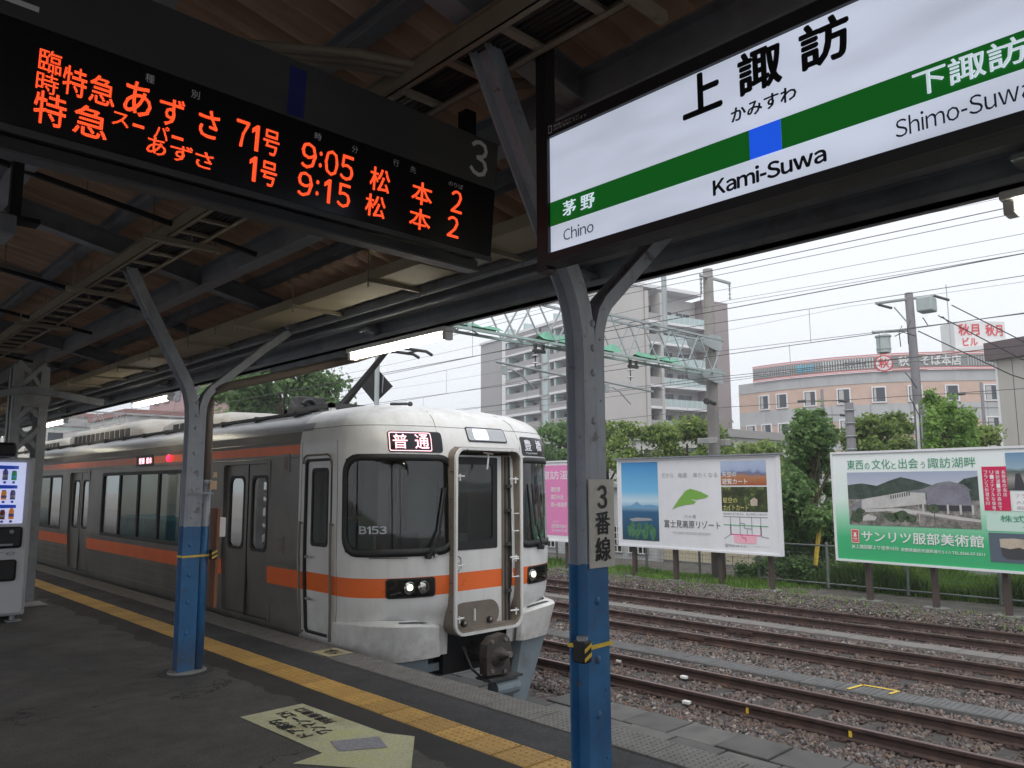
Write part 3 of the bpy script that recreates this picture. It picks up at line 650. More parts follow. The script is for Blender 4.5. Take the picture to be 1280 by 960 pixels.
# straps with black and yellow corner pads
def strap(y, z, label, pipe=False):
    s = thing('strap', label, 'strap', (2.83, y, z)); x0, x1 = 2.732, (2.995 if pipe else 2.902); mb = MB()
    for a, b in (((x0, y-.062), (x1, y-.062)), ((x1, y-.062), (x1, y+.062)), ((x1, y+.062), (x0, y+.062)), ((x0, y+.062), (x0, y-.062))): mb.beam((*a, z), (*b, z+.004), .004, .018, 'yellow')
    mb.build('band', s); return s
def pad(parent, x, y, z, n):
    mb = MB(); mb.bevbox(x-.028, y-.034, z-.048, x+.028, y+.034, z+.048, 'black', .008); o = mb.build('pad', parent)
    mb = MB()
    for k in range(2):
        q = z-.042+.04*k
        if n == 'y': mb.add([(x-.024, y-.0355, q), (x-.024, y-.0355, q+.018), (x+.024, y-.0355, q+.042), (x+.024, y-.0355, q+.024)], [(0, 1, 2, 3)], 'yellow')
        else: mb.add([(x-.0295, y-.03, q), (x-.0295, y-.03, q+.018), (x-.0295, y+.03, q+.042), (x-.0295, y+.03, q+.024)], [(0, 1, 2, 3)], 'yellow')
    mb.build('stripe', o)
s = strap(2.45, .92, 'yellow strap with a hazard striped pad round the nearest post'); pad(s, 2.705, 2.40, .91, 'y')
mb = MB(); mb.tube([(2.705, 2.40, .957), (2.705, 2.40, .975)], .026, 'steel_light', 10); mb.build('cap', s)
s = strap(7.25, 1.02, 'yellow strap with a hazard striped pad round the second post', True); pad(s, 3.01, 7.18, 1.03, 'y')
mb = MB(); mb.beam((2.73, 7.185, 1.585), (2.99, 7.185, 1.585), .006, .012, 'steel_light'); tag(mb.build('cable_tie'), 'thin pale band tied round the second post above the paint line', 'band')
mb = MB(); mb.bevbox(3.03, 7.17, .55, 3.06, 7.33, 1.45, M.setdefault('brownboard', mat('brown_board', (.22, .085, .04), .6, var=.2)), .004); tag(mb.build('brown_board'), 'narrow brown board hung on the track side of the second post', 'board')
mb = MB(); mb.bevbox(3.065, 7.20, 1.18, 3.13, 7.30, 1.36, 'white', .008); tag(mb.build('switch_box'), 'small white box on the brown board at the second post', 'box')
mb = MB(); mb.bevbox(2.955, 7.185, 1.62, 3.02, 7.20, 1.70, M.setdefault('tape', mat('tape', (.55, .38, .25), .6)), .002); mb.bevbox(2.98, 7.187, 1.73, 3.02, 7.20, 1.78, 'tape', .002); tag(mb.build('paper_tag'), 'tan tape on the pipe beside the second post', 'tape')

# ---------------- lattice column near the vending machine
lc = thing('lattice_column', 'pale grey riveted lattice column behind the vending machine', 'column', (2.6, 13.1, 0))
for (x, y) in ((2.42, 12.95), (2.86, 12.95), (2.42, 13.30), (2.86, 13.30)):
    mb = MB(); sx_ = 1 if x < 2.6 else -1; mb.box(x, y-.006, 0, x+sx_*.11, y+.006, 3.4, 'steel_light'); mb.box(x-.006, y, 0, x+.006, y+(.10 if y < 13.1 else -.10), 3.4, 'steel_light'); mb.build('angle', lc)
for k in range(7):
    z = .3+.46*k
    for yy in (12.942, 13.308):
        mb = MB(); mb.beam((2.46, yy, z), (2.82, yy, z+.40), .012, .065, 'steel_light'); mb.beam((2.82, yy+.013, z), (2.46, yy+.013, z+.40), .012, .065, 'steel_light'); mb.build('lacing_bar', lc)
mb = MB(); mb.prism([(2.44, 2.80), (2.86, 2.80), (2.92, 3.10), (2.38, 3.10)], 'y', 12.93, 12.938, 'steel_light'); mb.build('gusset', lc)
mb = MB(); mb.sweep([(1.3, 12.9, 2.62), (1.9, 12.9, 2.84), (2.35, 12.9, 2.99), (2.6, 12.9, 3.04), (2.9, 12.9, 3.02), (3.5, 12.9, 2.93), (3.6, 12.9, 2.93)], [(-.05, -.02), (.05, -.02), (.05, .02), (-.05, .02)], 'steel', xax=(0, 1, 0)); mb.build('bracket_arm', lc)

# ---------------- fluorescent lamps along the edge
def lamp(y, L, label):
    l = thing('fluorescent_lamp', label, 'lamp', (4.10, y, 3.0), 'fluorescent lamps along the canopy edge')
    mb = MB(); mb.bevbox(4.04, y-.06, 2.955, 4.16, y+L+.06, 2.998, 'white', .008); mb.build('housing', l)
    for e in (0, L): mb = MB(); mb.bevbox(4.055, y+e-(.05 if e == 0 else 0), 2.885, 4.145, y+e+(.0 if e == 0 else .05), 2.955, 'white', .008); mb.build('end_socket', l)
    for dx in (-.024, .024): mb = MB(); mb.tube([(4.10+dx, y+.005, 2.915), (4.10+dx, y+L-.005, 2.915)], .018, 'lampglass', 12); mb.build('tube', l, smooth=True)
lamp(5.15, 1.45, 'lit fluorescent lamp under the canopy edge, between the two nearer posts'); lamp(11.55, 1.45, 'lit fluorescent lamp seen just left of the second post'); lamp(17.1, 1.45, 'lit fluorescent lamp over the far end of the first carriage')
lamp(-.55, 1.45, 'lit fluorescent lamp at the right edge, below the station sign'); lamp(22.7, 1.45, 'farthest lit fluorescent lamp along the canopy edge')
mb = MB(); mb.bevbox(4.04, 6.75, 2.93, 4.17, 8.3, 3.0, 'steel', .02); tag(mb.build('cable_box'), 'long dark housing at the canopy edge left of the nearest lamp', 'housing')

# ---------------- hanging departure board
th_, ti_ = .0186, R(5.4)
lb = thing('departure_board', 'black hanging departure board with glowing orange dot characters', 'departure board', (2.69, 3.0, 2.83))
uu = Vector((math.cos(th_), math.sin(th_), 0)); nn = Vector((math.sin(th_), -math.cos(th_), 0)); ww = Vector((0, 0, math.cos(ti_)))+nn*math.sin(ti_); nb = uu.cross(ww)
BM = Matrix((uu, ww, nb)).transposed().to_4x4(); BM.translation = Vector((2.69, 3.0, 2.83))
bmap = lambda u, v, d=0.0: tuple(BM @ Vector((u, v, d)))
def bbox_(mb, u0, v0, d0, u1, v1, d1, m, b=0):
    q = MB(); (q.bevbox(u0, v0, d0, u1, v1, d1, m, b) if b else q.box(u0, v0, d0, u1, v1, d1, m)); q.xform(BM); mb.add(q.v, q.f, m)
M['led_panel'] = flat('led_panel_black', (.006, .006, .008), .22, spec=.5)
M['led_head'] = mat('board_header_dark_grey', (.055, .058, .06), .45, var=.05)
t = NT('led_orange'); v = t.coord('World', 1.0); sx = t.node("ShaderNodeSeparateXYZ"); t.link(v, sx.inputs[0])
q = [t.math('POWER', t.math('SUBTRACT', t.math('FRACT', t.math('MULTIPLY', o_, 1/.0072)), .5), 2.0) for o_ in (sx.outputs[0], sx.outputs[2])]
dt = t.node("ShaderNodeMapRange"); dt.inputs[1].default_value = .10; dt.inputs[2].default_value = .22; dt.inputs[3].default_value = 1.75; dt.inputs[4].default_value = .45; t.link(t.math('ADD', q[0], q[1]), dt.inputs[0]); t.link(dt.outputs[0], t.b.inputs['Emission Strength'])
t.b.inputs['Base Color'].default_value = (.02, .01, .01, 1); t.b.inputs['Emission Color'].default_value = (1, .075, .018, 1); M['led'] = t.m
M['boardgrey'] = flat('board_text_grey', (.75, .77, .80), .5)
mb = MB(); bbox_(mb, -3.25, 0, -.24, 0, .647, -.004, 'black', .012); mb.build('cabinet', lb)
mb = MB(); bbox_(mb, -3.24, .391, -.003, -.004, .643, .006, 'led_head', .003); mb.build('header_panel', lb)
mb = MB(); bbox_(mb, -3.24, .03, -.003, -.004, .388, .004, 'led_panel', .001); mb.build('display_panel', lb)
mb = MB(); bbox_(mb, -3.24, .0, -.02, -.002, .028, .012, 'led_head', .003); bbox_(mb, -3.2, -.052, -.10, -.075, -.005, -.015, 'black', .004); bbox_(mb, -3.2, -.062, -.105, -.07, -.052, -.005, 'led_head', .001); mb.build('lower_rail', lb)
M['deepblue'] = flat('blue_mark', (.012, .02, .16), .5)
mb = MB(); rect(mb, bmap, -1.229, .400, -1.150, .612, 'deepblue', .0075); mb.build('blue_mark', lb)
mb = MB(); fm = lambda u, v: bmap(u, v, .008)
txt(mb, '3', (-.196, .43, -.075, .622), fm, 'boardgrey', .01); rect(mb, bmap, -2.75, .437, -2.162, .456, 'boardgrey', .0075)
gm = lambda u, v: bmap(u, v, .0055)
for s_, a, b in (('種', -1.802, .335), ('別', -1.63, .335), ('時', -1.088, .338), ('分', -.898, .338), ('行', -.668, .342), ('先', -.566, .338)): txt(mb, s_, (a, b-.006, a+.033, b+.026), gm, 'boardgrey')
txt(mb, 'のりば', (-.325, .333, -.228, .357), gm, 'boardgrey'); mb.build('lettering', lb)
mb = MB(); B = .012
row1 = [('臨', -2.147, .243, -2.078, .322), ('時', -2.149, .170, -2.082, .240), ('特', -2.070, .190, -1.995, .292), ('急', -1.985, .190, -1.900, .292), ('あ', -1.868, .190, -1.772, .315), ('ず', -1.742, .190, -1.650, .300), ('さ', -1.592, .190, -1.510, .300),
        ('7', -1.440, .198, -1.385, .306), ('1', -1.372, .198, -1.342, .306), ('号', -1.322, .200, -1.250, .305), ('9', -1.145, .193, -1.072, .307), (':', -1.058, .215, -1.045, .285), ('0', -1.030, .193, -.962, .307), ('5', -.950, .193, -.882, .307),
        ('松', -.790, .190, -.680, .300), ('本', -.548, .190, -.425, .300), ('2', -.300, .205, -.228, .318)]
row2 = [('特', -2.148, .062, -2.050, .175), ('急', -2.025, .062, -1.915, .170), ('ス', -1.902, .133, -1.845, .182), ('ー', -1.83, .148, -1.79, .158), ('パ', -1.755, .128, -1.700, .182), ('ー', -1.688, .148, -1.645, .158), ('あ', -1.775, .065, -1.705, .130), ('ず', -1.690, .065, -1.605, .130), ('さ', -1.592, .065, -1.522, .130),
        ('1', -1.372, .070, -1.342, .174), ('号', -1.322, .068, -1.250, .170), ('9', -1.152, .068, -1.080, .175), (':', -1.063, .088, -1.050, .155), ('1', -1.022, .068, -.990, .175), ('5', -.955, .068, -.888, .175), ('松', -.805, .065, -.695, .168), ('本', -.552, .065, -.425, .168), ('2', -.315, .075, -.240, .182)]
for s_, a, b, c_, d in row1+row2: txt(mb, s_, (a, b, c_, d), gm, 'led', (.014 if s_ in '71509:2' else .020) if s_ not in '臨時' else .012)
mb.build('led_characters', lb)
for x in (-.10, -2.6):
    p = bmap(x, .647, -.14); mb = MB(); mb.box(p[0]-.035, p[1]-.035, p[2]-.02, p[0]+.035, p[1]+.035, zr(p[0])+.1, 'black'); mb.build('hanging_pole', lb)

# ---------------- station name sign (faces the platform)
sgn = thing('station_name_sign', 'backlit white station name sign with a green stripe, hung from black poles', 'sign', (2.3, 1.195, 2.57))
smap = lambda u, v, d=0.0: (2.30-d, 1.195-u, v)
M['signwhite'] = flat('backlit_white_panel', (.7, .72, .76), .18, (.66, .73, .90), .50)
_t = NT('backlit_panel_uneven'); _v = _t.coord('World', (1, 1.2, 5)); _m = _t.node("ShaderNodeMapRange"); _m.inputs[3].default_value = .40; _m.inputs[4].default_value = .58; _m.inputs[1].default_value = .3; _m.inputs[2].default_value = .7; _t.link(_t.noise(_v, 1.1, 2), _m.inputs[0]); _t.link(_m.outputs[0], _t.b.inputs['Emission Strength'])
_t.b.inputs['Emission Color'].default_value = (.66, .73, .90, 1); _t.b.inputs['Base Color'].default_value = (.7, .72, .76, 1); _t.b.inputs['Roughness'].default_value = .2; M['signwhite'] = _t.m
M['signgreen'] = flat('backlit_green', (.01, .10, .02), .18, (.006, .10, .012), .55)
M['signblue'] = flat('backlit_blue', (.02, .10, .6), .18, (.012, .09, .72), .7)
M['ink'] = flat('black_ink', (.012, .012, .014), .3); M['ink2'] = flat('dark_blue_ink', (.03, .03, .05), .3)
M['signtext'] = flat('backlit_text_white', (.7, .75, .8), .2, (.62, .72, .80), .55)
mb = MB(); mb.bevbox(2.302, .155, 2.575, 2.40, 2.235, 3.172, 'black', .006); mb.build('case', sgn)
mb = MB()
ring(mb, smap, [(-1.04, 2.573), (1.04, 2.573), (1.04, 3.172), (-1.04, 3.172)], [(-.984, 2.611), (.984, 2.611), (.984, 3.120), (-.984, 3.120)], 'black', d_out=(0, .022), d_in=(.022, .004)); mb.build('frame', sgn)
mb = MB(); rect(mb, smap, -.984, 2.611, .984, 3.120, 'signwhite', .005); mb.build('panel', sgn)
mb = MB(); rect(mb, smap, -.984, 2.729, -.057, 2.834, 'signgreen', .0065); rect(mb, smap, .057, 2.729, .984, 2.834, 'signgreen', .0065); mb.build('green_stripe', sgn)
mb = MB(); rect(mb, smap, -.057, 2.729, .057, 2.834, 'signblue', .0068); mb.build('blue_square', sgn)
sm = lambda u, v: smap(u, v, .0085); mb = MB()
for s_, a, b in (('上', -.308, -.155), ('諏', -.083, .068), ('訪', .138, .290)): txt(mb, s_, (a, 2.962, b, 3.108), sm, 'ink', .055, 3)
txt(mb, 'かみすわ', (-.118, 2.880, .116, 2.930), sm, 'ink', .035); txt(mb, 'Kami-Suwa', (-.199, 2.643, .200, 2.700), sm, 'ink', .045, 3)
txt(mb, '茅 野', (-.908, 2.752, -.738, 2.815), sm, 'signtext', .02); txt(mb, '下諏訪', (.464, 2.748, .742, 2.824), sm, 'signtext', .025)
txt(mb, 'Chino', (-.909, 2.649, -.745, 2.700), sm, 'ink2'); txt(mb, 'Shimo-Suwa', (.407, 2.646, .752, 2.704), sm, 'ink2'); mb.build('lettering', sgn)
mb = MB(); lm = lambda u, v: smap(u, v, .0235); rect(mb, smap, -.975, 3.132, -.955, 3.166, 'boardgrey', .0228); rect(mb, smap, -.972, 3.136, -.958, 3.162, 'black', .0231); txt(mb, '環境にやさしい', (-.945, 3.150, -.80, 3.162), lm, 'boardgrey'); txt(mb, 'LEDを使用しています', (-.945, 3.136, -.76, 3.147), lm, 'boardgrey'); mb.build('small_notice', sgn)
for y in (2.27, .12): mb = MB(); mb.box(2.335, y-.03, 2.56, 2.395, y+.03, zr(2.4)+.1, 'black'); mb.build('hanging_pole', sgn)

# ---------------- track number plate on nearest post (faces the viewer)
ang = R(-3); pl = thing('track_number_plate', 'grey plate reading 3番線 in black on the nearest post', 'sign', (2.83, 2.36, 1.27))
M['plate'] = mat('plate_grey', (.52, .50, .45), .5, var=.06, dirt=(.2, .18, .15), dirt_amt=.5)
du = Vector((1, 0, 0)); PO = Vector((2.744, 2.378, 1.270)); pm = plane_map(PO, du, (0, 0, 1))
mb = MB(); q = MB(); q.bevbox(0, 0, -.008, .180, .405, 0, 'plate', .002); 
X = Matrix((du, Vector((0, 0, 1)), du.cross(Vector((0, 0, 1))))).transposed().to_4x4(); X.translation = PO; q.xform(X); mb.add(q.v, q.f, 'plate'); mb.build('plate', pl)
mb = MB(); pf = lambda u, v: pm(u, v, .002)
txt(mb, '3', (.058, .272, .122, .376), pf, 'ink', .03, 3); txt(mb, '番', (.040, .152, .140, .255), pf, 'ink', .03); txt(mb, '線', (.038, .030, .142, .137), pf, 'ink', .03); mb.build('lettering', pl)
for z in (1.31, 1.62): mb = MB(); mb.box(2.80, 2.379, z, 2.86, 2.392, z+.02, 'steel'); mb.build('bracket', pl)

# ---------------- camera / speaker box at the upper left
sp = thing('platform_display', 'pale flat display housing hung under the roof at the left edge', 'display', (.93, 5.4, 3.2))
mb = MB(); mb.bevbox(.2, 5.2, 3.12, .92, 5.5, 3.24, 'steel', .01); mb.build('housing', sp)
mb = MB(); mb.box(.9, 5.33, 3.24, .96, 5.39, 3.9, 'blackmatte'); mb.box(.62, 5.3, 3.24, 1.06, 5.42, 3.27, 'blackmatte'); mb.build('bracket', sp)

# ---------------- floor arrow sticker and edge sticker
t = NT('arrow_sticker'); v = t.coord('World')
c = t.ramp(t.noise(v, 2.5, 7, .7), [(.35, (.60, .60, .28)), (.5, (.60, .59, .38)), (.65, (.46, .43, .24))]); c = t.mix(.5, c, t.ramp(t.noise(v, 60, 3), [(.35, (.7,)*3), (.65, (1.15,)*3)]), 'MULTIPLY')
t.link(c, t.b.inputs['Base Color']); t.b.inputs['Roughness'].default_value = .6; M['arrow'] = t.m
ar = thing('floor_arrow', 'worn yellowish arrow sticker with black writing on the platform', 'floor sticker', (2.9, 4.8, 0))
mb = MB(); pts = [(3.238, 4.362), (3.135, 4.565), (3.089, 5.594), (2.594, 5.589), (2.633, 4.50), (2.41, 4.46), (2.84, 3.86)]
mb.add([(a, b, .004) for a, b in pts], [tuple(range(len(pts)))], 'arrow'); pts = None
mb.build('sheet', ar)
M['qrgrey'] = mat('grey_patch', (.30, .30, .33), .6, var=.25, vs_=40)
am = lambda u, v: (2.62+.47*v, 5.55-u, .0065)
mb = MB(); fl = lambda u, v: (3.06-.44*(1-v), 5.55-1.1*u, .0065)
fr_2 = lambda u, v: fl(1-u, 1-v)
for s_, bx in (('列車乗車口', (.50, .05, .93, .26)), ('ワンマンーエH', (.34, .34, .93, .58)), ('ドア案内', (.36, .66, .80, .90))):
    txt(mb, s_, bx, fr_2, 'ink2', .004)
mb.build('lettering', ar)
mb = MB(); mb.add([(2.72, 4.45, .0066), (2.98, 4.30, .0066), (3.06, 4.52, .0066), (2.78, 4.66, .0066)], [(0, 1, 2, 3)], 'qrgrey'); mb.build('faded_patch', ar)
es = thing('edge_sticker', 'small cream sticker on the platform edge beside the cab door', 'floor sticker', (4.17, 7.03, 0))
M['creamst'] = mat('cream_sticker', (.50, .44, .27), .6, var=.15, vs_=20)
mb = MB(); mb.box(4.05, 6.86, .0115, 4.32, 7.18, .0145, 'creamst'); mb.build('sheet', es); mb = MB(); txt(mb, 'ち', (.1, .2, .9, .8), lambda u, v: (4.07+.24*v, 7.16-.28*u, .0165), 'ink', .02); mb.build('lettering', es)

# ---------------- vending machine and bin
vm = thing('vending_machine', 'white drinks vending machine cut off by the left edge', 'vending machine', (2.0, 11.45, 0))
M['vmwhite'] = mat('vending_white', (.62, .63, .65), .3, var=.04)
M['vmlight'] = flat('lit_display_back', (.8, .82, .9), .4, (.62, .66, .95), .55)
M['bluesheet'] = flat('blue_strip', (.03, .09, .5), .4, (.02, .07, .5), .3)
mb = MB(); mb.bevbox(1.35, 11.45, .07, 2.44, 12.15, 2.02, 'vmwhite', .02); mb.build('body', vm)
mb = MB(); mb.bevbox(1.36, 11.395, .10, 2.40, 11.45, 2.0, 'vmwhite', .015); mb.build('door', vm)
mb = MB(); rect(mb, lambda u, v, d=0: (u, 11.388-d, v), 1.42, 1.20, 2.33, 1.955, 'vmlight'); o = mb.build('display_panel', vm)
cols = [(.75, .30, .04), (.05, .35, .5), (.45, .06, .04), (.10, .08, .22), (.5, .3, .08), (.12, .03, .02), (.02, .3, .1), (.6, .5, .1)]
for i, cc_ in enumerate(cols): M['can%d' % i] = flat('can_colour', cc_, .3, cc_, .25)
for r_ in range(3):
    z = 1.255+.24*r_
    for k in range(8):
        x = 2.20-.095*k; mb = MB(); ci = (r_*3+k*5) % 8; tall = (k+r_) % 3 == 0; hh = .135 if tall else .105; mb.tube([(x, 11.36, z), (x, 11.36, z+hh*.78)], .029, 'can%d' % ci, 12); mb.tube([(x, 11.36, z+hh*.22), (x, 11.36, z+hh*.5)], .0298, 'vmwhite' if ci % 2 else 'can%d' % ((ci+3) % 8), 12); mb.tube([(x, 11.36, z+hh*.78), (x, 11.36, z+hh)], .029, 'can%d' % ci, 12, .013 if tall else .024); mb.tube([(x, 11.36, z+hh), (x, 11.36, z+hh+.012)], .014 if tall else .022, 'white' if tall else 'steel_light', 12); mb.build('drink_can', vm, smooth=False)
        mb = MB(); mb.tube([(x, 11.375, z-.028), (x, 11.365, z-.028)], .018, 'white', 10); mb.tube([(x, 11.366, z-.028), (x, 11.362, z-.028)], .010, 'bluesheet', 10); mb.build('button', vm)
    mb = MB(); mb.add([(1.44, 11.34, z+.135), (2.24, 11.34, z+.135), (2.24, 11.34, z+.175), (1.44, 11.34, z+.20)], [(0, 1, 2, 3)], 'bluesheet'); mb.build('price_strip', vm)
mb = MB(); rect(mb, lambda u, v, d=0: (u, 11.325-d, v), 1.42, 1.20, 2.33, 1.955, M.setdefault('vmglass', glass('vending_glass', (.9, .92, .95), .8))); mb.build('window', vm)
mb = MB(); mb.bevbox(1.5, 11.36, .90, 2.34, 11.40, 1.16, 'black', .03); mb.build('coin_panel', vm)
mb = MB(); mb.bevbox(1.5, 11.36, .50, 2.30, 11.40, .76, 'black', .03); mb.build('delivery_flap', vm)
mb = MB(); mb.tube([(2.22, 11.35, 1.10), (2.22, 11.36, 1.10)], .025, 'steel_light', 10); mb.box(2.05, 11.352, .93, 2.24, 11.36, .955, 'steel_light'); mb.build('coin_slot', vm)
mb = MB(); mb.tube([(2.03, 11.35, 1.13), (2.03, 11.36, 1.13)], .008, M.setdefault('greenled', flat('green_led', (0, .5, .1), .5, (.05, 1, .2), 3)), 8); mb.build('green_light', vm)
mb = MB(); txt(mb, 'ure', (1.98, .81, 2.28, .855), lambda u, v: (u, 11.392, v), 'steel_light', .02); mb.build('lettering', vm)
mb = MB(); mb.bevbox(1.35, 11.30, 2.02, 2.20, 12.0, 2.20, 'black', .04); mb.build('top_box', vm)
for x in (1.5, 2.32): mb = MB(); mb.tube([(x, 11.5, 0), (x, 11.5, .08)], .03, 'steel_light', 10); mb.box(x-.07, 11.38, .002, x+.09, 11.56, .016, 'steel_light'); mb.build('foot', vm)
bn = thing('litter_bin', 'brushed steel litter bin with a sloping top beside the vending machine', 'bin', (2.62, 12.3, 0))
mb = MB(); mb.prism([(12.20, .03), (12.55, .03), (12.55, 1.02), (12.20, .86)], 'x', 2.12, 2.56, 'steel_light'); mb.build('body', bn)
mb = MB(); mb.box(2.3, 12.19, .25, 2.42, 12.2, .75, 'blackmatte'); mb.build('door', bn)
mb = MB(); mb.bevbox(2.5, 12.55, .002, 2.95, 13.0, .03, 'concrete', .01); tag(mb.build('base_slab'), 'pale flat slab on the platform by the lattice column', 'slab')
# ================================================================ the train
XC = 5.95; YF = 6.72; YB = 8.30; HW = 1.49; DEP = .73
PROF = [(-.17,.065,.13),(.1,.045,.11),(.24,.035,.075),(.36,.025,.02),(.55,.012,.0),(.8,0,0),(1.0,0,0),(1.9,.0,.03),(2.15,.0,.07),(2.28,.02,.13),(2.38,.06,.2),(2.46,.14,.32),(2.53,.29,.5),(2.585,.55,.75),(2.615,.85,1.0),(2.63,1.49,1.3)]
def _plan(dx):
    t_ = min(1, abs(dx)/HW); return YF+DEP*(1-(max(0, 1-t_**3.2))**(1/2.2))
_pts = [(HW*math.sin(math.pi/2*i/400), _plan(HW*math.sin(math.pi/2*i/400))) for i in range(401)]+[(HW, YB)]
_L = [0]
for i in range(1, len(_pts)): _L.append(_L[-1]+math.dist(_pts[i], _pts[i-1]))
AMAX = _L[-1]
def PP(a):
    s = -1 if a < 0 else 1; a = min(abs(a), AMAX-1e-9); i = min(len(_L)-2, bisect(_L, a)-1); f = (a-_L[i])/(_L[i+1]-_L[i]); p, q = _pts[i], _pts[i+1]
    return s*(p[0]+(q[0]-p[0])*f), p[1]+(q[1]-p[1])*f
def prof(z):
    z = max(PROF[0][0], min(PROF[-1][0], z))
    for (z0, s0, f0), (z1, s1, f1) in zip(PROF, PROF[1:]):
        if z <= z1: t_ = (z-z0)/(z1-z0); return s0+(s1-s0)*t_, f0+(f1-f0)*t_
def S0(a, z):
    dx, y = PP(a); s, f = prof(z); return (XC+dx*(1-s/HW), y+(YB-y)/(YB-YF)*f, z)
def S(a, z, off=0.0):
    p = S0(a, z)
    if off:
        e = .02; u = Vector(S0(a+e, z))-Vector(S0(a-e, z)); w = Vector(S0(a, z+e))-Vector(S0(a, z-e)); n = u.cross(w).normalized(); p = tuple(Vector(p)+n*off)
    return p
t = NT('train_white'); v = t.coord('World'); sx = t.node("ShaderNodeSeparateXYZ"); t.link(v, sx.inputs[0])
c = t.ramp(t.noise(v, 2.0, 5), [(.35, (.70, .70, .69)), (.65, (.77, .77, .76))])
mp = t.node("ShaderNodeMapping"); mp.inputs['Scale'].default_value = (3, 3, .35); t.link(v, mp.inputs[0])
d = t.ramp(t.noise(mp.outputs[0], 3, 8, .7), [(.5, (0, 0, 0)), (.8, (1, 1, 1))]); c = t.mix(t.math('MULTIPLY', d, .32), c, (.40, .37, .32)); lowr = t.node("ShaderNodeMapRange"); lowr.inputs[1].default_value = .45; lowr.inputs[2].default_value = -.15; t.link(sx.outputs[2], lowr.inputs[0]); c = t.mix(t.math('MULTIPLY', lowr.outputs[0], t.ramp(t.noise(v, 6, 7, .7), [(.35, (0, 0, 0)), (.7, (.6, .6, .6))])), c, (.25, .20, .15))
rf = t.math('MULTIPLY', t.ramp(t.math('ADD', sx.outputs[2], t.math('MULTIPLY', t.noise(v, 4, 6), .25)), [(0, (0, 0, 0)), (1, (1, 1, 1))]), 0)
hz = t.node("ShaderNodeMapRange"); hz.inputs[1].default_value = 2.25; hz.inputs[2].default_value = 2.6; t.link(sx.outputs[2], hz.inputs[0])
gr = t.math('MULTIPLY', hz.outputs[0], t.ramp(t.noise(v, 5, 8, .75), [(.42, (0, 0, 0)), (.62, (1, 1, 1))])); c = t.mix(t.math('MULTIPLY', gr, .5), c, (.30, .26, .20))
t.link(c, t.b.inputs['Base Color']); t.b.inputs['Roughness'].default_value = .28; t.b.inputs['Specular IOR Level'].default_value = .5; M['twhite'] = t.m
M['torange'] = mat('train_orange', (.88, .17, .035), .3, var=.05, dirt=(.35, .12, .06), dirt_amt=.4)
t = NT('stainless'); v = t.coord('World'); mp = t.node("ShaderNodeMapping"); mp.inputs['Scale'].default_value = (1, .3, 60); t.link(v, mp.inputs[0])
c = t.ramp(t.noise(v, 1.5, 5), [(.35, (.16, .15, .135)), (.65, (.225, .212, .195))]); t.link(c, t.b.inputs['Base Color']); t.b.inputs['Metallic'].default_value = .35
t.b.inputs['Roughness'].default_value = .36; t.bump(t.noise(mp.outputs[0], 3, 3), .12, .002); M['inox'] = t.m
M['orange_side'] = mat('side_stripe_orange', (.80, .15, .035), .35, var=.08)
M['roofsilver'] = mat('train_roof_silver', (.34, .34, .345), .35, .35, var=.1, dirt=(.2, .18, .16), dirt_amt=.5)
M['roofgrey'] = mat('train_roof_grey', (.22, .22, .22), .7, var=.2, dirt=(.1, .09, .08), dirt_amt=.6)
M['acwhite'] = mat('ac_cover', (.40, .385, .35), .5, var=.1, dirt=(.25, .17, .10), dirt_amt=.7, dirt_s=2)
M['seam'] = flat('seam_dirt', (.16, .15, .13), .8); M['interior'] = mat('train_interior', (.52, .51, .46), .6, var=.05); M['seat'] = mat('seat_cloth', (.05, .16, .18), .8)
M['intlight'] = flat('interior_light', (.9, .9, .85), .5, (.95, 1, .92), 1.6)
M['jamb'] = mat('brown_grey_jamb', (.20, .17, .14), .55, .1, var=.25, vs_=6, dirt=(.08, .06, .05), dirt_amt=.6, dirt_s=6)
M['under'] = mat('underframe', (.055, .055, .055), .7, var=.4, vs_=5); M['skirtgrey'] = mat('snow_plough_grey', (.20, .25, .28), .5, var=.1, dirt=(.12, .10, .09), dirt_amt=.7, dirt_s=4)
M['lens'] = flat('headlight_lens', (.9, .9, .8), .1, (1, .94, .66), 3.2); M['lens2'] = mat('headlight_reflector', (.55, .56, .52), .12, .9, var=.3, vs_=30)
M['white_led'] = flat('white_led', (.8, .8, .9), .4, (.75, .85, 1), 1.15); M['pinkled'] = flat('pink_led', (.8, .4, .5), .4, (1, .55, .60), 1.5); M['redled'] = flat('red_led', (.8, .1, .1), .4, (1, .12, .12), 1.6)
M['dim_led'] = flat('dim_led', (.5, .5, .5), .4, (.6, .62, .7), .45); M['redlamp'] = flat('red_lamp', (.8, .02, .05), .4, (1, .01, .04), 5)
M['handle'] = mat('handle_steel', (.45, .43, .40), .4, .5, var=.1)
tr = thing('train_car', 'front train carriage, white cab with orange stripe at the platform', 'train', (XC, 12, -1.0), 'train carriages')
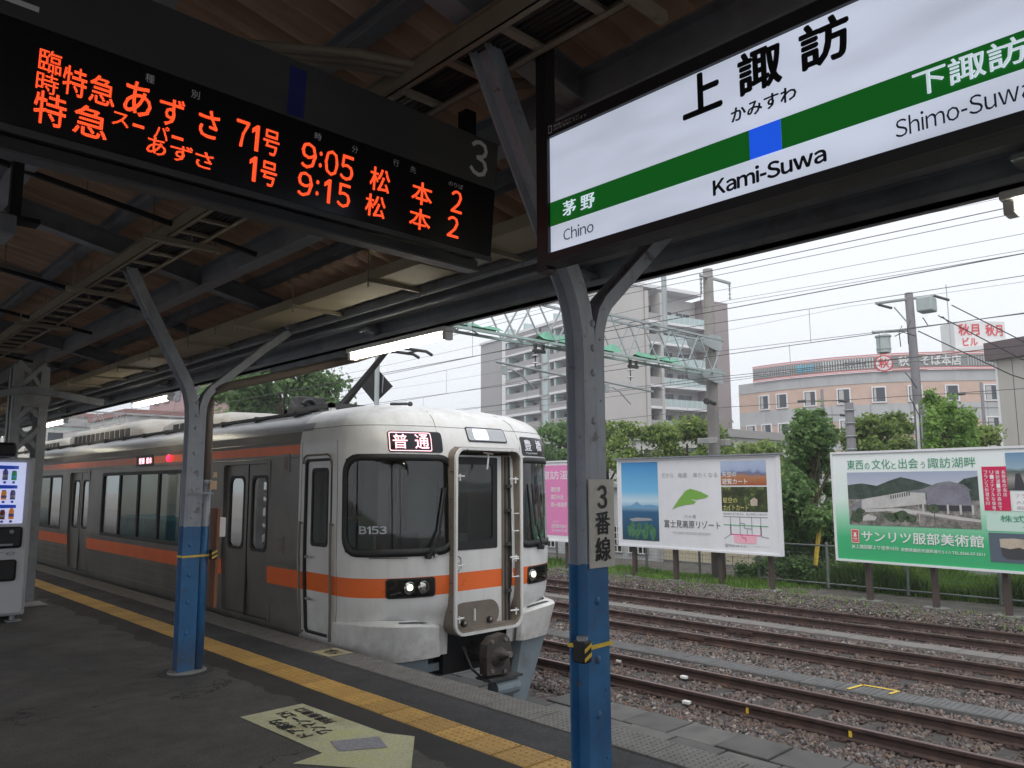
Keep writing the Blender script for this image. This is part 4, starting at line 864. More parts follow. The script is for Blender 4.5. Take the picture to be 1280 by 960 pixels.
# --- cab shell
OPEN = [(-1.72, .95, -.47, 1.94), (.53, .95, 1.78, 1.94), (-.42, .04, .42, 2.08), (-2.56, .04, -1.99, 1.93), (1.99, .04, 2.56, 1.93)]
al = sorted(set([round(-AMAX+2*AMAX*i/130, 4) for i in range(131)]+[x for o in OPEN for x in (o[0], o[2])]))
zl = sorted(set([.04, .95, 1.93, 1.94, 2.08, .487, .687]+[-.17]+[-.1+.065*i for i in range(36)]+[.24]+[2.24, 2.28, 2.32, 2.36, 2.40, 2.43, 2.46, 2.495, 2.53, 2.56, 2.585, 2.6, 2.612, 2.622, 2.627, 2.63]))
mb = MB(); mw = mb.mid('twhite'); mo = mb.mid('torange'); rows = [[S0(a, z) for a in al] for z in zl]
for i in range(len(zl)-1):
    zc = (zl[i]+zl[i+1])/2
    for j in range(len(al)-1):
        ac = (al[j]+al[j+1])/2
        if any(o[0] < ac < o[2] and o[1] < zc < o[3] for o in OPEN): continue
        if zc < .12 and -.45 < ac < .45: continue
        mb.add([rows[i][j], rows[i][j+1], rows[i+1][j+1], rows[i+1][j]], [(0, 1, 2, 3)], 'torange' if .487 < zc < .687 else 'twhite')
cabo = mb.build('cab_shell', tr, smooth=True, fix=False)
_b = bmesh.new(); _b.from_mesh(cabo.data); bmesh.ops.remove_doubles(_b, verts=_b.verts[:], dist=.0008); _b.to_mesh(cabo.data); _b.free(); cabo.data.polygons.foreach_set('use_smooth', [True]*len(cabo.data.polygons))
sm_ = lambda a, z, d=0.0: S(a, z, d)
mb = MB()      # body seams of the cab
for a_ in (-2.66, 2.66, -1.86, 1.86): mb.tube([S(a_, z, .001) for z in [-.15+.1*i for i in range(24)]], .0035, 'seam', 4)
for z in (2.30,): mb.tube([S(-2.7+5.4*i/80, z, .001) for i in range(81)], .0035, 'seam', 4)
for a_ in (.62, -.62): mb.tube([S(a_, z, .001) for z in (2.0, 2.1, 2.2, 2.3, 2.38, 2.44, 2.5)], .0035, 'seam', 4)
mb.build('body_seam', tr)
# windscreens: black surround and glass
for (a0, a1, nm) in ((-1.755, -.435, 'left'), (.50, 1.80, 'right')):
    mb = MB(); k = 10
    ro = rrect(a0, .905, a1, 1.985, .20, 5, k); ri = rrect(a0+.055, .985, a1-.05, 1.915, .15, 5, k)
    ring(mb, sm_, ro, ri, 'rubber', d_out=(-.01, .010, .014), d_in=(.012, -.02)); fr_ = mb.build('windscreen_frame', tr, smooth=True)
    mb = MB(); rpatch(mb, sm_, a0+.04, .97, a1-.04, 1.93, .14, 'glass_cab', -.006, 16, 10); mb.build('windscreen', fr_, smooth=True)
mb = MB(); txt(mb, 'B153', (-1.53, 1.145, -1.24, 1.225), lambda u, v: S(u, v, .002), M.setdefault('numwhite', flat('number_white', (.55, .62, .66), .5)), .02); mb.build('lettering', tr)
# windscreen wipers
def wiper(pa, pb, pc):
    mb = MB(); mb.tube([S(*pa, .06), S(*pb, .05)], .011, 'rubber', 6); mb.tube([S(pa[0]+.02, pa[1], .05), S(pb[0]+.02, pb[1], .045)], .006, 'rubber', 5)
    mb.tube([S(*pb, .03), S(*pc, .03)], .012, 'rubber', 6); mb.tube([S(*pa, -.0), S(*pa, .075)], .028, 'rubber', 10); q = (pa[0]+.10, pa[1]); mb.tube([S(*q, 0), S(*q, .035)], .022, 'handle', 10); return mb.build('wiper', tr)
wiper((-.80, .90), (-.66, 1.16), (-.575, 1.62)); wiper((.93, .90), (.84, 1.16), (.78, 1.66))
mb = MB(); mb.tube([S(-1.42, .895, .012), S(-1.2, .895, .012), S(-1.02, .893, .012)], .006, 'jamb', 5); mb.build('drip_rail', tr)
# headlights
for (a0, a1, la) in ((-1.25, -.70, -.98), (.70, 1.25, .90)):
    mb = MB(); ring(mb, sm_, rrect(a0, .477, a1, .682, .035, 3, 5), rrect(a0+.018, .495, a1-.018, .664, .028, 3, 5), 'rubber', d_out=(-.005, .010), d_in=(.010, -.03)); rpatch(mb, sm_, a0+.012, .49, a1-.012, .67, .03, 'led_panel', .0035, 8, 4); hl = mb.build('headlight', tr)
    mb = MB()
    for i, dx in enumerate((-.075, .085) if a0 < 0 else (-.085,)): 
        p = S(la+dx+(.06 if a0 < 0 else -.02), .582, .006); mb.sphere(p, (.075, .020, .068), 'lens2', 16, 8)
        if i == 0 or a0 > 0: p = S(la+dx+(.06 if a0 < 0 else -.02), .585, .018); mb.sphere(p, (.046, .010, .040), 'lens', 14, 8)
    for i in range(6):
        a_ = (a0+.06+.018*i) if a0 < 0 else (a1-.06-.018*i); mb.sphere(S(a_, .52+.004*i, .006), (.008, .006, .008), 'lens2', 6, 4)
    mb.build('lens', hl, smooth=True)
    mb = MB(); rpatch(mb, sm_, a0+.02, .497, a1-.02, .662, .025, M.setdefault('clearglass', glass('clear_glass', (.92, .94, .92), 1.0)), .022, 8, 4); mb.build('headlight_glass', hl, smooth=True)
# destination displays
for (a0, a1, s_, mm) in ((-1.215, -.575, '普 通', 'pinkled'), (.655, 1.33, '豊 橋', 'boardgrey')):
    mb = MB(); rpatch(mb, sm_, a0, 2.005, a1, 2.235, .035, 'led_panel', .006, 8, 4); dd = mb.build('destination_display', tr, smooth=True)
    mb = MB(); w = a1-a0
    if a0 < 0:
        ring(mb, sm_, rrect(a0+.015, 2.018, a0+.50, 2.222, .02, 3, 3), rrect(a0+.024, 2.027, a0+.491, 2.213, .016, 3, 3), 'pinkled', d_out=(.009,), d_in=(.009,))
        txt(mb, '普', (a0+.055, 2.045, a0+.215, 2.20), lambda u, v: S(u, v, .010), 'pinkled', .012); txt(mb, '通', (a0+.30, 2.045, a0+.465, 2.20), lambda u, v: S(u, v, .010), 'pinkled', .012)
    else:
        txt(mb, '豊', (a0+.06, 2.07, a0+.20, 2.20), lambda u, v: S(u, v, .010), 'dim_led', .01); txt(mb, '橋', (a0+.32, 2.07, a0+.47, 2.20), lambda u, v: S(u, v, .010), 'dim_led', .01); txt(mb, 'Toyohashi', (a0+.07, 2.022, a0+.34, 2.05), lambda u, v: S(u, v, .010), 'dim_led')
    mb.build('lettering', dd)
mb = MB(); rpatch(mb, sm_, -.205, 2.145, .415, 2.318, .03, 'rubber', .004, 8, 4); rpatch(mb, sm_, -.19, 2.16, .40, 2.303, .025, M.setdefault('lampgrey', flat('lamp_reflector', (.45, .47, .5), .2)), .008, 8, 4); ul = mb.build('upper_lamp', tr, smooth=True)
mb = MB(); rpatch(mb, sm_, -.10, 2.17, .12, 2.293, .02, 'white_led', .012, 5, 3); mb.build('lamp_light', ul, smooth=True)
# gangway frame, recess and door
gx0, gx1, gz0, gz1, gy = 5.44, 6.46, .035, 2.07, 6.63
gmap = lambda u, v, d=0.0: (u, gy-d, v)
mb = MB(); ro = rrect(gx0, gz0, gx1, gz1, .13, 6, 1); ri = rrect(gx0+.03, gz0+.03, gx1-.03, gz1-.03, .105, 6, 1)
ring(mb, gmap, ro, ri, 'twhite', d_out=(-.03, -.004, 0), d_in=(0, -.004, -.03)); gf = mb.build('gangway_frame', tr)
mb = MB(); ro2 = rrect(gx0-.006, gz0-.006, gx1+.006, gz1+.006, .134, 6, 1); ri2 = rrect(gx0+.034, gz0+.034, gx1-.034, gz1-.034, .10, 6, 1)
ring(mb, gmap, ro2, ro, 'jamb', d_out=(-.34, -.09, -.088, -.03), d_in=(-.03,)); ring(mb, gmap, ri2, rrect(gx0+.045, gz0+.045, gx1-.045, gz1-.045, .095, 6, 1), 'jamb', d_out=(-.02,), d_in=(-.06, -.30)); mb.build('gangway_jamb', gf)
mb = MB()
for z in (.3, .6, .9, 1.2, 1.5, 1.8): mb.tube([(gx0-.02, gy+.06, z), (gx0-.005, gy+.06, z)], .006, 'rubber', 6)
for x in (5.6, 6.28): mb.tube([(x, gy-.004, gz1-.025), (x, gy+.01, gz1-.025)], .006, 'rubber', 6)
mb.build('bolts', gf)
dy = 6.80; mb = MB()
def panel(mb, x0, x1, z0, z1, hx0, hx1, hz0, hz1, y, m): 
    for a, b, c_, d in ((x0, hx0, z0, z1), (hx1, x1, z0, z1), (hx0, hx1, z0, hz0), (hx0, hx1, hz1, z1)): mb.box(a, y, c_, b, y+.03, d, m)
mb.box(5.52, dy, .08, 6.27, dy+.03, .487, 'twhite'); mb.box(5.52, dy, .487, 6.27, dy+.03, .687, 'torange'); panel(mb, 5.52, 6.27, .687, 1.99, 5.535, 6.14, 1.02, 1.90, dy, 'twhite')
gd = mb.build('gangway_door', tr)
mb = MB(); dm = lambda u, v, d=0.0: (u, dy-d, v); ring(mb, dm, rrect(5.525, .93, 6.20, 1.97, .02, 3, 1), rrect(5.56, 1.03, 6.125, 1.885, .05, 3, 1), 'rubber', d_out=(0, .006), d_in=(.008, -.01)); mb.build('window_frame', gd)
mb = MB(); rect(mb, dm, 5.54, 1.02, 6.13, 1.90, 'glass_cab', -.004); mb.build('window_pane', gd)
mb = MB(); ring(mb, dm, rrect(5.545, .70, 5.66, .87, .05, 4, 1), rrect(5.555, .71, 5.65, .86, .045, 4, 1), 'jamb', d_out=(0, .004), d_in=(.004, 0)); mb.box(5.56, dy-.02, .785, 5.63, dy-.008, .80, 'handle'); mb.build('door_handle', gd)
mb = MB(); mb.add([dm(u, v, .012) for u, v in rrect(5.52, .06, 6.22, .36, .16, 5, 1)], [tuple(range(24))], 'jamb'); mb.box(5.52, 6.68, .055, 6.36, 6.80, .10, 'jamb'); mb.box(5.83, dy-.035, .15, 5.845, dy-.01, .28, 'white')
for x in (5.68, 6.06): mb.tube([(x, dy-.05, .14), (x, dy-.0, .14)], .035, 'rubber', 10); mb.tube([(x, dy-.055, .15), (x, dy-.04, .15)], .018, 'handle', 10)
mb.build('foot_plate', tr)
mb = MB(); mb.box(6.27, 6.78, .06, 6.39, 6.83, 2.0, 'jamb'); mb.box(6.30, 6.765, .1, 6.315, 6.785, 1.98, 'under'); mb.box(6.355, 6.75, .1, 6.362, 6.79, 1.98, 'under')
for z in (.42, .95, 1.34, 1.62): mb.box(6.29, 6.72, z, 6.36, 6.77, z+.035, 'under')
mb.box(5.5, 6.84, .05, 6.45, 6.86, 2.05, 'blackmatte') if 0 else None; mb.build('door_track', tr)
def hook(x, z, s):
    mb = MB(); mb.tube([(x, gy+.03, z), (x+s*.11, gy+.05, z)], .010, 'white', 6); mb.tube([(x+s*.035, gy+.035, z+.025), (x+s*.035, gy+.035, z-.05)], .010, 'white', 6); mb.build('hook', gf)
for z in (1.75, .78, .22): hook(gx0+.05, z, 1)
for z in (1.72, .82, .22): hook(gx1-.05, z, -1)
mb = MB(); mb.tube([(5.92, gy+.02, 2.0), (5.94, gy+.03, 1.96), (5.93, gy+.04, 1.83)], .010, 'white', 6); mb.tube([(5.85, gy+.02, 2.015), (6.0, gy+.02, 2.0)], .012, 'jamb', 6); mb.build('hook', gf)
for z in (.60, 1.12):
    mb = MB(); x = gx1-.055; mb.tube([(x, gy+.02, z), (x-.10, gy+.02, z), (x-.10, gy+.02, z+.20), (x, gy+.02, z+.20)], .009, 'white', 6); mb.build('grab_loop', gf)
# cab side door with rails
for s_ in (-1, 1):
    a0, a1 = (-2.56, -1.99) if s_ < 0 else (1.99, 2.56); k = 1
    mb = MB()
    for (z0, z1, m_) in ((.04, .487, 'twhite'), (.487, .687, 'torange'), (.687, 1.0, 'twhite'), (1.83, 1.93, 'twhite')): mb.grid([[S(a0+(a1-a0)*i/6, z, -.025) for i in range(7)] for z in (z0, z1)], m_)
    for (u0, u1) in ((a0, a0+.12), (a1-.12, a1)): mb.grid([[S(u, z, -.025) for u in (u0, u1)] for z in (1.0, 1.83)], 'twhite')
    cd = mb.build('cab_door', tr, fix=False)
    mb = MB(); ring(mb, sm_, rrect(a0-.02, .02, a1+.02, 1.955, .06, 4, 6), rrect(a0+.005, .045, a1-.005, 1.925, .04, 4, 6), 'rubber', d_out=(-.01, .006), d_in=(.006, -.03)); mb.build('door_seal', cd)
    mb = MB(); ring(mb, sm_, rrect(a0+.10, .98, a1-.10, 1.85, .05, 4, 2), rrect(a0+.135, 1.02, a1-.135, 1.81, .04, 4, 2), 'rubber', d_out=(-.025, -.018), d_in=(-.018, -.03)); mb.build('window_frame', cd)
    mb = MB(); rpatch(mb, sm_, a0+.12, 1.0, a1-.12, 1.83, .03, 'glass_dark', -.027, 4, 4); mb.build('window_pane', cd)
    mb = MB()
    for a in (a0-.055, a1+.055): mb.tube([S(a, z, .035) for z in (.0, .06, .3, .6, .9, 1.25)], .014, 'jamb', 6)
    for a in (a0-.055, a1+.055):
        for z in (.03, 1.23): mb.tube([S(a, z, .0), S(a, z, .035)], .012, 'jamb', 6)
    mb.tube([S(a0-.03, 1.90, .02), S(a0-.01, 1.97, .025), S(a0+.05, 1.995, .025), S(a1-.05, 1.995, .025), S(a1+.01, 1.97, .025), S(a1+.03, 1.88, .02)], .012, 'jamb', 6); mb.build('handrail', tr)
    mb = MB(); h0 = a1-.1 if s_ > 0 else a0+.06
    for z in (.86, .40): mb.tube([S(h0, z, -.02), S(h0, z, .02), S(h0+.09, z, .02)], .012, 'handle', 6)
    mb.build('door_handle', cd)
# bumpers / lower fairings
def fairing(s_):
    T_ = [(-1.478, 7.62, .205), (-1.466, 7.40, .205), (-1.41, 7.12, .21), (-1.30, 6.90, .21), (-1.19, 6.775, .208), (-1.14, 6.752, .205), (-.95, 6.745, .185), (-.70, 6.755, .155), (-.625, 6.765, .14), (-.585, 6.80, .13)]
    B_ = [(-1.445, 7.66, -.17), (-1.435, 7.44, -.17), (-1.385, 7.20, -.17), (-1.28, 7.00, -.17), (-1.155, 6.885, -.17), (-1.11, 6.862, -.17), (-.93, 6.82, -.17), (-.68, 6.778, -.165), (-.60, 6.775, -.16), (-.56, 6.82, -.16)]
    def lerp(p, q, f): return tuple(p[i]+(q[i]-p[i])*f for i in range(3))
    rows = []
    for f in (0, .03, .35, .7, .95, 1.0): rows.append([lerp(b_, t_, f) for b_, t_ in zip(B_, T_)])
    def inn(p, d, dz): 
        n = Vector((-p[0]*.45, 8.0-p[1], 0)).normalized(); return (p[0]+n.x*d, p[1]+n.y*d, p[2]+dz)
    rows.append([inn(p, .012, .010) for p in T_]); rows.append([inn(p, .045, .022) for p in T_]); rows.append([inn(p, .14, .045 if i < 8 else .03) for i, p in enumerate(T_)])
    rows.insert(0, [inn(p, .12, 0) for p in B_])
    mb = MB(); mb.grid([[(XC-s_*p[0], p[1], p[2]) for p in r] for r in rows], 'twhite'); return mb.build('bumper_fairing', tr, smooth=True, auto=24)
for s_ in (-1, 1): fairing(s_)
for s_ in (-1, 1):
    mb = MB(); q = [(1.12, 6.80), (.74, 6.80), (.76, 6.835), (1.08, 6.87)]; mb.add([(XC+s_*x, y, z) for (x, y), z in zip(q, (.236, .201, .206, .241))], [(0, 1, 2, 3)], 'under'); mb.build('fairing_slot', tr)
# coupler, pilot plates
M['coupler'] = mat('coupler_steel', (.075, .065, .06), .55, .3, var=.35, vs_=9, bump=.4)
mb = MB(); mb.box(XC-.44, 6.92, -.40, XC+.44, 7.5, .14, 'blackmatte'); mb.box(XC-1.15, 7.1, -.46, XC+1.15, 8.0, -.19, 'under'); mb.box(XC-.9, 6.98, -.36, XC-.45, 7.02, -.28, 'skirtgrey'); mb.build('coupler_pocket', tr)
mb = MB(); cz = -.20; cy = 6.50
mb.prism([(XC-.17, cz-.19), (XC+.13, cz-.21), (XC+.18, cz-.16), (XC+.16, cz-.04), (XC+.20, cz+.03), (XC+.16, cz+.16), (XC+.10, cz+.22), (XC-.08, cz+.20), (XC-.16, cz+.13), (XC-.18, cz)], 'y', cy, cy+.12, 'coupler'); mb.build('coupler_face', tr) if 0 else None
mb.tube([(XC+.0, cy-.16, cz+.02), (XC, cy-.05, cz+.02), (XC, cy+.01, cz)], .02, 'coupler', 12, .12); mb.tube([(XC, cy+.10, cz), (XC, 7.0, cz)], .11, 'coupler', 10)
mb.tube([(XC+.02, cy-.175, cz+.03), (XC+.02, cy-.12, cz+.03)], .030, 'jamb', 10)
for a, b in ((-.10, .16), (.10, .16), (.08, -.17), (-.10, -.15)): mb.tube([(XC+a, cy-.02, cz+b), (XC+a, cy+.01, cz+b)], .022, 'jamb', 8)
mb.build('coupler', tr)
mb = MB(); mb.tube([(XC-.04, 6.55, -.56), (XC+.30, 6.55, -.56)], .09, 'skirtgrey', 14); mb.box(XC-.16, 6.45, -.455, XC+.32, 6.7, -.43, 'under'); mb.build('coupler_reservoir', tr)
mb = MB(); mb.tube([(XC-.30, 6.75, -.1), (XC-.28, 6.62, -.32), (XC-.12, 6.6, -.46), (XC+.1, 6.62, -.42)], .016, 'cable', 6); mb.tube([(XC+.30, 6.75, -.05), (XC+.32, 6.62, -.25), (XC+.28, 6.65, -.48)], .02, 'cable', 6); mb.build('hose', tr)
for s_ in (-1, 1):
    mb = MB(); f = lambda x: XC+s_*x
    mb.add([(f(.70), 6.86, -.19), (f(1.16), 6.92, -.19), (f(.86), 6.96, -.92), (f(.58), 6.90, -.90), (f(.60), 7.02, -.19), (f(1.16), 7.02, -.19), (f(.86), 7.04, -.92), (f(.52), 7.04, -.90)],
           [(0, 1, 2, 3), (7, 6, 5, 4), (0, 4, 5, 1), (1, 5, 6, 2), (2, 6, 7, 3), (3, 7, 4, 0)], 'skirtgrey'); mb.build('snow_plough', tr)
# --- passenger body side wall with openings
def sidex(z, s_): return XC+s_*(HW-prof(z)[0])
WZ0, WZ1, DZ0, DZ1 = .80, 1.87, .03, 1.93
def side(car, y0, y1, s_, doors, wins):
    ops = [(a, DZ0, b, DZ1) for a, b in doors]+[(a, WZ0, b, WZ1) for a, b in wins]
    ys = sorted(set([y0, y1]+[q for o in ops for q in (o[0], o[2])])); zs = sorted(set([-.1, .03, .1, .3, .487, .687, .8, 1.87, 1.93, 2.02, 2.13, 2.2, 2.28]))
    def band(a, b, ac=None): pass
    mb = MB()
    for i in range(len(zs)-1):
        zc = (zs[i]+zs[i+1])/2
        for j in range(len(ys)-1):
            yc = (ys[j]+ys[j+1])/2
            if any(o[0] < yc < o[2] and o[1] < zc < o[3] for o in ops): continue
            m_ = 'orange_side' if (.487 < zc < .687 or 2.02 < zc < 2.13) else 'inox'
            q = [(sidex(zs[i], s_), ys[j], zs[i]), (sidex(zs[i], s_), ys[j+1], zs[i]), (sidex(zs[i+1], s_), ys[j+1], zs[i+1]), (sidex(zs[i+1], s_), ys[j], zs[i+1])]
            mb.add(q, [(0, 1, 2, 3)], m_)
    w = mb.build('side_wall', car, fix=False)
    if s_ < 0:
        mb = MB()
        for z in (.10, .22, .34, .44, .73, 1.98, 2.17):
            edges = [y0]+[q for d in doors for q in d]+[y1]
            if z > 1.95: edges = [y0, y1]
            for k in range(0, len(edges)-1, 2): mb.tube([(sidex(z, s_)-.001, edges[k]+.06, z), (sidex(z, s_)-.001, edges[k+1]-.06, z)], .006, 'inox', 6)
        mb.build('bead', car)
    wm = lambda u, v, d=0.0: (sidex(v, s_)+s_*d, u, v)
    for (a, b) in wins:
        n = max(1, round((b-a)/.95)); mb = MB()
        ring(mb, wm, rrect(a-.03, WZ0-.03, b+.03, WZ1+.03, .05, 3, 1), rrect(a+.025, WZ0+.025, b-.025, WZ1-.025, .06, 3, 1), 'rubber', d_out=(-.005, .006), d_in=(.006, -.04))
        for k in range(1, n): mb.box(min(sidex(1.2, s_), sidex(1.2, s_)-s_*.04), a+(b-a)*k/n-.035, WZ0, max(sidex(1.2, s_), sidex(1.2, s_)-s_*.04), a+(b-a)*k/n+.035, WZ1, 'rubber')
        f = mb.build('window_frame', car)
        if s_ < 0:
            mb = MB()
            for k in range(n): rect(mb, wm, a+(b-a)*k/n+.02, WZ0+.02, a+(b-a)*(k+1)/n-.02, WZ1-.02, 'glass_dark', -.02)
            mb.build('window_pane', f)
        else:
            mb = MB(); rect(mb, wm, a, WZ0, b, WZ1, 'glass_dark', -.02); mb.build('window_pane', f)
    for (a, b) in doors:
        c_ = (a+b)/2; mb = MB(); ring(mb, wm, rrect(a-.04, DZ0-.02, b+.04, DZ1+.04, .05, 3, 1), rrect(a+.0, DZ0+.0, b-.0, DZ1-.0, .06, 3, 1), 'inox', d_out=(0, .012), d_in=(.012, -.05)); fr = mb.build('door_frame', car)
        for (u0, u1) in ((a, c_-.006), (c_+.006, b)):
            mb = MB(); h0, h1 = u0+.12, u1-.12; k0, k1 = .86, 1.76
            zz = [DZ0, .3, .6, k0, k1, DZ1]
            def xx(z): return sidex(z, s_)-s_*.045
            for i in range(5):
                for (p, q) in ((u0, h0), (h0, h1), (h1, u1)):
                    if zz[i] == k0 and p == h0: continue
                    mb.add([(xx(zz[i]), p, zz[i]), (xx(zz[i]), q, zz[i]), (xx(zz[i+1]), q, zz[i+1]), (xx(zz[i+1]), p, zz[i+1])], [(0, 1, 2, 3)], 'inox')
            mb.box(min(xx(1), xx(1)-s_*.02), (u1-.012 if u1 < c_ else u0), DZ0, max(xx(1), xx(1)-s_*.02), (u1 if u1 < c_ else u0+.012), DZ1, 'rubber')
            lf = mb.build('door_leaf', car, fix=False)
            mb = MB(); dm_ = lambda u, v, d=0.0: (xx(v)+s_*d, u, v); ring(mb, dm_, rrect(h0-.025, k0-.025, h1+.025, k1+.025, .08, 4, 1), rrect(h0+.01, k0+.01, h1-.01, k1-.01, .09, 4, 1), 'rubber', d_out=(0, .006), d_in=(.006, -.02)); mb.build('window_frame', lf)
            mb = MB(); rect(mb, dm_, h0, k0, h1, k1, 'glass_dark', -.01); mb.build('window_pane', lf)
    return w
DOORS = [(9.06, 10.38), (16.55, 17.87), (24.0, 25.3)]; WINS = [(12.02, 15.70), (18.5, 23.2)]
for s_ in (-1, 1): side(tr, YB, 26.6, s_, DOORS, [(10.95, 15.70), (18.5, 23.2)] if s_ < 0 else [(10.95, 15.70), (18.5, 23.2)])
def roof(car, y0, y1, eq):
    P_ = [(HW-s, z) for z, s, f in [(2.28, .02, 0), (2.36, .05, 0), (2.42, .10, 0), (2.47, .17, 0), (2.51, .27, 0)]]; Q_ = [(HW-.27, 2.51), (HW-.5, 2.575), (HW-.85, 2.615), (0, 2.63)]
    for nm, pp, m_ in (('roof_shoulder', P_, 'roofsilver'), ('roof', Q_, 'roofgrey')):
        mb = MB()
        for s_ in (-1, 1): mb.grid([[(XC+s_*x, y, z) for x, z in pp] for y in (y0, y1)], m_)
        mb.build(nm, car, smooth=True)
    mb = MB()
    for x, z, r_ in ((XC-HW+.30, 2.545, .016), (XC-HW+.24, 2.53, .013), (XC-HW+.40, 2.58, .02)): mb.tube([(x, y0+.6, z), (x, y1, z)], r_, 'blackmatte', 6)
    for k in range(int((y1-y0)/1.1)): mb.box(XC-HW+.22, y0+.8+1.1*k, 2.50, XC-HW+.44, y0+.86+1.1*k, 2.575, 'under')
    mb.build('roof_conduit', car)
    for (a, b, h, w_) in eq:
        mb = MB(); prof_ = [(-w_, 2.56), (-w_, 2.56+h*.55), (-w_*.9, 2.56+h*.8), (-w_*.65, 2.56+h*.95), (0, 2.56+h), (w_*.65, 2.56+h*.95), (w_*.9, 2.56+h*.8), (w_, 2.56+h*.55), (w_, 2.56)]; rows = []
        for y, k_ in ((a, 0), (a+.02, .55), (a+.2, .85), (a+.5, 1), (b-.5, 1), (b-.2, .85), (b-.02, .55), (b, 0)): rows.append([(XC+x*(.86+.14*k_), y, 2.56+(z-2.56)*max(k_, .02)) for x, z in prof_])
        mb.grid(rows, 'acwhite'); ac = mb.build('air_conditioner', car, smooth=True)
        mb = MB()
        for k in range(int((b-a-1)/.32)): mb.box(XC-w_-.012, a+.55+.32*k, 2.60, XC-w_+.01, a+.78+.32*k, 2.56+h*.5, 'under')
        mb.build('vent_grille', ac)
roof(tr, YB-.25, 26.6, [(11.75, 14.55, .30, .95), (15.4, 20.4, .42, 1.0), (20.9, 25.4, .34, .9)])
# interior, seats, cab
def inside(car, y0, y1):
    mb = MB(); mb.box(XC-1.42, y0, -.02, XC+1.42, y1, .03, 'under'); mb.build('floor', car)
    mb = MB(); mb.box(XC-1.40, y0, 2.12, XC+1.40, y1, 2.15, 'interior'); mb.build('ceiling', car)
    mb = MB()
    for s_ in (-.55, .55): mb.box(XC+s_-.09, y0+.8, 2.09, XC+s_+.09, y1-.8, 2.12, 'intlight')
    mb.build('ceiling_light', car)
inside(tr, YB, 26.5)
for (a, b) in ((10.6, 16.3), (18.1, 23.7)):
    n = int((b-a)/.9)
    for s_ in (-1, 1):
        for k in range(n):
            y = a+.2+.9*k; mb = MB(); x = XC+s_*.88; mb.bevbox(x-.42, y, .38, x+.42, y+.48, .50, 'seat', .03); mb.bevbox(x-.42, y+.40, .45, x+.42, y+.52, 1.12, 'seat', .04); mb.box(x-.05, y+.1, .03, x+.05, y+.4, .38, 'under'); mb.build('seat', tr)
mb = MB(); 
for y in (10.5, 16.4, 18.0, 23.8):
    for s_ in (-1, 1): mb.box(XC+s_*.75-.65, y-.02, .03, XC+s_*.75+.65, y+.02, 1.9, 'interior')
for y in (9.0, 10.45, 16.5, 17.9):
    for s_ in (-1, 1): mb.tube([(XC+s_*.9, y, .03), (XC+s_*.9, y, 2.1)], .018, 'handle', 8)
mb.build('partition', tr)
mb = MB(); mb.box(XC-1.42, YB-.04, .03, XC-.75, YB, 2.12, 'interior'); mb.box(XC-.75, YB-.04, .03, XC-.25, YB, .95, 'interior'); mb.box(XC-.25, YB-.04, .03, XC-.15, YB, 2.12, 'interior'); mb.box(XC+.45, YB-.04, .03, XC+1.42, YB, 1.0, 'interior'); mb.box(XC+.45, YB-.04, 1.0, XC+.7, YB, 2.12, 'interior'); mb.box(XC+1.2, YB-.04, 1.0, XC+1.42, YB, 2.12, 'interior'); mb.box(XC-.75, YB-.04, 1.85, XC+1.2, YB, 2.12, 'interior'); mb.build('cab_bulkhead', tr)
mb = MB(); mb.box(XC-1.4, 7.2, -.05, XC+1.4, YB, .03, 'under'); mb.box(XC-1.3, 7.3, 2.04, XC+1.3, YB, 2.06, 'interior'); mb.build('cab_floor', tr)
M['cabgrey'] = mat('cab_desk_grey', (.10, .13, .12), .6); mb = MB(); mb.bevbox(XC-1.25, 7.12, .05, XC-.48, 7.45, .93, 'cabgrey', .04); mb.bevbox(XC-1.1, 7.15, .93, XC-.6, 7.3, 1.12, 'black', .02); mb.bevbox(XC+.5, 7.1, .05, XC+1.25, 7.45, .95, 'cabgrey', .04); mb.build('control_desk', tr)
mb = MB(); mb.bevbox(XC-1.05, 7.72, .50, XC-.62, 8.1, .60, 'seat', .03); mb.bevbox(XC-1.05, 8.02, .6, XC-.62, 8.12, 1.25, 'seat', .04); mb.box(XC-.88, 7.85, .03, XC-.8, 7.95, .5, 'under'); mb.build('driver_seat', tr)
mb = MB(); mb.box(XC-.47, 6.95, .03, XC-.44, 7.6, 2.05, 'interior'); mb.box(XC+.47, 6.95, .03, XC+.50, 7.6, 2.05, 'interior'); mb.bevbox(XC-1.02, 7.9, 1.3, XC-.88, 8.25, 2.04, 'blackmatte', .01); mb.bevbox(XC-.86, 8.0, 1.05, XC-.60, 8.25, 2.04, M.setdefault('cabbeige', mat('cab_cabinet_beige', (.38, .35, .26), .6)), .01); mb.build('cab_cabinet', tr)
# side display, red lamp, small plates
mb = MB(); mb.bevbox(XC-HW-.008, 13.12, 1.985, XC-HW+.02, 13.92, 2.155, 'black', .004); sdp = mb.build('side_display', tr)
mb = MB(); dmap = lambda u, v, d=0.0: (XC-HW-.010-d, 13.88-u, v); txt(mb, '普通', (.10, 2.02, .36, 2.12), lambda u, v: dmap(u, v, .001), 'pinkled', .03); txt(mb, '松本', (.45, 2.02, .70, 2.12), lambda u, v: dmap(u, v, .001), 'pinkled', .03); mb.build('lettering', sdp)
mb = MB(); mb.sphere((XC-HW-.02, 12.42, 2.085), (.03, .05, .05), 'redlamp', 10, 6); mb.build('door_lamp', tr, smooth=True)
for (y, z, h) in ((8.62, 1.92, .22), (8.70, .95, .22)): mb = MB(); mb.bevbox(XC-HW-.012, y-.08, z-h/2, XC-HW+.01, y+.08, z+h/2, 'inox', .004); mb.box(XC-HW-.016, y-.05, z-h/2+.03, XC-HW-.010, y+.05, z+h/2-.03, 'jamb'); mb.build('side_hatch', tr)
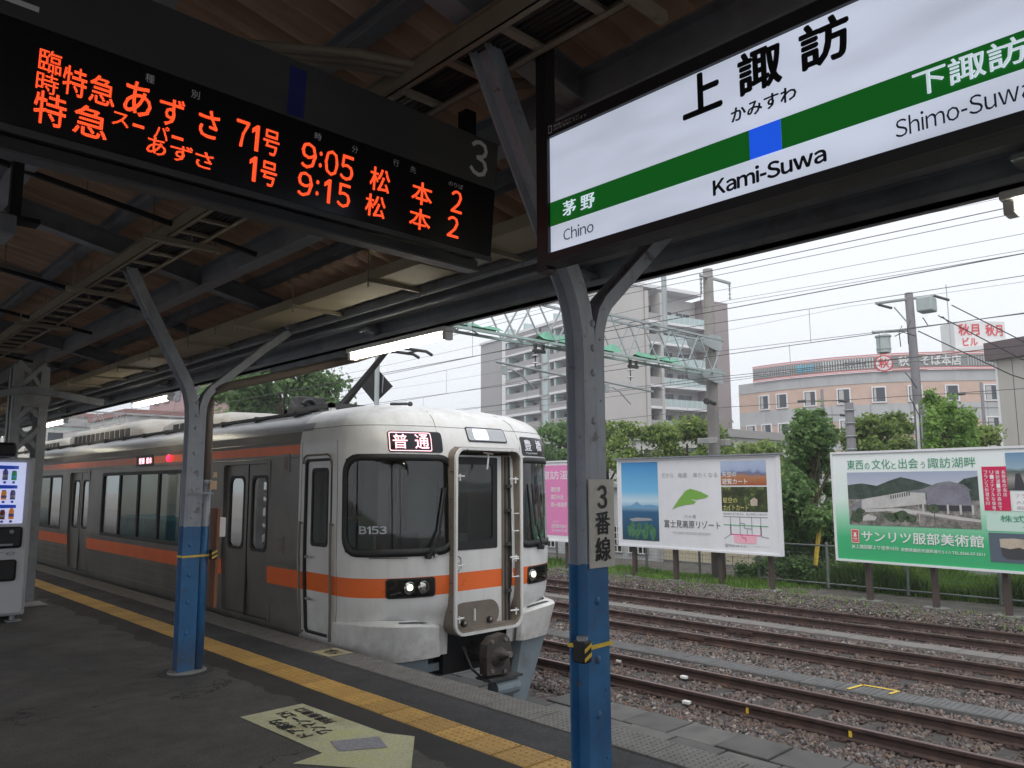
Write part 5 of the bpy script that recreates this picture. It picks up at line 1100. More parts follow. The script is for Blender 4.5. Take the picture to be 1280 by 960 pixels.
mb = MB(); mb.box(XC-HW-.004, 7.52, .02, XC-HW+.012, 7.72, .14, 'jamb') if 0 else rect(mb, lambda u, v, d=0: S(u, v, .004), -1.86, .03, -1.70, .14, 'galv'); mb.build('data_plate', tr)
# underframe boxes and wheels
mb = MB(); mb.box(XC-1.25, 8.2, -.45, XC+1.25, 26.4, -.08, 'under'); mb.build('underframe', tr)
for y in (9.4, 11.5, 22.2, 24.3):
    for s_ in (-.53, .53): mb = MB(); mb.tube([(XC+s_-.06, y, -.57), (XC+s_+.06, y, -.57)], .43, 'under', 20); mb.build('wheel', tr)
# pantograph and roof kit
pg = MB(); pz = 2.66; px_, py_ = XC, 9.55
pg.box(px_-.75, 8.9, pz, px_+.75, 8.98, pz+.06, 'under'); pg.box(px_-.75, 10.1, pz, px_+.75, 10.18, pz+.06, 'under'); pg.box(px_-.75, 8.9, pz, px_-.69, 10.18, pz+.06, 'under'); pg.box(px_+.69, 8.9, pz, px_+.75, 10.18, pz+.06, 'under')
for x in (-.7, .7):
    for y in (8.95, 10.12): pg.tube([(px_+x, y, 2.56), (px_+x, y, pz+.02)], .05, 'white', 8)
bs = pg.build('pantograph_base', tr)
mb = MB(); mb.tube([(px_, 9.85, 2.80), (px_, 8.72, 3.50)], .045, 'under', 8, .04); mb.tube([(px_-.12, 9.85, 2.76), (px_-.05, 8.72, 3.46)], .015, 'under', 6); mb.tube([(px_-.3, 9.85, 2.78), (px_+.3, 9.85, 2.78)], .05, 'under', 8); mb.build('lower_arm', bs)
mb = MB(); mb.tube([(px_, 8.72, 3.50), (px_, 8.65, 3.46), (px_, 8.55, 3.45)], .035, 'under', 8); mb.build('upper_arm', bs)
mb = MB()
for y in (8.42, 8.72): mb.tube([(px_-.52, y, 3.43), (px_-.42, y, 3.47), (px_+.42, y, 3.47), (px_+.52, y, 3.43)], .022, 'under', 6)
mb.tube([(px_-.3, 8.42, 3.47), (px_-.3, 8.72, 3.47)], .015, 'under', 6); mb.tube([(px_+.3, 8.42, 3.47), (px_+.3, 8.72, 3.47)], .015, 'under', 6); mb.build('contact_head', bs)
mb = MB(); mb.bevbox(XC-.35, 10.5, 2.6, XC+.1, 10.8, 2.98, 'under', .02)
for i in range(3): mb.tube([(XC-.45+.2*i, 10.35, 2.6), (XC-.45+.2*i, 10.35, 2.72), (XC-.42+.2*i, 10.6, 2.9)], .03, 'cable', 6)
mb.tube([(XC-.2+.12*math.cos(2*math.pi*i/14), 10.47, 2.82+.11*math.sin(2*math.pi*i/14)) for i in range(15)], .025, 'under', 6); mb.build('arrester_box', tr); mb = MB(); mb.bevbox(XC+.5, 10.4, 2.6, XC+.8, 11.1, 2.86, 'acwhite', .02); mb.build('roof_box', tr)
mb = MB(); mb.tube([(XC-.3, 8.2, 2.63), (XC-.3, 8.2, 2.68), (XC-.05, 8.2, 2.70)], .02, 'under', 6); mb.sphere((XC+.0, 8.2, 2.70), .035, 'under', 8, 5); mb.build('whistle', tr)
mb = MB(); mb.tube([(XC+.75, 7.9, 2.56), (XC+.75, 7.9, 2.62)], .03, 'under', 8); mb.build('antenna_stub', tr)
# --- second carriage (simple)
t2 = thing('train_car', 'second train carriage coupled behind the first, mostly hidden by the column', 'train', (XC, 37, -1.0), 'train carriages')
side(t2, 27.2, 46, -1, [(28.6, 29.9), (36, 37.3), (43.3, 44.6)], [(30.4, 35.4), (37.9, 42.8)]); side(t2, 27.2, 46, 1, [(28.6, 29.9), (36, 37.3), (43.3, 44.6)], [(30.4, 35.4), (37.9, 42.8)])
roof(t2, 27.2, 46, [(28.5, 33, .38, 1.0), (35, 39.5, .38, 1.0)]); inside(t2, 27.2, 46)
mb = MB(); mb.box(XC-1.42, 27.2, -.1, XC+1.42, 27.25, 2.5, 'inox'); mb.box(XC-1.42, 26.56, -.1, XC-.5, 26.6, 2.5, 'inox'); mb.build('end_wall', t2)
mb = MB(); mb.box(XC-.5, 26.6, 0, XC+.5, 27.2, 2.1, 'rubber'); mb.build('gangway', t2)
mb = MB(); mb.box(XC-1.42, 26.57, -.1, XC+1.42, 26.62, 2.5, 'inox'); mb.build('end_wall', tr)

# signal post with black diamond board, beyond the train
dg = thing('diamond_board', 'black diamond shaped signal board seen from behind, above the train roof', 'signal board', (7.75, 11.7, -1.16))
mb = MB(); mb.tube([(7.72, 11.65, -1.16), (7.72, 11.65, 4.15)], .045, 'galv', 10); mb.build('pole', dg)
mb = MB(); fx = Vector((.725, -.688, 0)); q = [Vector((7.75, 11.72, 3.42))+fx*a+Vector((0, 0, b)) for a, b in ((-.30, .03), (0, .34), (.30, .0), (-.02, -.31))]; nn_ = Vector((.688, .725, 0))*.02
mb.add([p for p in q]+[p+nn_ for p in q], [(0, 1, 2, 3), (7, 6, 5, 4), (0, 4, 5, 1), (1, 5, 6, 2), (2, 6, 7, 3), (3, 7, 4, 0)], 'black'); mb.build('board', dg)
mb = MB(); mb.beam((7.80, 11.6, 3.3), (7.82, 11.6, 3.62), .012, .012, 'steel_light'); mb.build('clamp', dg)
# ================================================================ billboards
M['bwhite'] = mat('board_white', (.74, .75, .78), .4, var=.03, dirt=(.5, .5, .48), dirt_amt=.3, dirt_s=1, streak=True); M['bpost'] = mat('board_post', (.07, .05, .045), .6, var=.2)
def gradmat(name, stops, axis=2, lo=0.0, hi=1.0, noisy=0.0, ns=4.0):
    """flat print: a vertical colour gradient belonging to the printed picture (object z from lo to hi)"""
    t = NT(name); v = t.coord('World'); s = t.node("ShaderNodeSeparateXYZ"); t.link(v, s.inputs[0]); mr = t.node("ShaderNodeMapRange"); mr.inputs[1].default_value = lo; mr.inputs[2].default_value = hi
    z = s.outputs[axis]
    if noisy: z = t.math('ADD', z, t.math('MULTIPLY', t.math('SUBTRACT', t.noise(v, ns, 6, .7), .5), noisy))
    t.link(z, mr.inputs[0]); c = t.ramp(mr.outputs[0], stops); t.link(c, t.b.inputs['Base Color']); t.b.inputs['Roughness'].default_value = .35; return t.m
def printmat(name, stops, scale=6, r=.4):
    t = NT(name); v = t.coord('World'); c = t.ramp(t.noise(v, scale, 8, .75), stops); t.link(c, t.b.inputs['Base Color']); t.b.inputs['Roughness'].default_value = r; return t.m
F = lambda n, c: M.setdefault(n, flat(n, c, .45))
F('p_darkgrey', (.12, .12, .13)); F('p_grey', (.34, .34, .36)); F('p_green', (.20, .42, .07)); F('p_greenline', (.10, .45, .22)); F('p_pink', (.75, .10, .28)); F('p_palepink', (.85, .45, .55)); F('p_white', (.82, .82, .82)); F('p_green2', (.045, .30, .16)); F('p_magenta', (.62, .02, .10)); F('p_red', (.60, .03, .03))
F('p_roof', (.20, .21, .23)); F('p_wall', (.55, .54, .52)); F('p_hill_', (.035, .06, .045)); F('p_tree', (.05, .08, .04)); F('p_facade', (.22, .22, .27)); F('p_ground', (.28, .25, .24)); F('p_dark', (.05, .05, .06)); F('p_cream', (.50, .42, .33)); F('p_potdark', (.06, .06, .065)); F('p_mint', (.55, .74, .66)); F('p_yellow', (.6, .55, .2)); F('p_bluegrey', (.10, .13, .17))
for n_, st_, sc_ in (('p_hill', [(.35, (.02, .035, .03)), (.5, (.05, .075, .06)), (.7, (.10, .13, .11))], 5), ('p_tree', [(.35, (.015, .03, .015)), (.5, (.06, .09, .05)), (.7, (.16, .19, .12))], 14), ('p_facade', [(.35, (.17, .16, .20)), (.65, (.27, .27, .33))], 3), ('p_ground', [(.3, (.16, .15, .14)), (.7, (.36, .33, .31))], 9), ('p_wall', [(.3, (.42, .41, .40)), (.7, (.62, .61, .60))], 4), ('p_roof', [(.3, (.13, .14, .15)), (.7, (.26, .27, .29))], 5), ('p_course', [(.35, (.03, .10, .05)), (.6, (.09, .25, .12)), (.75, (.2, .35, .2))], 9), ('p_cream', [(.35, (.40, .33, .25)), (.7, (.62, .54, .44))], 7)): M[n_] = printmat(n_, st_, sc_)
def board(name, label, x0y, dirv, W, z0, z1, posts, foot, fill='bwhite', roofcap=True, bottom=-1.12):
    o = Vector((*x0y, 0)); d = Vector((*dirv, 0)).normalized(); b = thing(name, label, 'billboard', (o.x, o.y, bottom)); n = Vector((0, 0, 1)).cross(d)*-1 if False else d.cross(Vector((0, 0, 1)))
    mp_ = lambda u, v, dd=0.0: tuple(o+d*u+Vector((0, 0, v))+n*dd)
    def bx(mb, u0, v0, d0, u1, v1, d1, m): 
        c = [mp_(u, v, dd) for dd in (d0, d1) for (u, v) in ((u0, v0), (u1, v0), (u1, v1), (u0, v1))]
        mb.add(c, [(3, 2, 1, 0), (4, 5, 6, 7), (0, 1, 5, 4), (1, 2, 6, 5), (2, 3, 7, 6), (3, 0, 4, 7)], m)
    mb = MB(); bx(mb, .006, z0+.006, -.12, W-.006, z1-.006, -.001, fill); mb.build('panel', b)
    mb = MB()
    for (a, c_, e, f) in ((0, z0, W, z0+.05), (0, z1-.05, W, z1), (0, z0+.05, .05, z1-.05), (W-.05, z0+.05, W, z1-.05)): bx(mb, a, c_, -.13, e, f, .03, 'bwhite')
    mb.build('frame', b)
    if roofcap: mb = MB(); bx(mb, -.12, z1+.002, -.22, W+.06, z1+.035, .09, 'steel'); mb.build('top_cover', b)
    for (u, dz) in posts:
        mb = MB(); bx(mb, u-.055, bottom, -.16, u+.055, z0+.6, -.125, 'bpost'); bx(mb, u-.055, bottom, -.25, u-.045, z0+.6, -.16, 'bpost'); bx(mb, u+.045, bottom, -.25, u+.055, z0+.6, -.16, 'bpost'); mb.build('post', b)
        mb = MB(); bx(mb, u-.25, bottom-.05, -.34, u+.25, bottom+.05, .0, 'concrete_d'); mb.build('footing', b)
    return b, mp_, bx
# white resort board
wb, wm, wbx = board('billboard', 'white billboard with a green leaf mark, a lake photo and small pictures', (19.0, 15.30), (0, -1), 5.32, -.20, 2.42, [(.45, 0), (1.93, 0), (3.42, 0), (4.9, 0)], 'concrete')
M['ph_lake'] = gradmat('print_blue_sky_sea', [(0, (.02, .07, .10)), (.36, (.03, .12, .25)), (.44, (.30, .50, .68)), (.50, (.55, .72, .82)), (.62, (.18, .50, .78)), (1, (.04, .26, .58))], lo=0, hi=2.32)
mb = MB(); L0 = .15; rect(mb, wm, L0, .0, 1.51, 2.32, 'ph_lake', .004)
poly(mb, wm, [(L0, .98), (.5, 1.02), (.72, 1.14), (.9, 1.03), (1.2, 1.06), (1.51, 1.02), (1.51, .96), (L0, .94)], M.setdefault('p_fuji', flat('p_fuji', (.16, .36, .55), .5)), .006)
for k in range(12):
    u = .42+.085*k+.05*math.sin(k*2.2); v = .28+.12*math.sin(k*1.7); poly(mb, wm, [(u-.10, v+.10), (u-.02, v-.16), (u+.03, v-.18), (u+.10, v+.02), (u+.02, v+.16)], M.setdefault('p_course', flat('p_course', (.07, .22, .10), .5)), .007+.0005*k)
poly(mb, wm, [(.42, .62), (.55, .55), (1.3, .60), (1.2, .66), (.7, .67)], 'p_grey', .0065)
mb.build('lake_picture', wb)
mb = MB(); poly(mb, wm, [(1.98, .93), (2.20, 1.20), (2.45, 1.46), (2.62, 1.53), (2.95, 1.45), (3.22, 1.33), (3.10, 1.27), (2.80, 1.22), (2.62, 1.235), (2.80, 1.17), (2.72, 1.10), (2.45, 1.07), (2.2, 1.02)], 'p_green', .006); mb.build('leaf_mark', wb)
mb = MB(); wf = lambda u, v: wm(u, v, .007)
for s_, a, b in (('だから', 1.66, 2.06), ('毎週', 2.22, 2.52), ('来たくなる', 2.72, 3.52)): txt(mb, s_, (a, 1.84, b, 1.98), wf, 'p_grey')
txt(mb, '八ヶ岳', (2.40, .70, 2.78, .80), wf, 'p_darkgrey'); txt(mb, '富士見高原リゾート', (1.70, .42, 3.55, .64), wf, 'p_darkgrey', .006); txt(mb, 'FUJIMI KOUGEN RESORT', (2.0, .24, 3.25, .31), wf, 'p_grey')
mb.build('lettering', wb)
M['ph_autumn'] = gradmat('print_autumn', [(0, (.35, .10, .04)), (.35, (.45, .20, .09)), (.5, (.12, .16, .28)), (.62, (.35, .42, .60)), (1, (.45, .55, .72))], lo=1.62, hi=2.27, noisy=.35)
M['ph_night'] = printmat('print_night', [(.38, (.012, .014, .01)), (.55, (.05, .07, .02)), (.68, (.35, .45, .14)), (.8, (.6, .65, .35))], 3)
mb = MB(); rect(mb, wm, 3.62, 1.62, 4.98, 2.28, 'ph_autumn', .004); txt(mb, '天空の', (3.66, 1.85, 4.10, 1.99), wf, 'p_white', .012); txt(mb, '遊覧カート', (3.66, 1.65, 4.42, 1.80), wf, 'p_white', .012); mb.build('autumn_picture', wb)
mb = MB(); rect(mb, wm, 3.62, .92, 4.98, 1.58, 'ph_night', .004); poly(mb, wm, [(4.5, 1.08), (4.68, 1.08), (4.70, 1.24), (4.6, 1.30), (4.48, 1.22)], 'p_cream', .0055); txt(mb, '星空の', (3.66, 1.15, 4.10, 1.29), wf, 'p_yellow', .012); txt(mb, 'ナイトカート', (3.66, .95, 4.42, 1.10), wf, 'p_yellow', .012); mb.build('night_picture', wb)
mb = MB(); wl = lambda a, b, c_, d, m, w=.022: mb.add([wm(*p_, .0065) for p_ in ([(a, b-w/2), (c_, d-w/2), (c_, d+w/2), (a, b+w/2)] if abs(c_-a) > abs(d-b) else [(a-w/2, b), (a+w/2, b), (c_+w/2, d), (c_-w/2, d)])], [(0, 1, 2, 3)], m)
poly(mb, wm, rrect(3.95, .08, 4.63, .30, .08, 3), 'p_palepink', .005)
for a, b, c_, d in ((3.65, .78, 4.97, .78), (3.87, .78, 3.87, .30), (4.15, .78, 4.15, .30), (4.5, .78, 4.5, .32), (4.76, .78, 4.76, .30), (4.15, .62, 4.3, .60), (4.28, .60, 4.28, .48), (4.28, .48, 4.5, .47), (4.36, .47, 4.36, .3)): wl(a, b, c_, d, 'p_grey')
wl(3.66, .56, 4.97, .55, 'p_greenline'); wl(3.66, .18, 3.88, .32, 'p_grey')
for a, b, c_, d in ((3.87, .55, 3.87, .31), (3.87, .31, 4.76, .30), (4.76, .55, 4.76, .30), (4.20, .30, 4.20, .24), (4.20, .23, 4.32, .22), (4.31, .22, 4.31, .12)): wl(a, b, c_, d, 'p_pink', .026)
wl(4.76, .28, 4.98, .25, 'p_grey'); txt(mb, '諏訪南ICより約15分　富士見駅より約15分', (3.66, .83, 4.96, .88), wf, 'p_darkgrey'); txt(mb, '☎0266-66-2121', (3.66, -.03, 4.32, .05), wf, 'p_darkgrey'); txt(mb, 'http://www.fujimikogen-resort.jp', (4.36, .0, 4.96, .04), wf, 'p_grey'); mb.build('road_map', wb)
# pink board, left, seen between cab and post
pb, pm_, _ = board('billboard', 'pink billboard with white lettering, partly behind the train cab', (19.0, 22.6), (0, -1), 5.9, -.20, 2.45, [(.5, 0), (2.2, 0), (3.7, 0), (5.0, 0)], 'concrete', roofcap=False)
M['bpink'] = flat('pink_print', (.72, .24, .48), .4)
mb = MB(); rect(mb, pm_, .06, .0, 5.84, 2.30, 'bpink', .004); mb.build('pink_print', pb)
mb = MB(); pf_ = lambda u, v: pm_(u, v, .007); txt(mb, '上諏訪温泉', (3.53, 1.83, 5.72, 2.12), pf_, 'p_white'); txt(mb, '諏訪湖', (4.45, 1.42, 4.87, 1.58), pf_, 'p_white', .01); txt(mb, '諏訪大社', (4.45, 1.17, 5.03, 1.33), pf_, 'p_white', .01); txt(mb, '霧ヶ峰高原', (4.45, .92, 5.17, 1.08), pf_, 'p_white', .01)
txt(mb, '一般社団法人', (4.5, .42, 4.81, .47), pf_, 'p_white'); txt(mb, '諏訪観光協会', (4.47, .24, 5.15, .36), pf_, 'p_white', .008); txt(mb, 'TEL.0266-52-2111', (4.47, .12, 5.15, .20), pf_, 'p_white'); mb.build('lettering', pb)
mb = MB(); poly(mb, pm_, [(.4, .3), (1.2, .5), (2.0, .35), (2.9, .55), (2.7, 1.4), (1.7, 1.8), (.7, 1.5)], 'p_palepink', .006); mb.build('print_shape', pb)
# green museum board
M['gb'] = gradmat('print_green_fade', [(0, (.05, .42, .17)), (.22, (.06, .46, .20)), (.40, (.34, .68, .48)), (.56, (.72, .84, .79)), (1, (.84, .88, .88))], lo=-.2, hi=2.45)
gbo, gm_, gbx = board('billboard', 'white and green museum billboard with a photo of a long building', (18.95, 8.55), (-.07, -1), 6.2, -.19, 2.42, [(.69, 0), (2.17, 0), (3.60, 0), (5.1, 0)], 'concrete', fill='gb', roofcap=False)
G = lambda u, v, d=0.0: gm_(.58+.865*u, v, d); gf_ = lambda u, v: G(u, v, .009)
M['ph_sky'] = gradmat('print_pale_sky', [(0, (.60, .62, .68)), (1, (.36, .42, .55))], lo=1.3, hi=1.92)
M['ph_yard'] = printmat('print_yard', [(.3, (.05, .07, .04)), (.45, (.14, .14, .12)), (.6, (.33, .30, .29)), (.75, (.55, .53, .50))], 5)
mb = MB(); rect(mb, G, -.22, .68, 3.12, 1.92, 'ph_sky', .004)
poly(mb, G, [(-.22, 1.28), (-.22, 1.62), (.2, 1.66), (.6, 1.60), (.95, 1.72), (1.25, 1.80), (1.6, 1.73), (2.0, 1.62), (2.5, 1.55), (2.8, 1.75), (3.12, 1.80), (3.12, 1.2)], 'p_hill', .005)
rect(mb, G, -.22, .68, 3.12, 1.28, 'ph_yard', .0055)
poly(mb, G, [(-.2, 1.02), (.15, 1.30), (.15, 1.02)], 'p_facade', .006); poly(mb, G, [(.15, 1.05), (.15, 1.28), (1.25, 1.45), (1.85, 1.52), (1.85, 1.20), (.9, 1.10)], 'p_wall', .0065)
poly(mb, G, [(1.20, 1.46), (1.80, 1.53), (2.15, 1.66), (2.45, 1.70), (2.80, 1.62), (2.95, 1.50), (2.75, 1.46), (1.9, 1.44)], 'p_roof', .007)
poly(mb, G, [(1.88, 1.18), (1.88, 1.44), (2.05, 1.56), (2.35, 1.63), (2.65, 1.60), (2.90, 1.48), (2.95, 1.18)], 'p_facade', .0075)
for u in (1.75, 2.35, 2.65, 2.93): rect(mb, G, u, .98, u+.05, 1.19, 'p_wall', .0078)
rect(mb, G, 1.85, 1.05, 2.95, 1.17, 'p_dark', .0072)
for k in range(9): rect(mb, G, .95+.03*k*2, 1.30+.01*k, .98+.03*k*2, 1.38+.01*k, 'p_dark', .0072)
poly(mb, G, [(.2, .98), (.9, 1.02), (3.12, .82), (3.12, .88), (1.2, 1.09), (.2, 1.05)], 'p_wall', .0076); poly(mb, G, [(1.6, .95), (3.12, .76), (3.12, .80), (1.6, .99)], 'p_ground', .0079)
rg = random.Random(4)
for (u, v, r_) in ((0, .86, .2), (.95, .88, .17), (1.2, .92, .2), (1.45, .86, .16), (2.02, 1.1, .16), (.1, 1.0, .12)):
    poly(mb, G, [(u+r_*1.1*math.cos(2*math.pi*i/14)*rg.uniform(.7, 1.1), v+r_*.7*math.sin(2*math.pi*i/14)*rg.uniform(.7, 1.1)) for i in range(14)], 'p_tree', .0082)
rect(mb, G, 1.66, .74, 1.675, 1.25, 'p_wall', .0085); rect(mb, G, 2.03, .76, 2.05, 1.1, 'p_tree', .0085); poly(mb, G, [(.15, .78), (.5, .80), (.55, .88), (.3, .94), (.18, .88)], 'p_wall', .0086); mb.build('museum_photo', gbo)
mb = MB()
for s_, a, b, sc in (('東西', -.20, .26, 1), ('の', .30, .44, .65), ('文化', .50, 1.0, 1), ('と', 1.03, 1.15, .65), ('出会', 1.22, 1.72, 1), ('う', 1.78, 1.90, .65), ('諏訪湖畔', 1.96, 3.10, 1)): txt(mb, s_, (a, 1.99, b, 1.99+.23*sc), gf_, 'p_green2')
txt(mb, 'サンリツ服部美術館', (.10, .30, 3.14, .55), gf_, 'p_white', .022); txt(mb, 'JR上諏訪駅より徒歩15分', (-.20, .11, 1.08, .22), gf_, 'p_white', .008); txt(mb, '長野県諏訪市湖岸通り2-1-1 TEL.0266-57-3311', (1.14, .12, 3.14, .20), gf_, 'p_white', .008)
mb.build('lettering', gbo)
mb = MB(); rect(mb, G, -.20, .25, .03, .58, 'p_red', .006); ring(mb, G, [(-.19, .26), (.02, .26), (.02, .57), (-.19, .57)], [(-.175, .275), (.005, .275), (.005, .555), (-.175, .555)], 'p_white', (.008,), (.008,))
for a, b, c_, d in ((-.15, .50, -.03, .51), (-.12, .40, -.05, .49), (-.15, .42, -.02, .43), (-.13, .30, -.12, .40), (-.09, .30, -.08, .40), (-.05, .30, -.04, .40), (-.15, .35, -.02, .36)): rect(mb, G, a, b, c_, d, 'p_white', .009)
mb.build('red_crest', gbo)
mb = MB(); rect(mb, G, 3.22, 1.08, 3.80, 2.0, 'p_magenta', .006)
for i, (s_, n) in enumerate((('長野県の名店', 0), ('諏訪湖一望の高台で', 1), ('リーズナブルな価格の', 2), ('フランス料理を…', 3))):
    u = 3.70-.13*i; L = len(s_)
    for k, ch in enumerate(s_): txt(mb, ch, (u-.045, 1.93-.092*(k+1), u+.035, 1.93-.092*k-.015), gf_, 'p_white', .012)
mb.build('magenta_panel', gbo)
mb = MB(); rect(mb, G, 3.76, 1.50, 5.6, 2.28, 'ph_sky' if 0 else M.setdefault('ph_rest', gradmat('print_restaurant', [(0, (.05, .05, .05)), (.3, (.35, .33, .30)), (.5, (.08, .12, .10)), (.6, (.30, .42, .52)), (1, (.14, .28, .45))], lo=1.5, hi=2.28, noisy=.15)), .0065); poly(mb, G, [(3.9, 1.5), (3.95, 1.85), (4.05, 1.85), (4.15, 1.5)], 'p_dark', .008); poly(mb, G, [(4.2, 1.5), (4.22, 1.75), (4.5, 1.75), (4.55, 1.5)], 'p_cream', .008); mb.build('restaurant_picture', gbo)
mb = MB(); rect(mb, G, 3.84, 1.08, 5.6, 1.47, 'p_white', .0055); txt(mb, 'フランス料理', (3.90, 1.35, 4.7, 1.43), gf_, 'p_grey'); txt(mb, 'JR上諏訪駅より車10分', (3.92, 1.22, 5.0, 1.29), gf_, 'p_grey'); txt(mb, '諏訪市 TEL 0266-52', (3.92, 1.11, 4.8, 1.18), gf_, 'p_grey'); mb.build('white_panel', gbo)
mb = MB(); rect(mb, G, 3.24, .66, 5.6, 1.04, 'p_mint', .0055); txt(mb, '株式会社', (3.55, .85, 4.6, .99), gf_, 'p_green2', .008); txt(mb, 'TEL.0266', (4.0, .69, 4.6, .76), gf_, 'p_green2'); mb.build('mint_panel', gbo)
mb = MB(); rect(mb, G, 3.26, .02, 4.35, .62, 'p_bluegrey', .0055); poly(mb, G, [(3.5, .42), (3.52, .16), (3.62, .09), (3.95, .09), (4.06, .18), (4.08, .42)], 'p_potdark', .007); poly(mb, G, [(3.49, .50), (3.5, .33), (3.7, .30), (3.9, .34), (4.08, .28), (4.09, .50), (3.8, .52)], 'p_cream', .0075); mb.build('bowl_picture', gbo)

# ================================================================ fences, shrubs, poles near the boards
def fence(name, label, x, y0, y1, n, ztop, zb, mesh=True):
    M.setdefault('fencegrey', mat('fence_grey', (.16, .18, .17), .6, .1, var=.15)); f = thing(name, label, 'fence', (x, (y0+y1)/2, zb)); L = (y1-y0)/n
    for i in range(n+1):
        mb = MB(); y = y0+L*i; mb.tube([(x, y, zb), (x, y, ztop+.05)], .04, 'fencegrey', 8); mb.sphere((x, y, ztop+.06), .042, 'fencegrey', 8, 4); mb.build('post', f)
    for z in (ztop, zb+.12): mb = MB(); mb.tube([(x, y0, z), (x, y1, z)], .024, 'fencegrey', 6); mb.build('rail', f)
    mb = MB()
    for k in range(5): z = zb+.25+(ztop-zb-.3)*k/5; mb.tube([(x+.03, y0, z), (x+.03, y1, z)], .004, 'fencegrey', 3)
    for k in range(int((y1-y0)/.12)): mb.beam((x+.03, y0+.12*k, zb+.12), (x+.03, y0+.12*k, ztop), .004, .004, 'fencegrey')
    tag(mb.build('wire_mesh', f), kind='stuff'); return f
fence('pipe_fence', 'galvanised pipe fence behind the green museum billboard', 20.5, -2.5, 11.5, 7, .02, -1.08)
fence('pipe_fence', 'galvanised pipe fence behind the white billboard, left of the tree', 20.9, 11.7, 27.7, 8, -.35, -1.2)
# low buildings behind the white board
M['beigewall'] = mat('beige_wall', (.52, .47, .35), .85, var=.06, dirt=(.25, .22, .16), dirt_amt=.5, streak=True); M['greywall'] = mat('grey_wall', (.42, .43, .44), .8, var=.06, dirt=(.25, .25, .24), dirt_amt=.4, streak=True)
bw = thing('low_wall', 'beige block wall behind the white billboard', 'wall', (24.2, 16, -1.2))
for i in range(14):
    for k in range(4): mb = MB(); mb.bevbox(24.1, 10.0+1.2*i+(.6 if k % 2 else 0)-.3, -1.1+.30*k, 24.3, 11.17+1.2*i+(.6 if k % 2 else 0)-.3, -.81+.30*k, 'beigewall', .008); mb.build('block', bw)
mb = MB(); mb.box(24.05, 9.6, -1.25, 24.35, 27.5, -1.08, 'concrete_d'); mb.build('footing', bw)
sh = thing('trackside_shed', 'grey trackside shed with white latticed windows behind the white billboard', 'shed', (25, 22, -1.2))
mb = MB(); mb.box(23.7, 17.3, -1.2, 26.5, 24.6, 1.55, 'greywall'); mb.build('wall', sh)
mb = MB(); mb.box(23.5, 17.1, 1.55, 26.7, 24.8, 1.68, 'steel_light'); mb.build('roof', sh)
for y in (17.7, 18.9, 20.4, 22.4):
    mb = MB(); mb.box(23.66, y, -.9, 23.70, y+.9, .1, 'skyblack')
    o = mb.build('window', sh); mb = MB()
    for k in range(5): mb.box(23.62, y+.22*k-.015, -.9, 23.655, y+.22*k+.015, .1, 'white'); mb.box(23.625, y-.02, -.9+.24*k, 23.65, y+.92, -.87+.24*k, 'white')
    mb.build('lattice', o)

# ---------------- vegetation
def leafmat(name, dark, mid, light):
    t = NT(name); g = t.node("ShaderNodeNewGeometry"); v = t.coord('World')
    a = t.ramp(t.noise(v, 1.1, 4), [(.32, dark), (.5, mid), (.68, light)]); b = t.ramp(g.outputs['Random Per Island'], [(0, (.65, .65, .65)), (1, (1.35, 1.3, 1.2))]); c = t.mix(1.0, a, b, 'MULTIPLY')
    t.link(c, t.b.inputs['Base Color']); t.b.inputs['Roughness'].default_value = .55; t.b.inputs['Specular IOR Level'].default_value = .3
    tl = t.node("ShaderNodeBsdfTranslucent"); t.link(c, tl.inputs[0]); mx = t.node("ShaderNodeMixShader"); mx.inputs[0].default_value = .5
    t.link(t.b.outputs[0], mx.inputs[1]); t.link(tl.outputs[0], mx.inputs[2]); t.link(mx.outputs[0], t.out.inputs[0]); return t.m
M['leaf_a'] = leafmat('leaves_dark', (.09, .17, .06), (.14, .25, .09), (.21, .33, .13)); M['leaf_b'] = leafmat('leaves_olive', (.14, .22, .06), (.22, .31, .09), (.30, .39, .13)); M['leaf_c'] = leafmat('leaves_bright', (.14, .27, .06), (.22, .38, .09), (.31, .47, .14))
def leaves(name, parent, clumps, n, size, m, seed, squash=(1, 1, 1), droop=0.0):
    rg = np.random.default_rng(seed); c = np.array([q[:3] for q in clumps]); r = np.array([q[3] for q in clumps]); w = r**2; w = w/w.sum()
    k = rg.choice(len(c), n, p=w); d = rg.normal(size=(n, 3)); d /= np.linalg.norm(d, axis=1)[:, None]; rad = np.abs(rg.normal(.75, .38, n))
    p = c[k]+d*(rad*r[k])[:, None]*np.array(squash)
    nrm = d*.6+rg.normal(size=(n, 3))*.6; nrm[:, 2] += .4; nrm /= np.linalg.norm(nrm, axis=1)[:, None]
    a = np.cross(nrm, rg.normal(size=(n, 3))); a /= np.linalg.norm(a, axis=1)[:, None]; b = np.cross(nrm, a); s = size*rg.uniform(.6, 1.3, n)[:, None]
    V = np.stack([p-a*s, p-b*s*.55+nrm*s*.12, p+a*s, p+b*s*.55+nrm*s*.12], 1).reshape(-1, 3)-np.array(parent.location if parent else (0, 0, 0))
    me = bpy.data.meshes.new(name); me.vertices.add(n*4); me.vertices.foreach_set('co', V.reshape(-1)); me.loops.add(n*4); me.loops.foreach_set('vertex_index', np.arange(n*4)); me.polygons.add(n); me.polygons.foreach_set('loop_start', np.arange(0, n*4, 4)); me.update(calc_edges=True); me.materials.append(M[m])
    o = bpy.data.objects.new(name, me); C.objects.link(o); o.parent = parent; return o
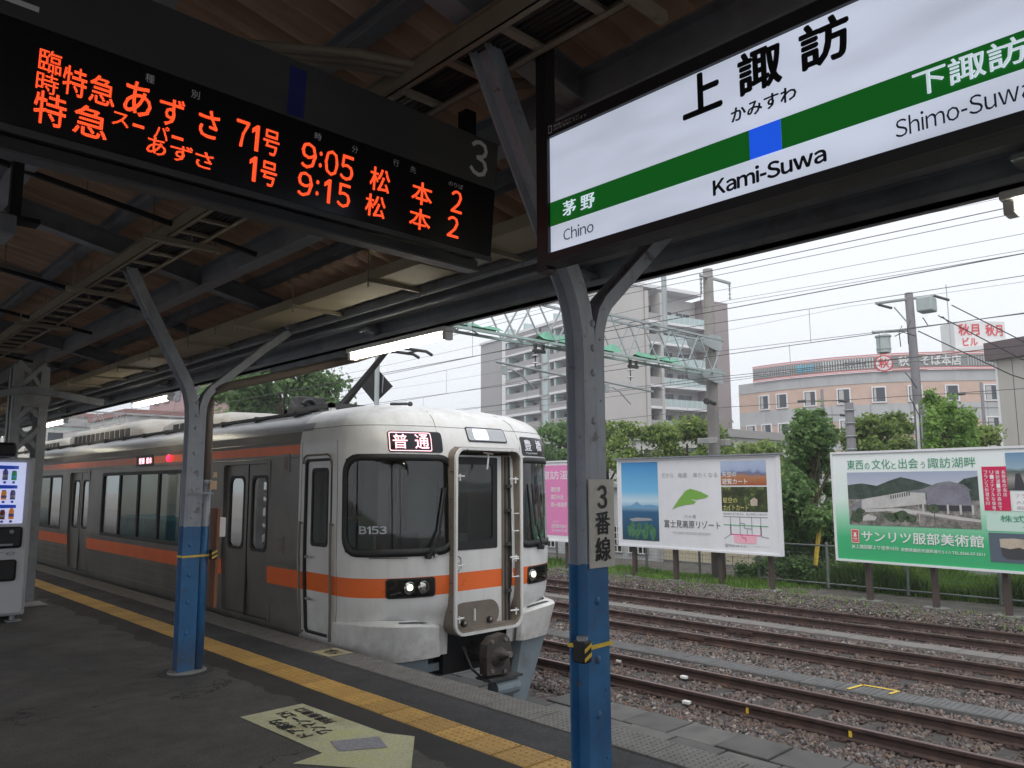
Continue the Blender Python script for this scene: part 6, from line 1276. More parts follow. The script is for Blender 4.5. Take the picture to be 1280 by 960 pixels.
def tree(label, x, y, h, rw, m, seed, n=9000, base=-1.2, shape='round', trunk_h=.35, leaf=.11, cat='tree', name='tree'):
    rg = random.Random(seed); t_ = thing(name, label, cat, (x, y, base)); H = h-base; mb = MB(); tr_ = .05+.022*H
    top = (x+rg.uniform(-.2, .2), y+rg.uniform(-.2, .2), base+H*.8); mb.tube([(x, y, base), (x+.05, y+.03, base+H*.3), top], tr_, 'trunk', 8, tr_*.25); cl = []
    def env(f):
        if shape == 'round': return rw*math.sqrt(max(.04, 1-((f-(.36+trunk_h/2))/(.66-trunk_h/2))**2))
        if shape == 'cone': return rw*min(1.0, (1.06-f)**.8*1.25, .35+(f-trunk_h)*4)
        return rw*(.85-.55*f)
    nb = 62; lob = [rg.uniform(.72, 1.12) for _ in range(9)]
    for i in range(nb):
        f = rg.uniform(trunk_h, .985) if shape != 'tall' else trunk_h+(.985-trunk_h)*rg.random()**.85; a = rg.uniform(0, 6.283)
        R_ = env(f)*lob[int(a/6.283*9) % 9]*(1+.12*math.sin(f*17+a*2)); q = R_*rg.uniform(.25, 1.0)**.6; cr = rw*rg.uniform(.10, .24)
        if shape == 'tall': a = (i % 7)*.9+rg.uniform(-.15, .15); q = env(.2)*(.3+.7*((i*37 % 7)/7))*(1-.35*f); cr = rw*rg.uniform(.12, .2)
        if shape == 'cone' and i % 3 == 0: q *= 1.1; f = min(1.04, f+.05*rg.random()); cr *= .55
        if i % 6 == 0: q *= 1.12; f = min(1.02, f*1.05); cr *= .6
        c = (x+q*math.cos(a), y+q*math.sin(a), base+H*f-cr*.3); cl.append((*c, cr))
        if i % 4 == 0: s0 = (x, y, base+H*max(.15, f-.25)); mb.tube([s0, ((s0[0]+c[0])/2, (s0[1]+c[1])/2, (s0[2]+c[2])/2+.1), c], tr_*.3, 'trunk', 5, tr_*.1)
    mb.build('trunk', t_); o = leaves('crown', t_, cl, int(n*1.15), leaf, m, seed, squash=(1.15, 1.15, .8) if shape == 'round' else (1, 1, 1.5 if shape == 'tall' else 1)); return t_
tree('broad dark green tree behind the train roof', 18.7, 36.7, 8.3, 3.9, 'leaf_a', 1, 18000, leaf=.17)
tree('dark tree behind the pink billboard, right of the cab', 32.9, 30.8, 5.2, 2.6, 'leaf_a', 2, 8000, leaf=.14)
tree('olive green spreading tree left of the concrete pole', 27.4, 22.6, 4.5, 2.3, 'leaf_b', 3, 15000, leaf=.10)
tree('olive green tree directly behind the concrete pole', 30.0, 20.2, 4.65, 2.4, 'leaf_b', 4, 15000, leaf=.10)
tree('low green tree between the concrete pole and the conical tree', 34.6, 19.8, 3.6, 2.8, 'leaf_b', 5, 12000, leaf=.12)
tree('low green tree at the left of the hotel, behind the white billboard', 39.5, 22.5, 3.4, 2.8, 'leaf_b', 15, 9000, leaf=.13)
tree('tall conical dark green tree between the two billboards', 22.2, 10.55, 3.7, 1.7, 'leaf_a', 6, 20000, base=-1.1, shape='cone', trunk_h=.22, leaf=.085)
tree('rounded olive tree left of the transformer pole', 33.0, 12.8, 4.5, 1.9, 'leaf_b', 7, 12000, leaf=.10)
tree('light green upright tree right of the transformer pole', 30.2, 9.3, 4.9, 1.5, 'leaf_c', 8, 11000, shape='tall', trunk_h=.15, leaf=.09)
tree('smaller light green upright tree beside the beige building', 32.0, 9.45, 4.2, 1.1, 'leaf_c', 9, 8000, shape='tall', trunk_h=.15, leaf=.09)
tree('loose yellow green tree at the corner of the beige building', 33.4, 9.75, 4.0, 1.5, 'leaf_b', 10, 8000, leaf=.11)
tree('small green tree far left beyond the train', 30, 62, 8.5, 4, 'leaf_a', 11, 5000, leaf=.25)
def bush(label, x, y, z, r, m, seed, n, sq=(1, 1, .7)):
    t_ = thing('bush', label, 'bush', (x, y, z)); rg = random.Random(seed); cl = [(x+rg.uniform(-1, 1)*r[0], y+rg.uniform(-1, 1)*r[1], z+.1+rg.uniform(0, 1)*r[2], .28) for _ in range(14)]
    mb = MB()
    for q in cl[:8]: mb.tube([(x, y, z), q[:3]], .018, 'trunk', 5)
    mb.build('stems', t_); leaves('foliage', t_, cl, n, .055, m, seed, sq)
bush('low hedge bush at the foot of the conical tree', 20.9, 11.2, -1.15, (.35, 1.0, .55), 'leaf_a', 21, 5000); bush('bush with a yellow guy wire cover beside the conical tree', 21.4, 9.9, -1.15, (.5, .6, .8), 'leaf_a', 22, 4000)
bush('dark shrub under the conical tree, beside its trunk', 21.9, 11.1, -.9, (.4, .5, 1.3), 'leaf_a', 23, 5000)
for i, (y, s_) in enumerate(((9.3, 'left end'), (4.2, 'third post'), (2.0, 'right end'))): bush('leafy undergrowth behind the fence at the %s of the green billboard' % s_, 21.3, y, -1.15, (.5, 1.1, .45), 'leaf_b', 30+i, 5000)
def grass(name, label, region, n, h, seed, m='leaf_c', z=-1.10):
    rg = np.random.default_rng(seed); x = rg.uniform(region[0], region[1], n); y = rg.uniform(region[2], region[3], n); cl = np.sin(x*3.1)+np.sin(y*2.3+x)+rg.normal(size=n)*.8; k = cl > -.2; x = x[k]; y = y[k]; n = len(x)
    hh = h*rg.uniform(.35, 1.1, n)*(1+.3*np.sin(y*1.7)); a = rg.uniform(0, 6.28, n); lx = np.cos(a)*hh*rg.uniform(.1, .6, n); ly = np.sin(a)*hh*rg.uniform(.1, .6, n); w = .007+.012*rg.uniform(0, 1, n)
    px = -np.sin(a)*w; py = np.cos(a)*w; Z = np.full(n, z)
    V = np.stack([np.stack([x-px, y-py, Z], 1), np.stack([x+px, y+py, Z], 1), np.stack([x+lx*.4+px*.7, y+ly*.4+py*.7, Z+hh*.6], 1), np.stack([x+lx, y+ly, Z+hh], 1), np.stack([x+lx*.4-px*.7, y+ly*.4-py*.7, Z+hh*.6], 1)], 1).reshape(-1, 3)
    me = bpy.data.meshes.new(name); me.vertices.add(n*5); me.vertices.foreach_set('co', V.reshape(-1)); me.loops.add(n*5); me.loops.foreach_set('vertex_index', np.arange(n*5)); me.polygons.add(n); me.polygons.foreach_set('loop_start', np.arange(0, n*5, 5)); me.update(calc_edges=True); me.materials.append(M[m])
    o = bpy.data.objects.new(name, me); C.objects.link(o); tag(o, label, 'grass', kind='stuff')
M['grass'] = leafmat('grass_blades', (.13, .24, .05), (.20, .36, .08), (.30, .44, .12))
grass('grass', 'tall bright grass behind the fence under the green billboard', (20.6, 23.2, -1, 10.2), 60000, .62, 41, 'grass'); grass('grass', 'short grass strip at the feet of the white billboard', (19.1, 20.6, 9.5, 24), 22000, .16, 42, 'grass'); grass('grass', 'sparse weeds on the gravel before the billboards', (17.2, 19.0, 1, 20), 1400, .10, 43, 'grass')

# guy wire covers, yellow
gw = thing('guy_wire', 'guy wire with two yellow covers beside the conical tree', 'guy wire', (20.9, 9.95, -1.1)); mb = MB(); mb.tube([(20.85, 10.02, -.55), (20.98, 9.9, .55)], .04, 'yellow', 8); mb.build('cover', gw); mb = MB(); mb.tube([(20.8, 9.95, -.55), (20.9, 9.83, .45)], .035, 'yellow', 8); mb.build('cover', gw)
mb = MB(); mb.tube([(20.75, 10.05, -1.1), (21.7, 10.1, 2.3)], .010, 'cable', 5); mb.build('wire', gw)

# ---------------- concrete catenary pole and gantry
cp = thing('catenary_pole', 'thick grey concrete pole with steel brackets, rising behind the white billboard', 'pole', (19.8, 12.35, -1.1))
mb = MB(); mb.tube([(19.8, 12.35, -1.1), (19.76, 12.33, 3), (19.72, 12.30, 8.0)], .205, 'pole_concrete', 18, .145); mb.build('shaft', cp, smooth=True)
for z in (1.7, 2.6, 2.72, 3.6, 4.1, 4.6, 6.25): mb = MB(); r_ = .205-.06*(z+1.1)/9.1+.006; mb.tube([(19.78, 12.34, z-.02), (19.78, 12.34, z+.02)], r_, 'galv', 18); mb.build('band', cp)
for z in (4.78, 5.75):
    for yy in (12.08, 12.56): mb = MB(); mb.prism([(18.95, z-.10), (19.55, z-.22), (19.97, z-.22), (19.97, z+.22), (19.55, z+.22), (18.95, z+.10)], 'y', yy, yy+.02, 'galv'); mb.build('bracket', cp)
mb = MB(); mb.tube([(19.5, 12.1, 3.95), (19.1, 12.0, 3.97)], .06, 'under', 10); mb.tube([(19.0, 12.0, 3.97), (18.9, 12.0, 3.97)], .09, 'under', 10); mb.build('insulator', cp); mb = MB(); mb.bevbox(19.9, 12.0, 2.75, 20.15, 12.7, 2.95, 'concrete', .02); mb.build('junction_box', cp); mb = MB(); mb.bevbox(19.3, 12.0, 2.80, 19.45, 12.6, 2.97, 'concrete', .02); mb.build('junction_box', cp)
def insul(mb, x, y, z0, z1, n=3, r=.055, m='white'):
    mb.tube([(x, y, z0), (x, y, z1)], .014, 'under', 6)
    for i in range(n): z = z0+(z1-z0)*(i+.5)/n; mb.tube([(x, y, z-.012), (x, y, z+.012)], r, m, 10, r*.6)
mb = MB(); mb.beam((19.3, 12.3, 7.75), (20.7, 12.15, 7.72), .07, .07, 'galv'); insul(mb, 19.35, 12.3, 7.2, 7.7, 4, .05, 'galv'); insul(mb, 20.66, 12.15, 7.2, 7.7, 4, .05, 'galv'); mb.build('crossarm', cp)
def gantry(y, x0, x1, zl_, zu, label, net=True, group='catenary gantries over the tracks', w=.42):
    g = thing('catenary_gantry', label, 'gantry', ((x0+x1)/2, y, zl_), group)
    for (z, nm) in ((zl_, 'lower_chord'), (zu, 'upper_chord')):
        for dy in (-w/2, w/2): mb = MB(); mb.box(x0, y+dy-.025, z-.035, x1, y+dy+.025, z+.02, 'galv' if z > zl_ else 'greensteel'); mb.build(nm, g)
    n = int((x1-x0)/.62)
    for i in range(n):
        a = x0+(x1-x0)*i/n; b = x0+(x1-x0)*(i+1)/n
        for dy in (-w/2, w/2):
            mb = MB(); p = ((a, zl_), (b, zu)) if i % 2 == 0 else ((a, zu), (b, zl_)); mb.beam((p[0][0], y+dy, p[0][1]), (p[1][0], y+dy, p[1][1]), .02, .036, 'galv'); mb.build('lattice_bar', g)
        if i % 2 == 0: mb = MB(); mb.beam((a, y-w/2, zl_), (b, y+w/2, zl_), .03, .02, 'greensteel'); mb.beam((a, y-w/2, zu), (a, y+w/2, zu), .04, .03, 'galv'); mb.build('cross_brace', g)
    if net:
        for (a, b, c_) in ((x1-11.5, x1-8.6, .14), (x1-7.4, x1-4.6, .26), (x1-3.9, x1-2.1, .20)):
            mb = MB(); k = 12; mb.grid([[(a+(b-a)*i/k, y+dy, zl_+.05+(c_*(.5+.5*abs(math.sin(i*1.9+dy))) if dy == 0 else .02)) for i in range(k+1)] for dy in (-.18, 0, .18)], 'greenmesh'); mb.build('green_net', g)
        mb = MB(); mb.tube([(x1-1.9-4.9+.2, y, zu), (x1-6.7, y, zu+2.4)], .06, 'galv', 10) if 0 else mb.tube([(17.05, y, zu-.05), (17.05, y, zu+2.2)], .07, 'galv', 10); mb.build('upright', g)
    return g
g1 = gantry(12.0, 3.6, 19.6, 4.80, 5.77, 'pale green steel lattice gantry over the tracks, joined to the concrete pole')
def dropper(g, x, y, zl_, zc):
    mb = MB(); mb.box(x-.06, y-.04, zl_-.22, x+.3, y+.04, zl_-.15, 'under'); mb.box(x-.03, y-.03, zl_-.2, x+.03, y+.03, zl_-.02, 'under'); mb.box(x+.22, y-.03, zl_-.2, x+.27, y+.03, zl_-.02, 'under'); insul(mb, x, y, zl_-.55, zl_-.2, 2, .09); mb.build('insulator', g)
    mb = MB(); mb.tube([(x-1.25, y-.05, zc+.18), (x+1.0, y+.05, zc+.10)], .028, 'galv', 8); mb.tube([(x, y, zl_-.55), (x-.12, y, zc+.15)], .012, 'galv', 6); mb.tube([(x-.95, y, zc+.05), (x-.7, y, zc+.06), (x-.45, y, zc-.02), (x-.02, y, zc-.30)], .016, 'galv', 6); mb.box(x-1.0, y-.03, zc-.06, x-.88, y+.03, zc+.12, 'galv'); mb.build('steady_arm', g)
dropper(g1, 12.1, 12.0, 4.80, 4.05); dropper(g1, 15.5, 12.0, 4.80, 3.95)
for k, yy in enumerate((60, 105)):
    g = gantry(yy, 2.0, 24.0, 5.6, 6.9, ('gantry crossing the tracks far left, above the train roof', 'farthest gantry over the tracks, down the line')[k], net=False, w=.6)
    for x in (2.0, 23.8): mb = MB(); mb.tube([(x, yy, -1.1), (x, yy, 9)], .18, 'pole_concrete', 12, .13); mb.build('pole', g)
    for x in (5.95, 9.4, 12.8, 15.8): mb = MB(); mb.tube([(x, yy, 6.9), (x, yy, 8.3)], .05, 'galv', 6); insul(mb, x, yy, 4.9, 5.5, 2, .1); mb.build('insulator', g)
# ---------------- overhead wires along the tracks
def wire(pts_, r, label, cat='wire'):
    mb = MB(); mb.tube(pts_, r*.75, 'wire', 5); tag(mb.build('overhead_wire'), label, cat, 'overhead wires')
def along(x, z, r, label, sag=0.0, y0=-38, y1=150, x1=None):
    n = 60; sup = [-38, 12, 60, 105, 150]; P_ = []
    for i in range(n+1):
        y = y0+(y1-y0)*i/n; k = max(j for j in range(len(sup)) if sup[j] <= y+1e-6); k = min(k, len(sup)-2); f = (y-sup[k])/(sup[k+1]-sup[k]); P_.append((x+((x1 or x)-x)*i/n, y, z-sag*4*f*(1-f)))
    wire(P_, r, label)
for x, nm in ((5.95, 'track beside the platform'), (9.41, 'nearest open track'), (12.78, 'middle track'), (15.78, 'farthest track')):
    along(x, 4.06, .0085, 'contact wire over the %s' % nm); along(x, 4.78 if x > 6 else 4.7, .0075, 'messenger wire over the %s' % nm, .30)
    for k in range(10):
        pass
along(13.5, 5.9, .008, 'feeder wire high above the middle track', .25); along(17.9, 6.4, .008, 'feeder wire high over the farthest track', .3); along(19.35, 7.2, .008, 'thin wire on the left insulator of the concrete pole', .3); along(20.66, 7.2, .008, 'thin wire on the right insulator of the concrete pole', .35); along(20.2, 3.9, .010, 'low wire clamped to the concrete pole', .3); along(18.4, 4.55, .010, 'thick wire just before the concrete pole', .2)
along(23.5, 5.2, .010, 'cable beyond the billboards, lower', .3); along(24.5, 9.8, .008, 'thin cable high beyond the billboards', .4); along(29, 8.3, .008, 'cable along the station road', .4)
dr = MB()
for x in (5.95, 9.41, 12.78, 15.78):
    for k in range(26):
        y = -4+5.0*k; sup = [-38, 12, 60, 105, 150]; j = max(i for i in range(4) if sup[i] <= y); f = (y-sup[j])/(sup[j+1]-sup[j]); dr.tube([(x, y, 4.06), (x, y, 4.78-.30*4*f*(1-f))], .004, 'cable', 4)
tag(dr.build('wire_droppers'), 'thin vertical droppers joining contact and messenger wires', 'wires', kind='stuff')
# ================================================================ poles in the street
M['polegrey'] = mat('street_pole_grey', (.17, .165, .18), .8, var=.08)
M['transf'] = mat('transformer_grey', (.38, .43, .43), .5, var=.06)
up = thing('utility_pole', 'tall street pole carrying grey transformers above the green billboard', 'utility pole', (31.3, 10.7, -1.2))
vx, vy = .725, -.688    # direction across the view (street direction)
def off(a, b=0): return (31.3+vx*a-.688*b, 10.7+vy*a-.725*b)
mb = MB(); mb.tube([(*off(.12), -1.2), (*off(0), 8.95)], .19, 'polegrey', 14, .15); mb.build('shaft', up, smooth=True)
mb = MB(); mb.tube([(*off(-.17, .2), -1.2), (*off(-.1, .2), 4.6)], .05, 'white', 8); mb.tube([(*off(-.02, .22), -1.2), (*off(.02, .22), 4.2)], .03, 'galv', 6); mb.build('riser_pipe', up)
mb = MB(); mb.tube([(*off(-1.3), 8.55), (*off(.95), 8.85)], .06, 'galv', 8); mb.tube([(*off(.95), 8.85), (*off(1.25, .5), 8.55)], .05, 'under', 8); mb.tube([(*off(-1.2), 8.5), (*off(-.95, .5), 8.25)], .05, 'under', 8); mb.beam((*off(-.6), 8.4), (*off(-.05), 7.7), .04, .04, 'galv'); mb.build('crossarm', up)
mb = MB(); mb.tube([(*off(-1.5), 7.42), (*off(0), 7.5)], .06, 'galv', 8); mb.build('crossarm', up)
mb = MB(); c = off(.55, .2); mb.bevbox(c[0]-.32, c[1]-.28, 8.15, c[0]+.32, c[1]+.28, 8.72, 'transf', .06); mb.tube([(c[0]-.1, c[1]-.1, 8.72), (c[0]-.1, c[1]-.1, 8.8)], .05, 'white', 8); mb.build('switch_gear', up)
mb = MB(); c = off(-1.15, .1); mb.tube([(c[0], c[1], 6.6), (c[0], c[1], 7.2)], .25, 'transf', 14); mb.tube([(c[0], c[1], 7.2), (c[0], c[1], 7.26)], .29, 'transf', 14); mb.tube([(c[0], c[1], 6.72), (c[0], c[1], 6.76)], .27, 'transf', 14)
for a in (-.15, .15): mb.tube([(c[0]+a, c[1]-.1, 7.25), (c[0]+a, c[1]-.1, 7.38)], .05, 'white', 8)
mb.build('transformer', up)
mb = MB()
for (a0, z0, a1, z1) in ((-.6, 6.8, -.5, 7.6), (-.3, 6.9, -.15, 7.8), (.3, 7.9, .5, 7.6), (1.0, 7.9, 1.3, 7.7), (-.5, 5.8, -.1, 5.2), (-.4, 4.9, -.05, 4.1), (.0, 7.2, -.8, 7.2)): mb.tube([(*off(a0, .3), z0), (*off((a0+a1)/2-.1, .35), (z0+z1)/2+.15), (*off(a1, .3), z1)], .018, 'cable', 5)
mb.build('jumper_wires', up)
for (a, z, a2, z2, lb_) in ((1.45, 8.4, 6.5, 5.4, 'highest'), (.9, 8.0, 6.0, 4.9, 'middle'), (.1, 7.4, 6.0, 4.3, 'lowest')):
    mb = MB(); mb.tube([(*off(a, .3), z), (*off((a+a2)/2, 1), (z+z2)/2-.25), (*off(a2, 2), z2)], .022, 'cable', 5); tag(mb.build('service_cable'), '%s service cable sagging right from the transformer pole' % lb_, 'cable')
for lb_, x, y, h, r_ in (('short thick grey pole between the conical tree and the olive tree', 30.0, 12.7, 4.75, .20), ('thin far pole with crossarms before the left part of the hotel', 58.3, 26.7, 8.9, .14), ('thin far pole with crossarms before the right part of the hotel', 67.2, 18.2, 9.4, .14)):
    q = thing('utility_pole', lb_, 'utility pole', (x, y, -1.2)); mb = MB(); mb.tube([(x, y, -1.2), (x, y, h)], r_, 'polegrey', 12, r_*.8); mb.build('shaft', q, smooth=True)
    mb = MB()
    if r_ < .18:
        for k in range(3): z = h-.9-1.1*k; mb.beam((x-vx*1.3, y-vy*1.3, z), (x+vx*1.3, y+vy*1.3, z), .05, .05, 'under'); [mb.tube([(x+s*vx*1.9, y+s*vy*1.9, z-.05), (x+s*vx*1.3, y+s*vy*1.3, z)], .11, 'under', 6) for s in (-1, 1)]
        mb.build('crossarm', q)
    else:
        for k in range(9): mb.tube([(x, y, h-.3-.5*k), (x, y, h-.26-.5*k)], r_+.01, 'galv', 12)
        mb.build('band', q); mb = MB(); mb.tube([(x+.2, y-.2, 2.6), (x+.55, y-.5, 2.5)], .09, 'under', 8); mb.build('cable_closure', q)

# ================================================================ apartment block
M['aptA'] = mat('apartment_wall_pale', (.47, .45, .435), .8, var=.04, vs_=.3); M['aptB'] = mat('apartment_wall_mauve', (.29, .245, .25), .8, var=.05, vs_=.3); M['aptC'] = mat('apartment_wall_grey', (.35, .34, .34), .8, var=.05, vs_=.3); M['aptslab'] = mat('apartment_slab_white', (.72, .72, .74), .7, var=.03)
M['balglass'] = flat('balcony_glass_panel', (.42, .52, .52), .25); M['aptwin'] = flat('dark_window', (.06, .07, .085), .15); M['aptrail'] = mat('balcony_wall', (.34, .325, .325), .8, var=.04, vs_=.3)
ap = thing('apartment_building', 'tall grey apartment building with balconies behind the lattice gantry', 'building', (85, 70, -1.2))
h12 = R(12); dA = Vector((math.sin(h12), math.cos(h12), 0)); dB = Vector((math.cos(h12), -math.sin(h12), 0))
def obox(mb, O, u0, u1, v0, v1, z0, z1, m):   # u along dB (right), v along dA (away)
    O = Vector(O); P_ = [O+dB*u+dA*v+Vector((0, 0, z)) for z in (z0, z1) for u, v in ((u0, v0), (u1, v0), (u1, v1), (u0, v1))]
    mb.add(P_, [(3, 2, 1, 0), (4, 5, 6, 7), (0, 1, 5, 4), (1, 2, 6, 5), (2, 3, 7, 6), (3, 0, 4, 7)], m)
O1 = (77.3, 65.2, 0)         # near corner of the front block
mb = MB(); obox(mb, O1, 0, 8.2, 0, 3.5, -1.2, 28.8, 'aptA'); mb.build('wall', ap)
mb = MB(); obox(mb, O1, 8.2, 19.6, 1.7, 14, -1.2, 28.2, 'aptA'); mb.build('wall', ap)
mb = MB(); obox(mb, O1, 19.6, 24.6, 0, 14, -1.2, 28.4, 'aptB'); mb.build('end_wall', ap)
mb = MB(); obox(mb, O1, -.2, 19.4, -.15, 3.6, 28.81, 29.3, 'aptslab'); mb.build('parapet', ap)
mb = MB(); obox(mb, O1, 8.3, 8.9, -.2, 1.7, -1.2, 28.3, 'aptA'); obox(mb, O1, 10.9, 11.4, -.3, 1.7, -1.2, 28.3, 'aptA'); mb.build('pier', ap)
H_ = 2.98
def piece(o, dz): c = o.copy(); C.objects.link(c); c.parent = o.parent; c.location = (o.location.x, o.location.y, o.location.z+dz); [ (lambda k: (C.objects.link(k), setattr(k, 'parent', c)))(ch.copy()) for ch in o.children]
def stack(o, n=8): 
    for k in range(1, n): piece(o, H_*k)
zb = 3.0
for (u0, u1, nm) in ((11.4, 19.5, 'balcony'), (8.9, 10.9, 'stair_balcony')):
    mb = MB(); obox(mb, O1, u0, u1, -.25, 1.7, zb, zb+.35, 'aptslab'); stack(mb.build(nm+'_slab', ap))
mb = MB(); obox(mb, O1, 11.45, 19.45, -.22, -.16, zb+.35, zb+1.4, 'balglass'); bal = mb.build('balcony_rail', ap); mb = MB()
for k in range(9): obox(mb, O1, 11.45+k, 11.5+k, -.26, -.2, zb+.35, zb+1.45, 'aptslab')
tag(mb.build('mullion', bal), kind='stuff'); stack(bal)
mb = MB(); obox(mb, O1, 8.95, 10.85, -.2, -.15, zb+.35, zb+1.4, 'aptC'); stack(mb.build('stair_rail', ap))
mb = MB(); obox(mb, O1, 8.9, 10.9, 1.60, 1.69, zb+.36, zb+2.9, 'aptwin'); stack(mb.build('stair_opening', ap))
for u0 in (12.2, 15.7):
    for du in (0, 1.35): mb = MB(); obox(mb, O1, u0+du, u0+du+1.2, 1.60, 1.69, zb+.4, zb+2.4, 'aptwin'); w = mb.build('window', ap); mb = MB(); obox(mb, O1, u0+du-.06, u0+du+1.26, 1.65, 1.695, zb+.35, zb+2.46, 'aptslab'); mb.build('frame', w); stack(w)
mb = MB(); obox(mb, O1, 20.6, 21.5, -.06, .02, zb+1.1, zb+2.3, 'aptwin'); stack(mb.build('window', ap))
mb = MB(); obox(mb, O1, 24.62, 25.5, 3, 4.5, zb+.9, zb+2.3, 'balglass'); stack(mb.build('side_balcony', ap))
# left wing, set back
O2 = (99.6, 86.2, 0)
wing_len = 37
def wbox(mb, v0, v1, d0, d1, z0, z1, m): obox(mb, O2, d0, d1, v0, v1, z0, z1, m)
mb = MB(); wbox(mb, -2, wing_len, 1.6, 12, -1.2, 31.0, 'aptC'); mb.build('wing_wall', ap)
mb = MB(); wbox(mb, wing_len-8.5, wing_len, -.25, 1.6, -1.2, 31.0, 'aptB' if 0 else 'aptC'); wbox(mb, wing_len-10.2, wing_len-8.8, -.3, 1.6, -1.2, 31.2, 'aptslab'); mb.build('wing_pier', ap)
mb = MB(); wbox(mb, -2.2, wing_len+.2, -.5, 12, 31.0, 31.5, 'aptslab'); mb.build('wing_parapet', ap)
mb = MB(); wbox(mb, 11.2, 14.2, -.1, 1.6, -1.2, 31.0, 'aptC'); mb.build('lift_tower', ap)
mb = MB(); wbox(mb, 11.9, 13.5, -.2, -.08, zb+.2, zb+2.6, 'balglass'); stack(mb.build('lift_window', ap), 9)
for (v0, v1) in ((-2, 11.0), (14.4, wing_len-10.4)):
    mb = MB(); wbox(mb, v0, v1, -.5, 1.6, zb, zb+.42, 'aptslab'); stack(mb.build('balcony_slab', ap), 10)
    mb = MB(); wbox(mb, v0, v1, -.42, -.32, zb+.42, zb+1.5, 'aptrail'); stack(mb.build('balcony_rail', ap), 10)
    v = v0+.8
    while v < v1-2: mb = MB(); wbox(mb, v, v+1.5, 1.50, 1.58, zb+.5, zb+2.4, 'aptwin'); stack(mb.build('window', ap), 10); v += 3.1
    v = v0+5
    while v < v1: mb = MB(); wbox(mb, v, v+.5, -.3, 1.5, zb+.45, zb+2.9, 'balglass'); stack(mb.build('partition', ap), 10); v += 6.2
    v = v0+2.6
    while v < v1-1: mb = MB(); wbox(mb, v, v+.7, .95, 1.35, zb+.45, zb+1.15, 'aptslab'); wbox(mb, v+.1, v+.6, .93, .945, zb+.52, zb+1.08, 'aptC'); stack(mb.build('air_conditioner', ap), 10); v += 6.2

# ================================================================ curved hotel
M['htile'] = mat('hotel_pink_tile', (.55, .40, .33), .7, var=.08, vs_=1); M['hconc'] = mat('hotel_concrete', (.43, .44, .45), .8, var=.08, vs_=.6, dirt=(.25, .25, .27), dirt_amt=.4, streak=True)
M['signband'] = mat('roof_sign_grey', (.22, .235, .23), .6, var=.06); M['hred'] = flat('sign_red', (.62, .05, .06), .5, None); M['hwhite'] = flat('sign_white', (.68, .68, .68), .5); M['hblue'] = flat('sign_blue', (.15, .50, .72), .5)
ho = thing('hotel_building', 'curved pink and grey hotel building with a long sign band on its roof', 'building', (92, 35, -1.2))
HP = [(87.3, 50.6), (86.35, 44.3), (87.2, 36.9), (90.0, 30.9), (95.3, 25.0), (101.5, 19.8), (110, 15)]
def cat_(P_, f):
    n = len(P_)-1; f = max(0, min(n-1e-6, f)); i = int(f); u = f-i; p0 = P_[max(0, i-1)]; p1 = P_[i]; p2 = P_[i+1]; p3 = P_[min(n, i+2)]
    return tuple(.5*((2*p1[k])+(-p0[k]+p2[k])*u+(2*p0[k]-5*p1[k]+4*p2[k]-p3[k])*u*u+(-p0[k]+3*p1[k]-3*p2[k]+p3[k])*u**3) for k in (0, 1))
SP = [cat_(HP, 6*i/240) for i in range(241)]; SL = [0]
for i in range(1, 241): SL.append(SL[-1]+math.dist(SP[i], SP[i-1]))
def hm(s, z, d=0.0):     # s metres along the facade from its left end, d metres outward
    s = max(0, min(SL[-1]-1e-6, s)); i = min(239, bisect(SL, s)-1); f = (s-SL[i])/(SL[i+1]-SL[i]); p, q = SP[i], SP[i+1]; t_ = Vector((q[0]-p[0], q[1]-p[1], 0)).normalized(); n_ = Vector((t_.y, -t_.x, 0))
    if n_.dot(Vector((-.8, -.5, 0))) < 0: n_ = -n_
    x, y = p[0]+(q[0]-p[0])*f, p[1]+(q[1]-p[1])*f; return (x+n_.x*d, y+n_.y*d, z)
SE = SL[-1]-1
def strip(s0, s1, z0, z1, m, d, n=None):
    mb = MB(); n = n or max(1, int((s1-s0)/1.5)); mb.grid([[hm(s0+(s1-s0)*i/n, z, d) for i in range(n+1)] for z in (z0, z1)], m); mb.grid([[hm(s0+(s1-s0)*i/n, z1, dd) for i in range(n+1)] for dd in (d, d-.4)], m); return mb
for (z0, z1, m_) in ((-1.2, 2.7, 'hconc'), (2.7, 5.4, 'htile'), (5.4, 6.4, 'hconc'), (6.4, 8.6, 'htile'), (8.6, 10.4, 'hconc'), (10.4, 12.75, 'htile'), (12.75, 14.0, 'hconc')): strip(0, SE, z0, z1, m_, 0 if m_ == 'htile' else .05).build('wall_band', ho)
mb = MB(); p = SP[0]; mb.box(p[0], p[1]-.2, -1.2, p[0]+14, p[1]+.05, 13.9, 'hconc'); mb.build('side_wall', ho)
mb = MB(); k = [hm(SE*i/30, 13.95, -.1) for i in range(31)]; mb.add(k+[(125, 15, 13.95), (110, 50, 13.95)], [tuple(range(33))], 'hconc'); mb.build('roof', ho)
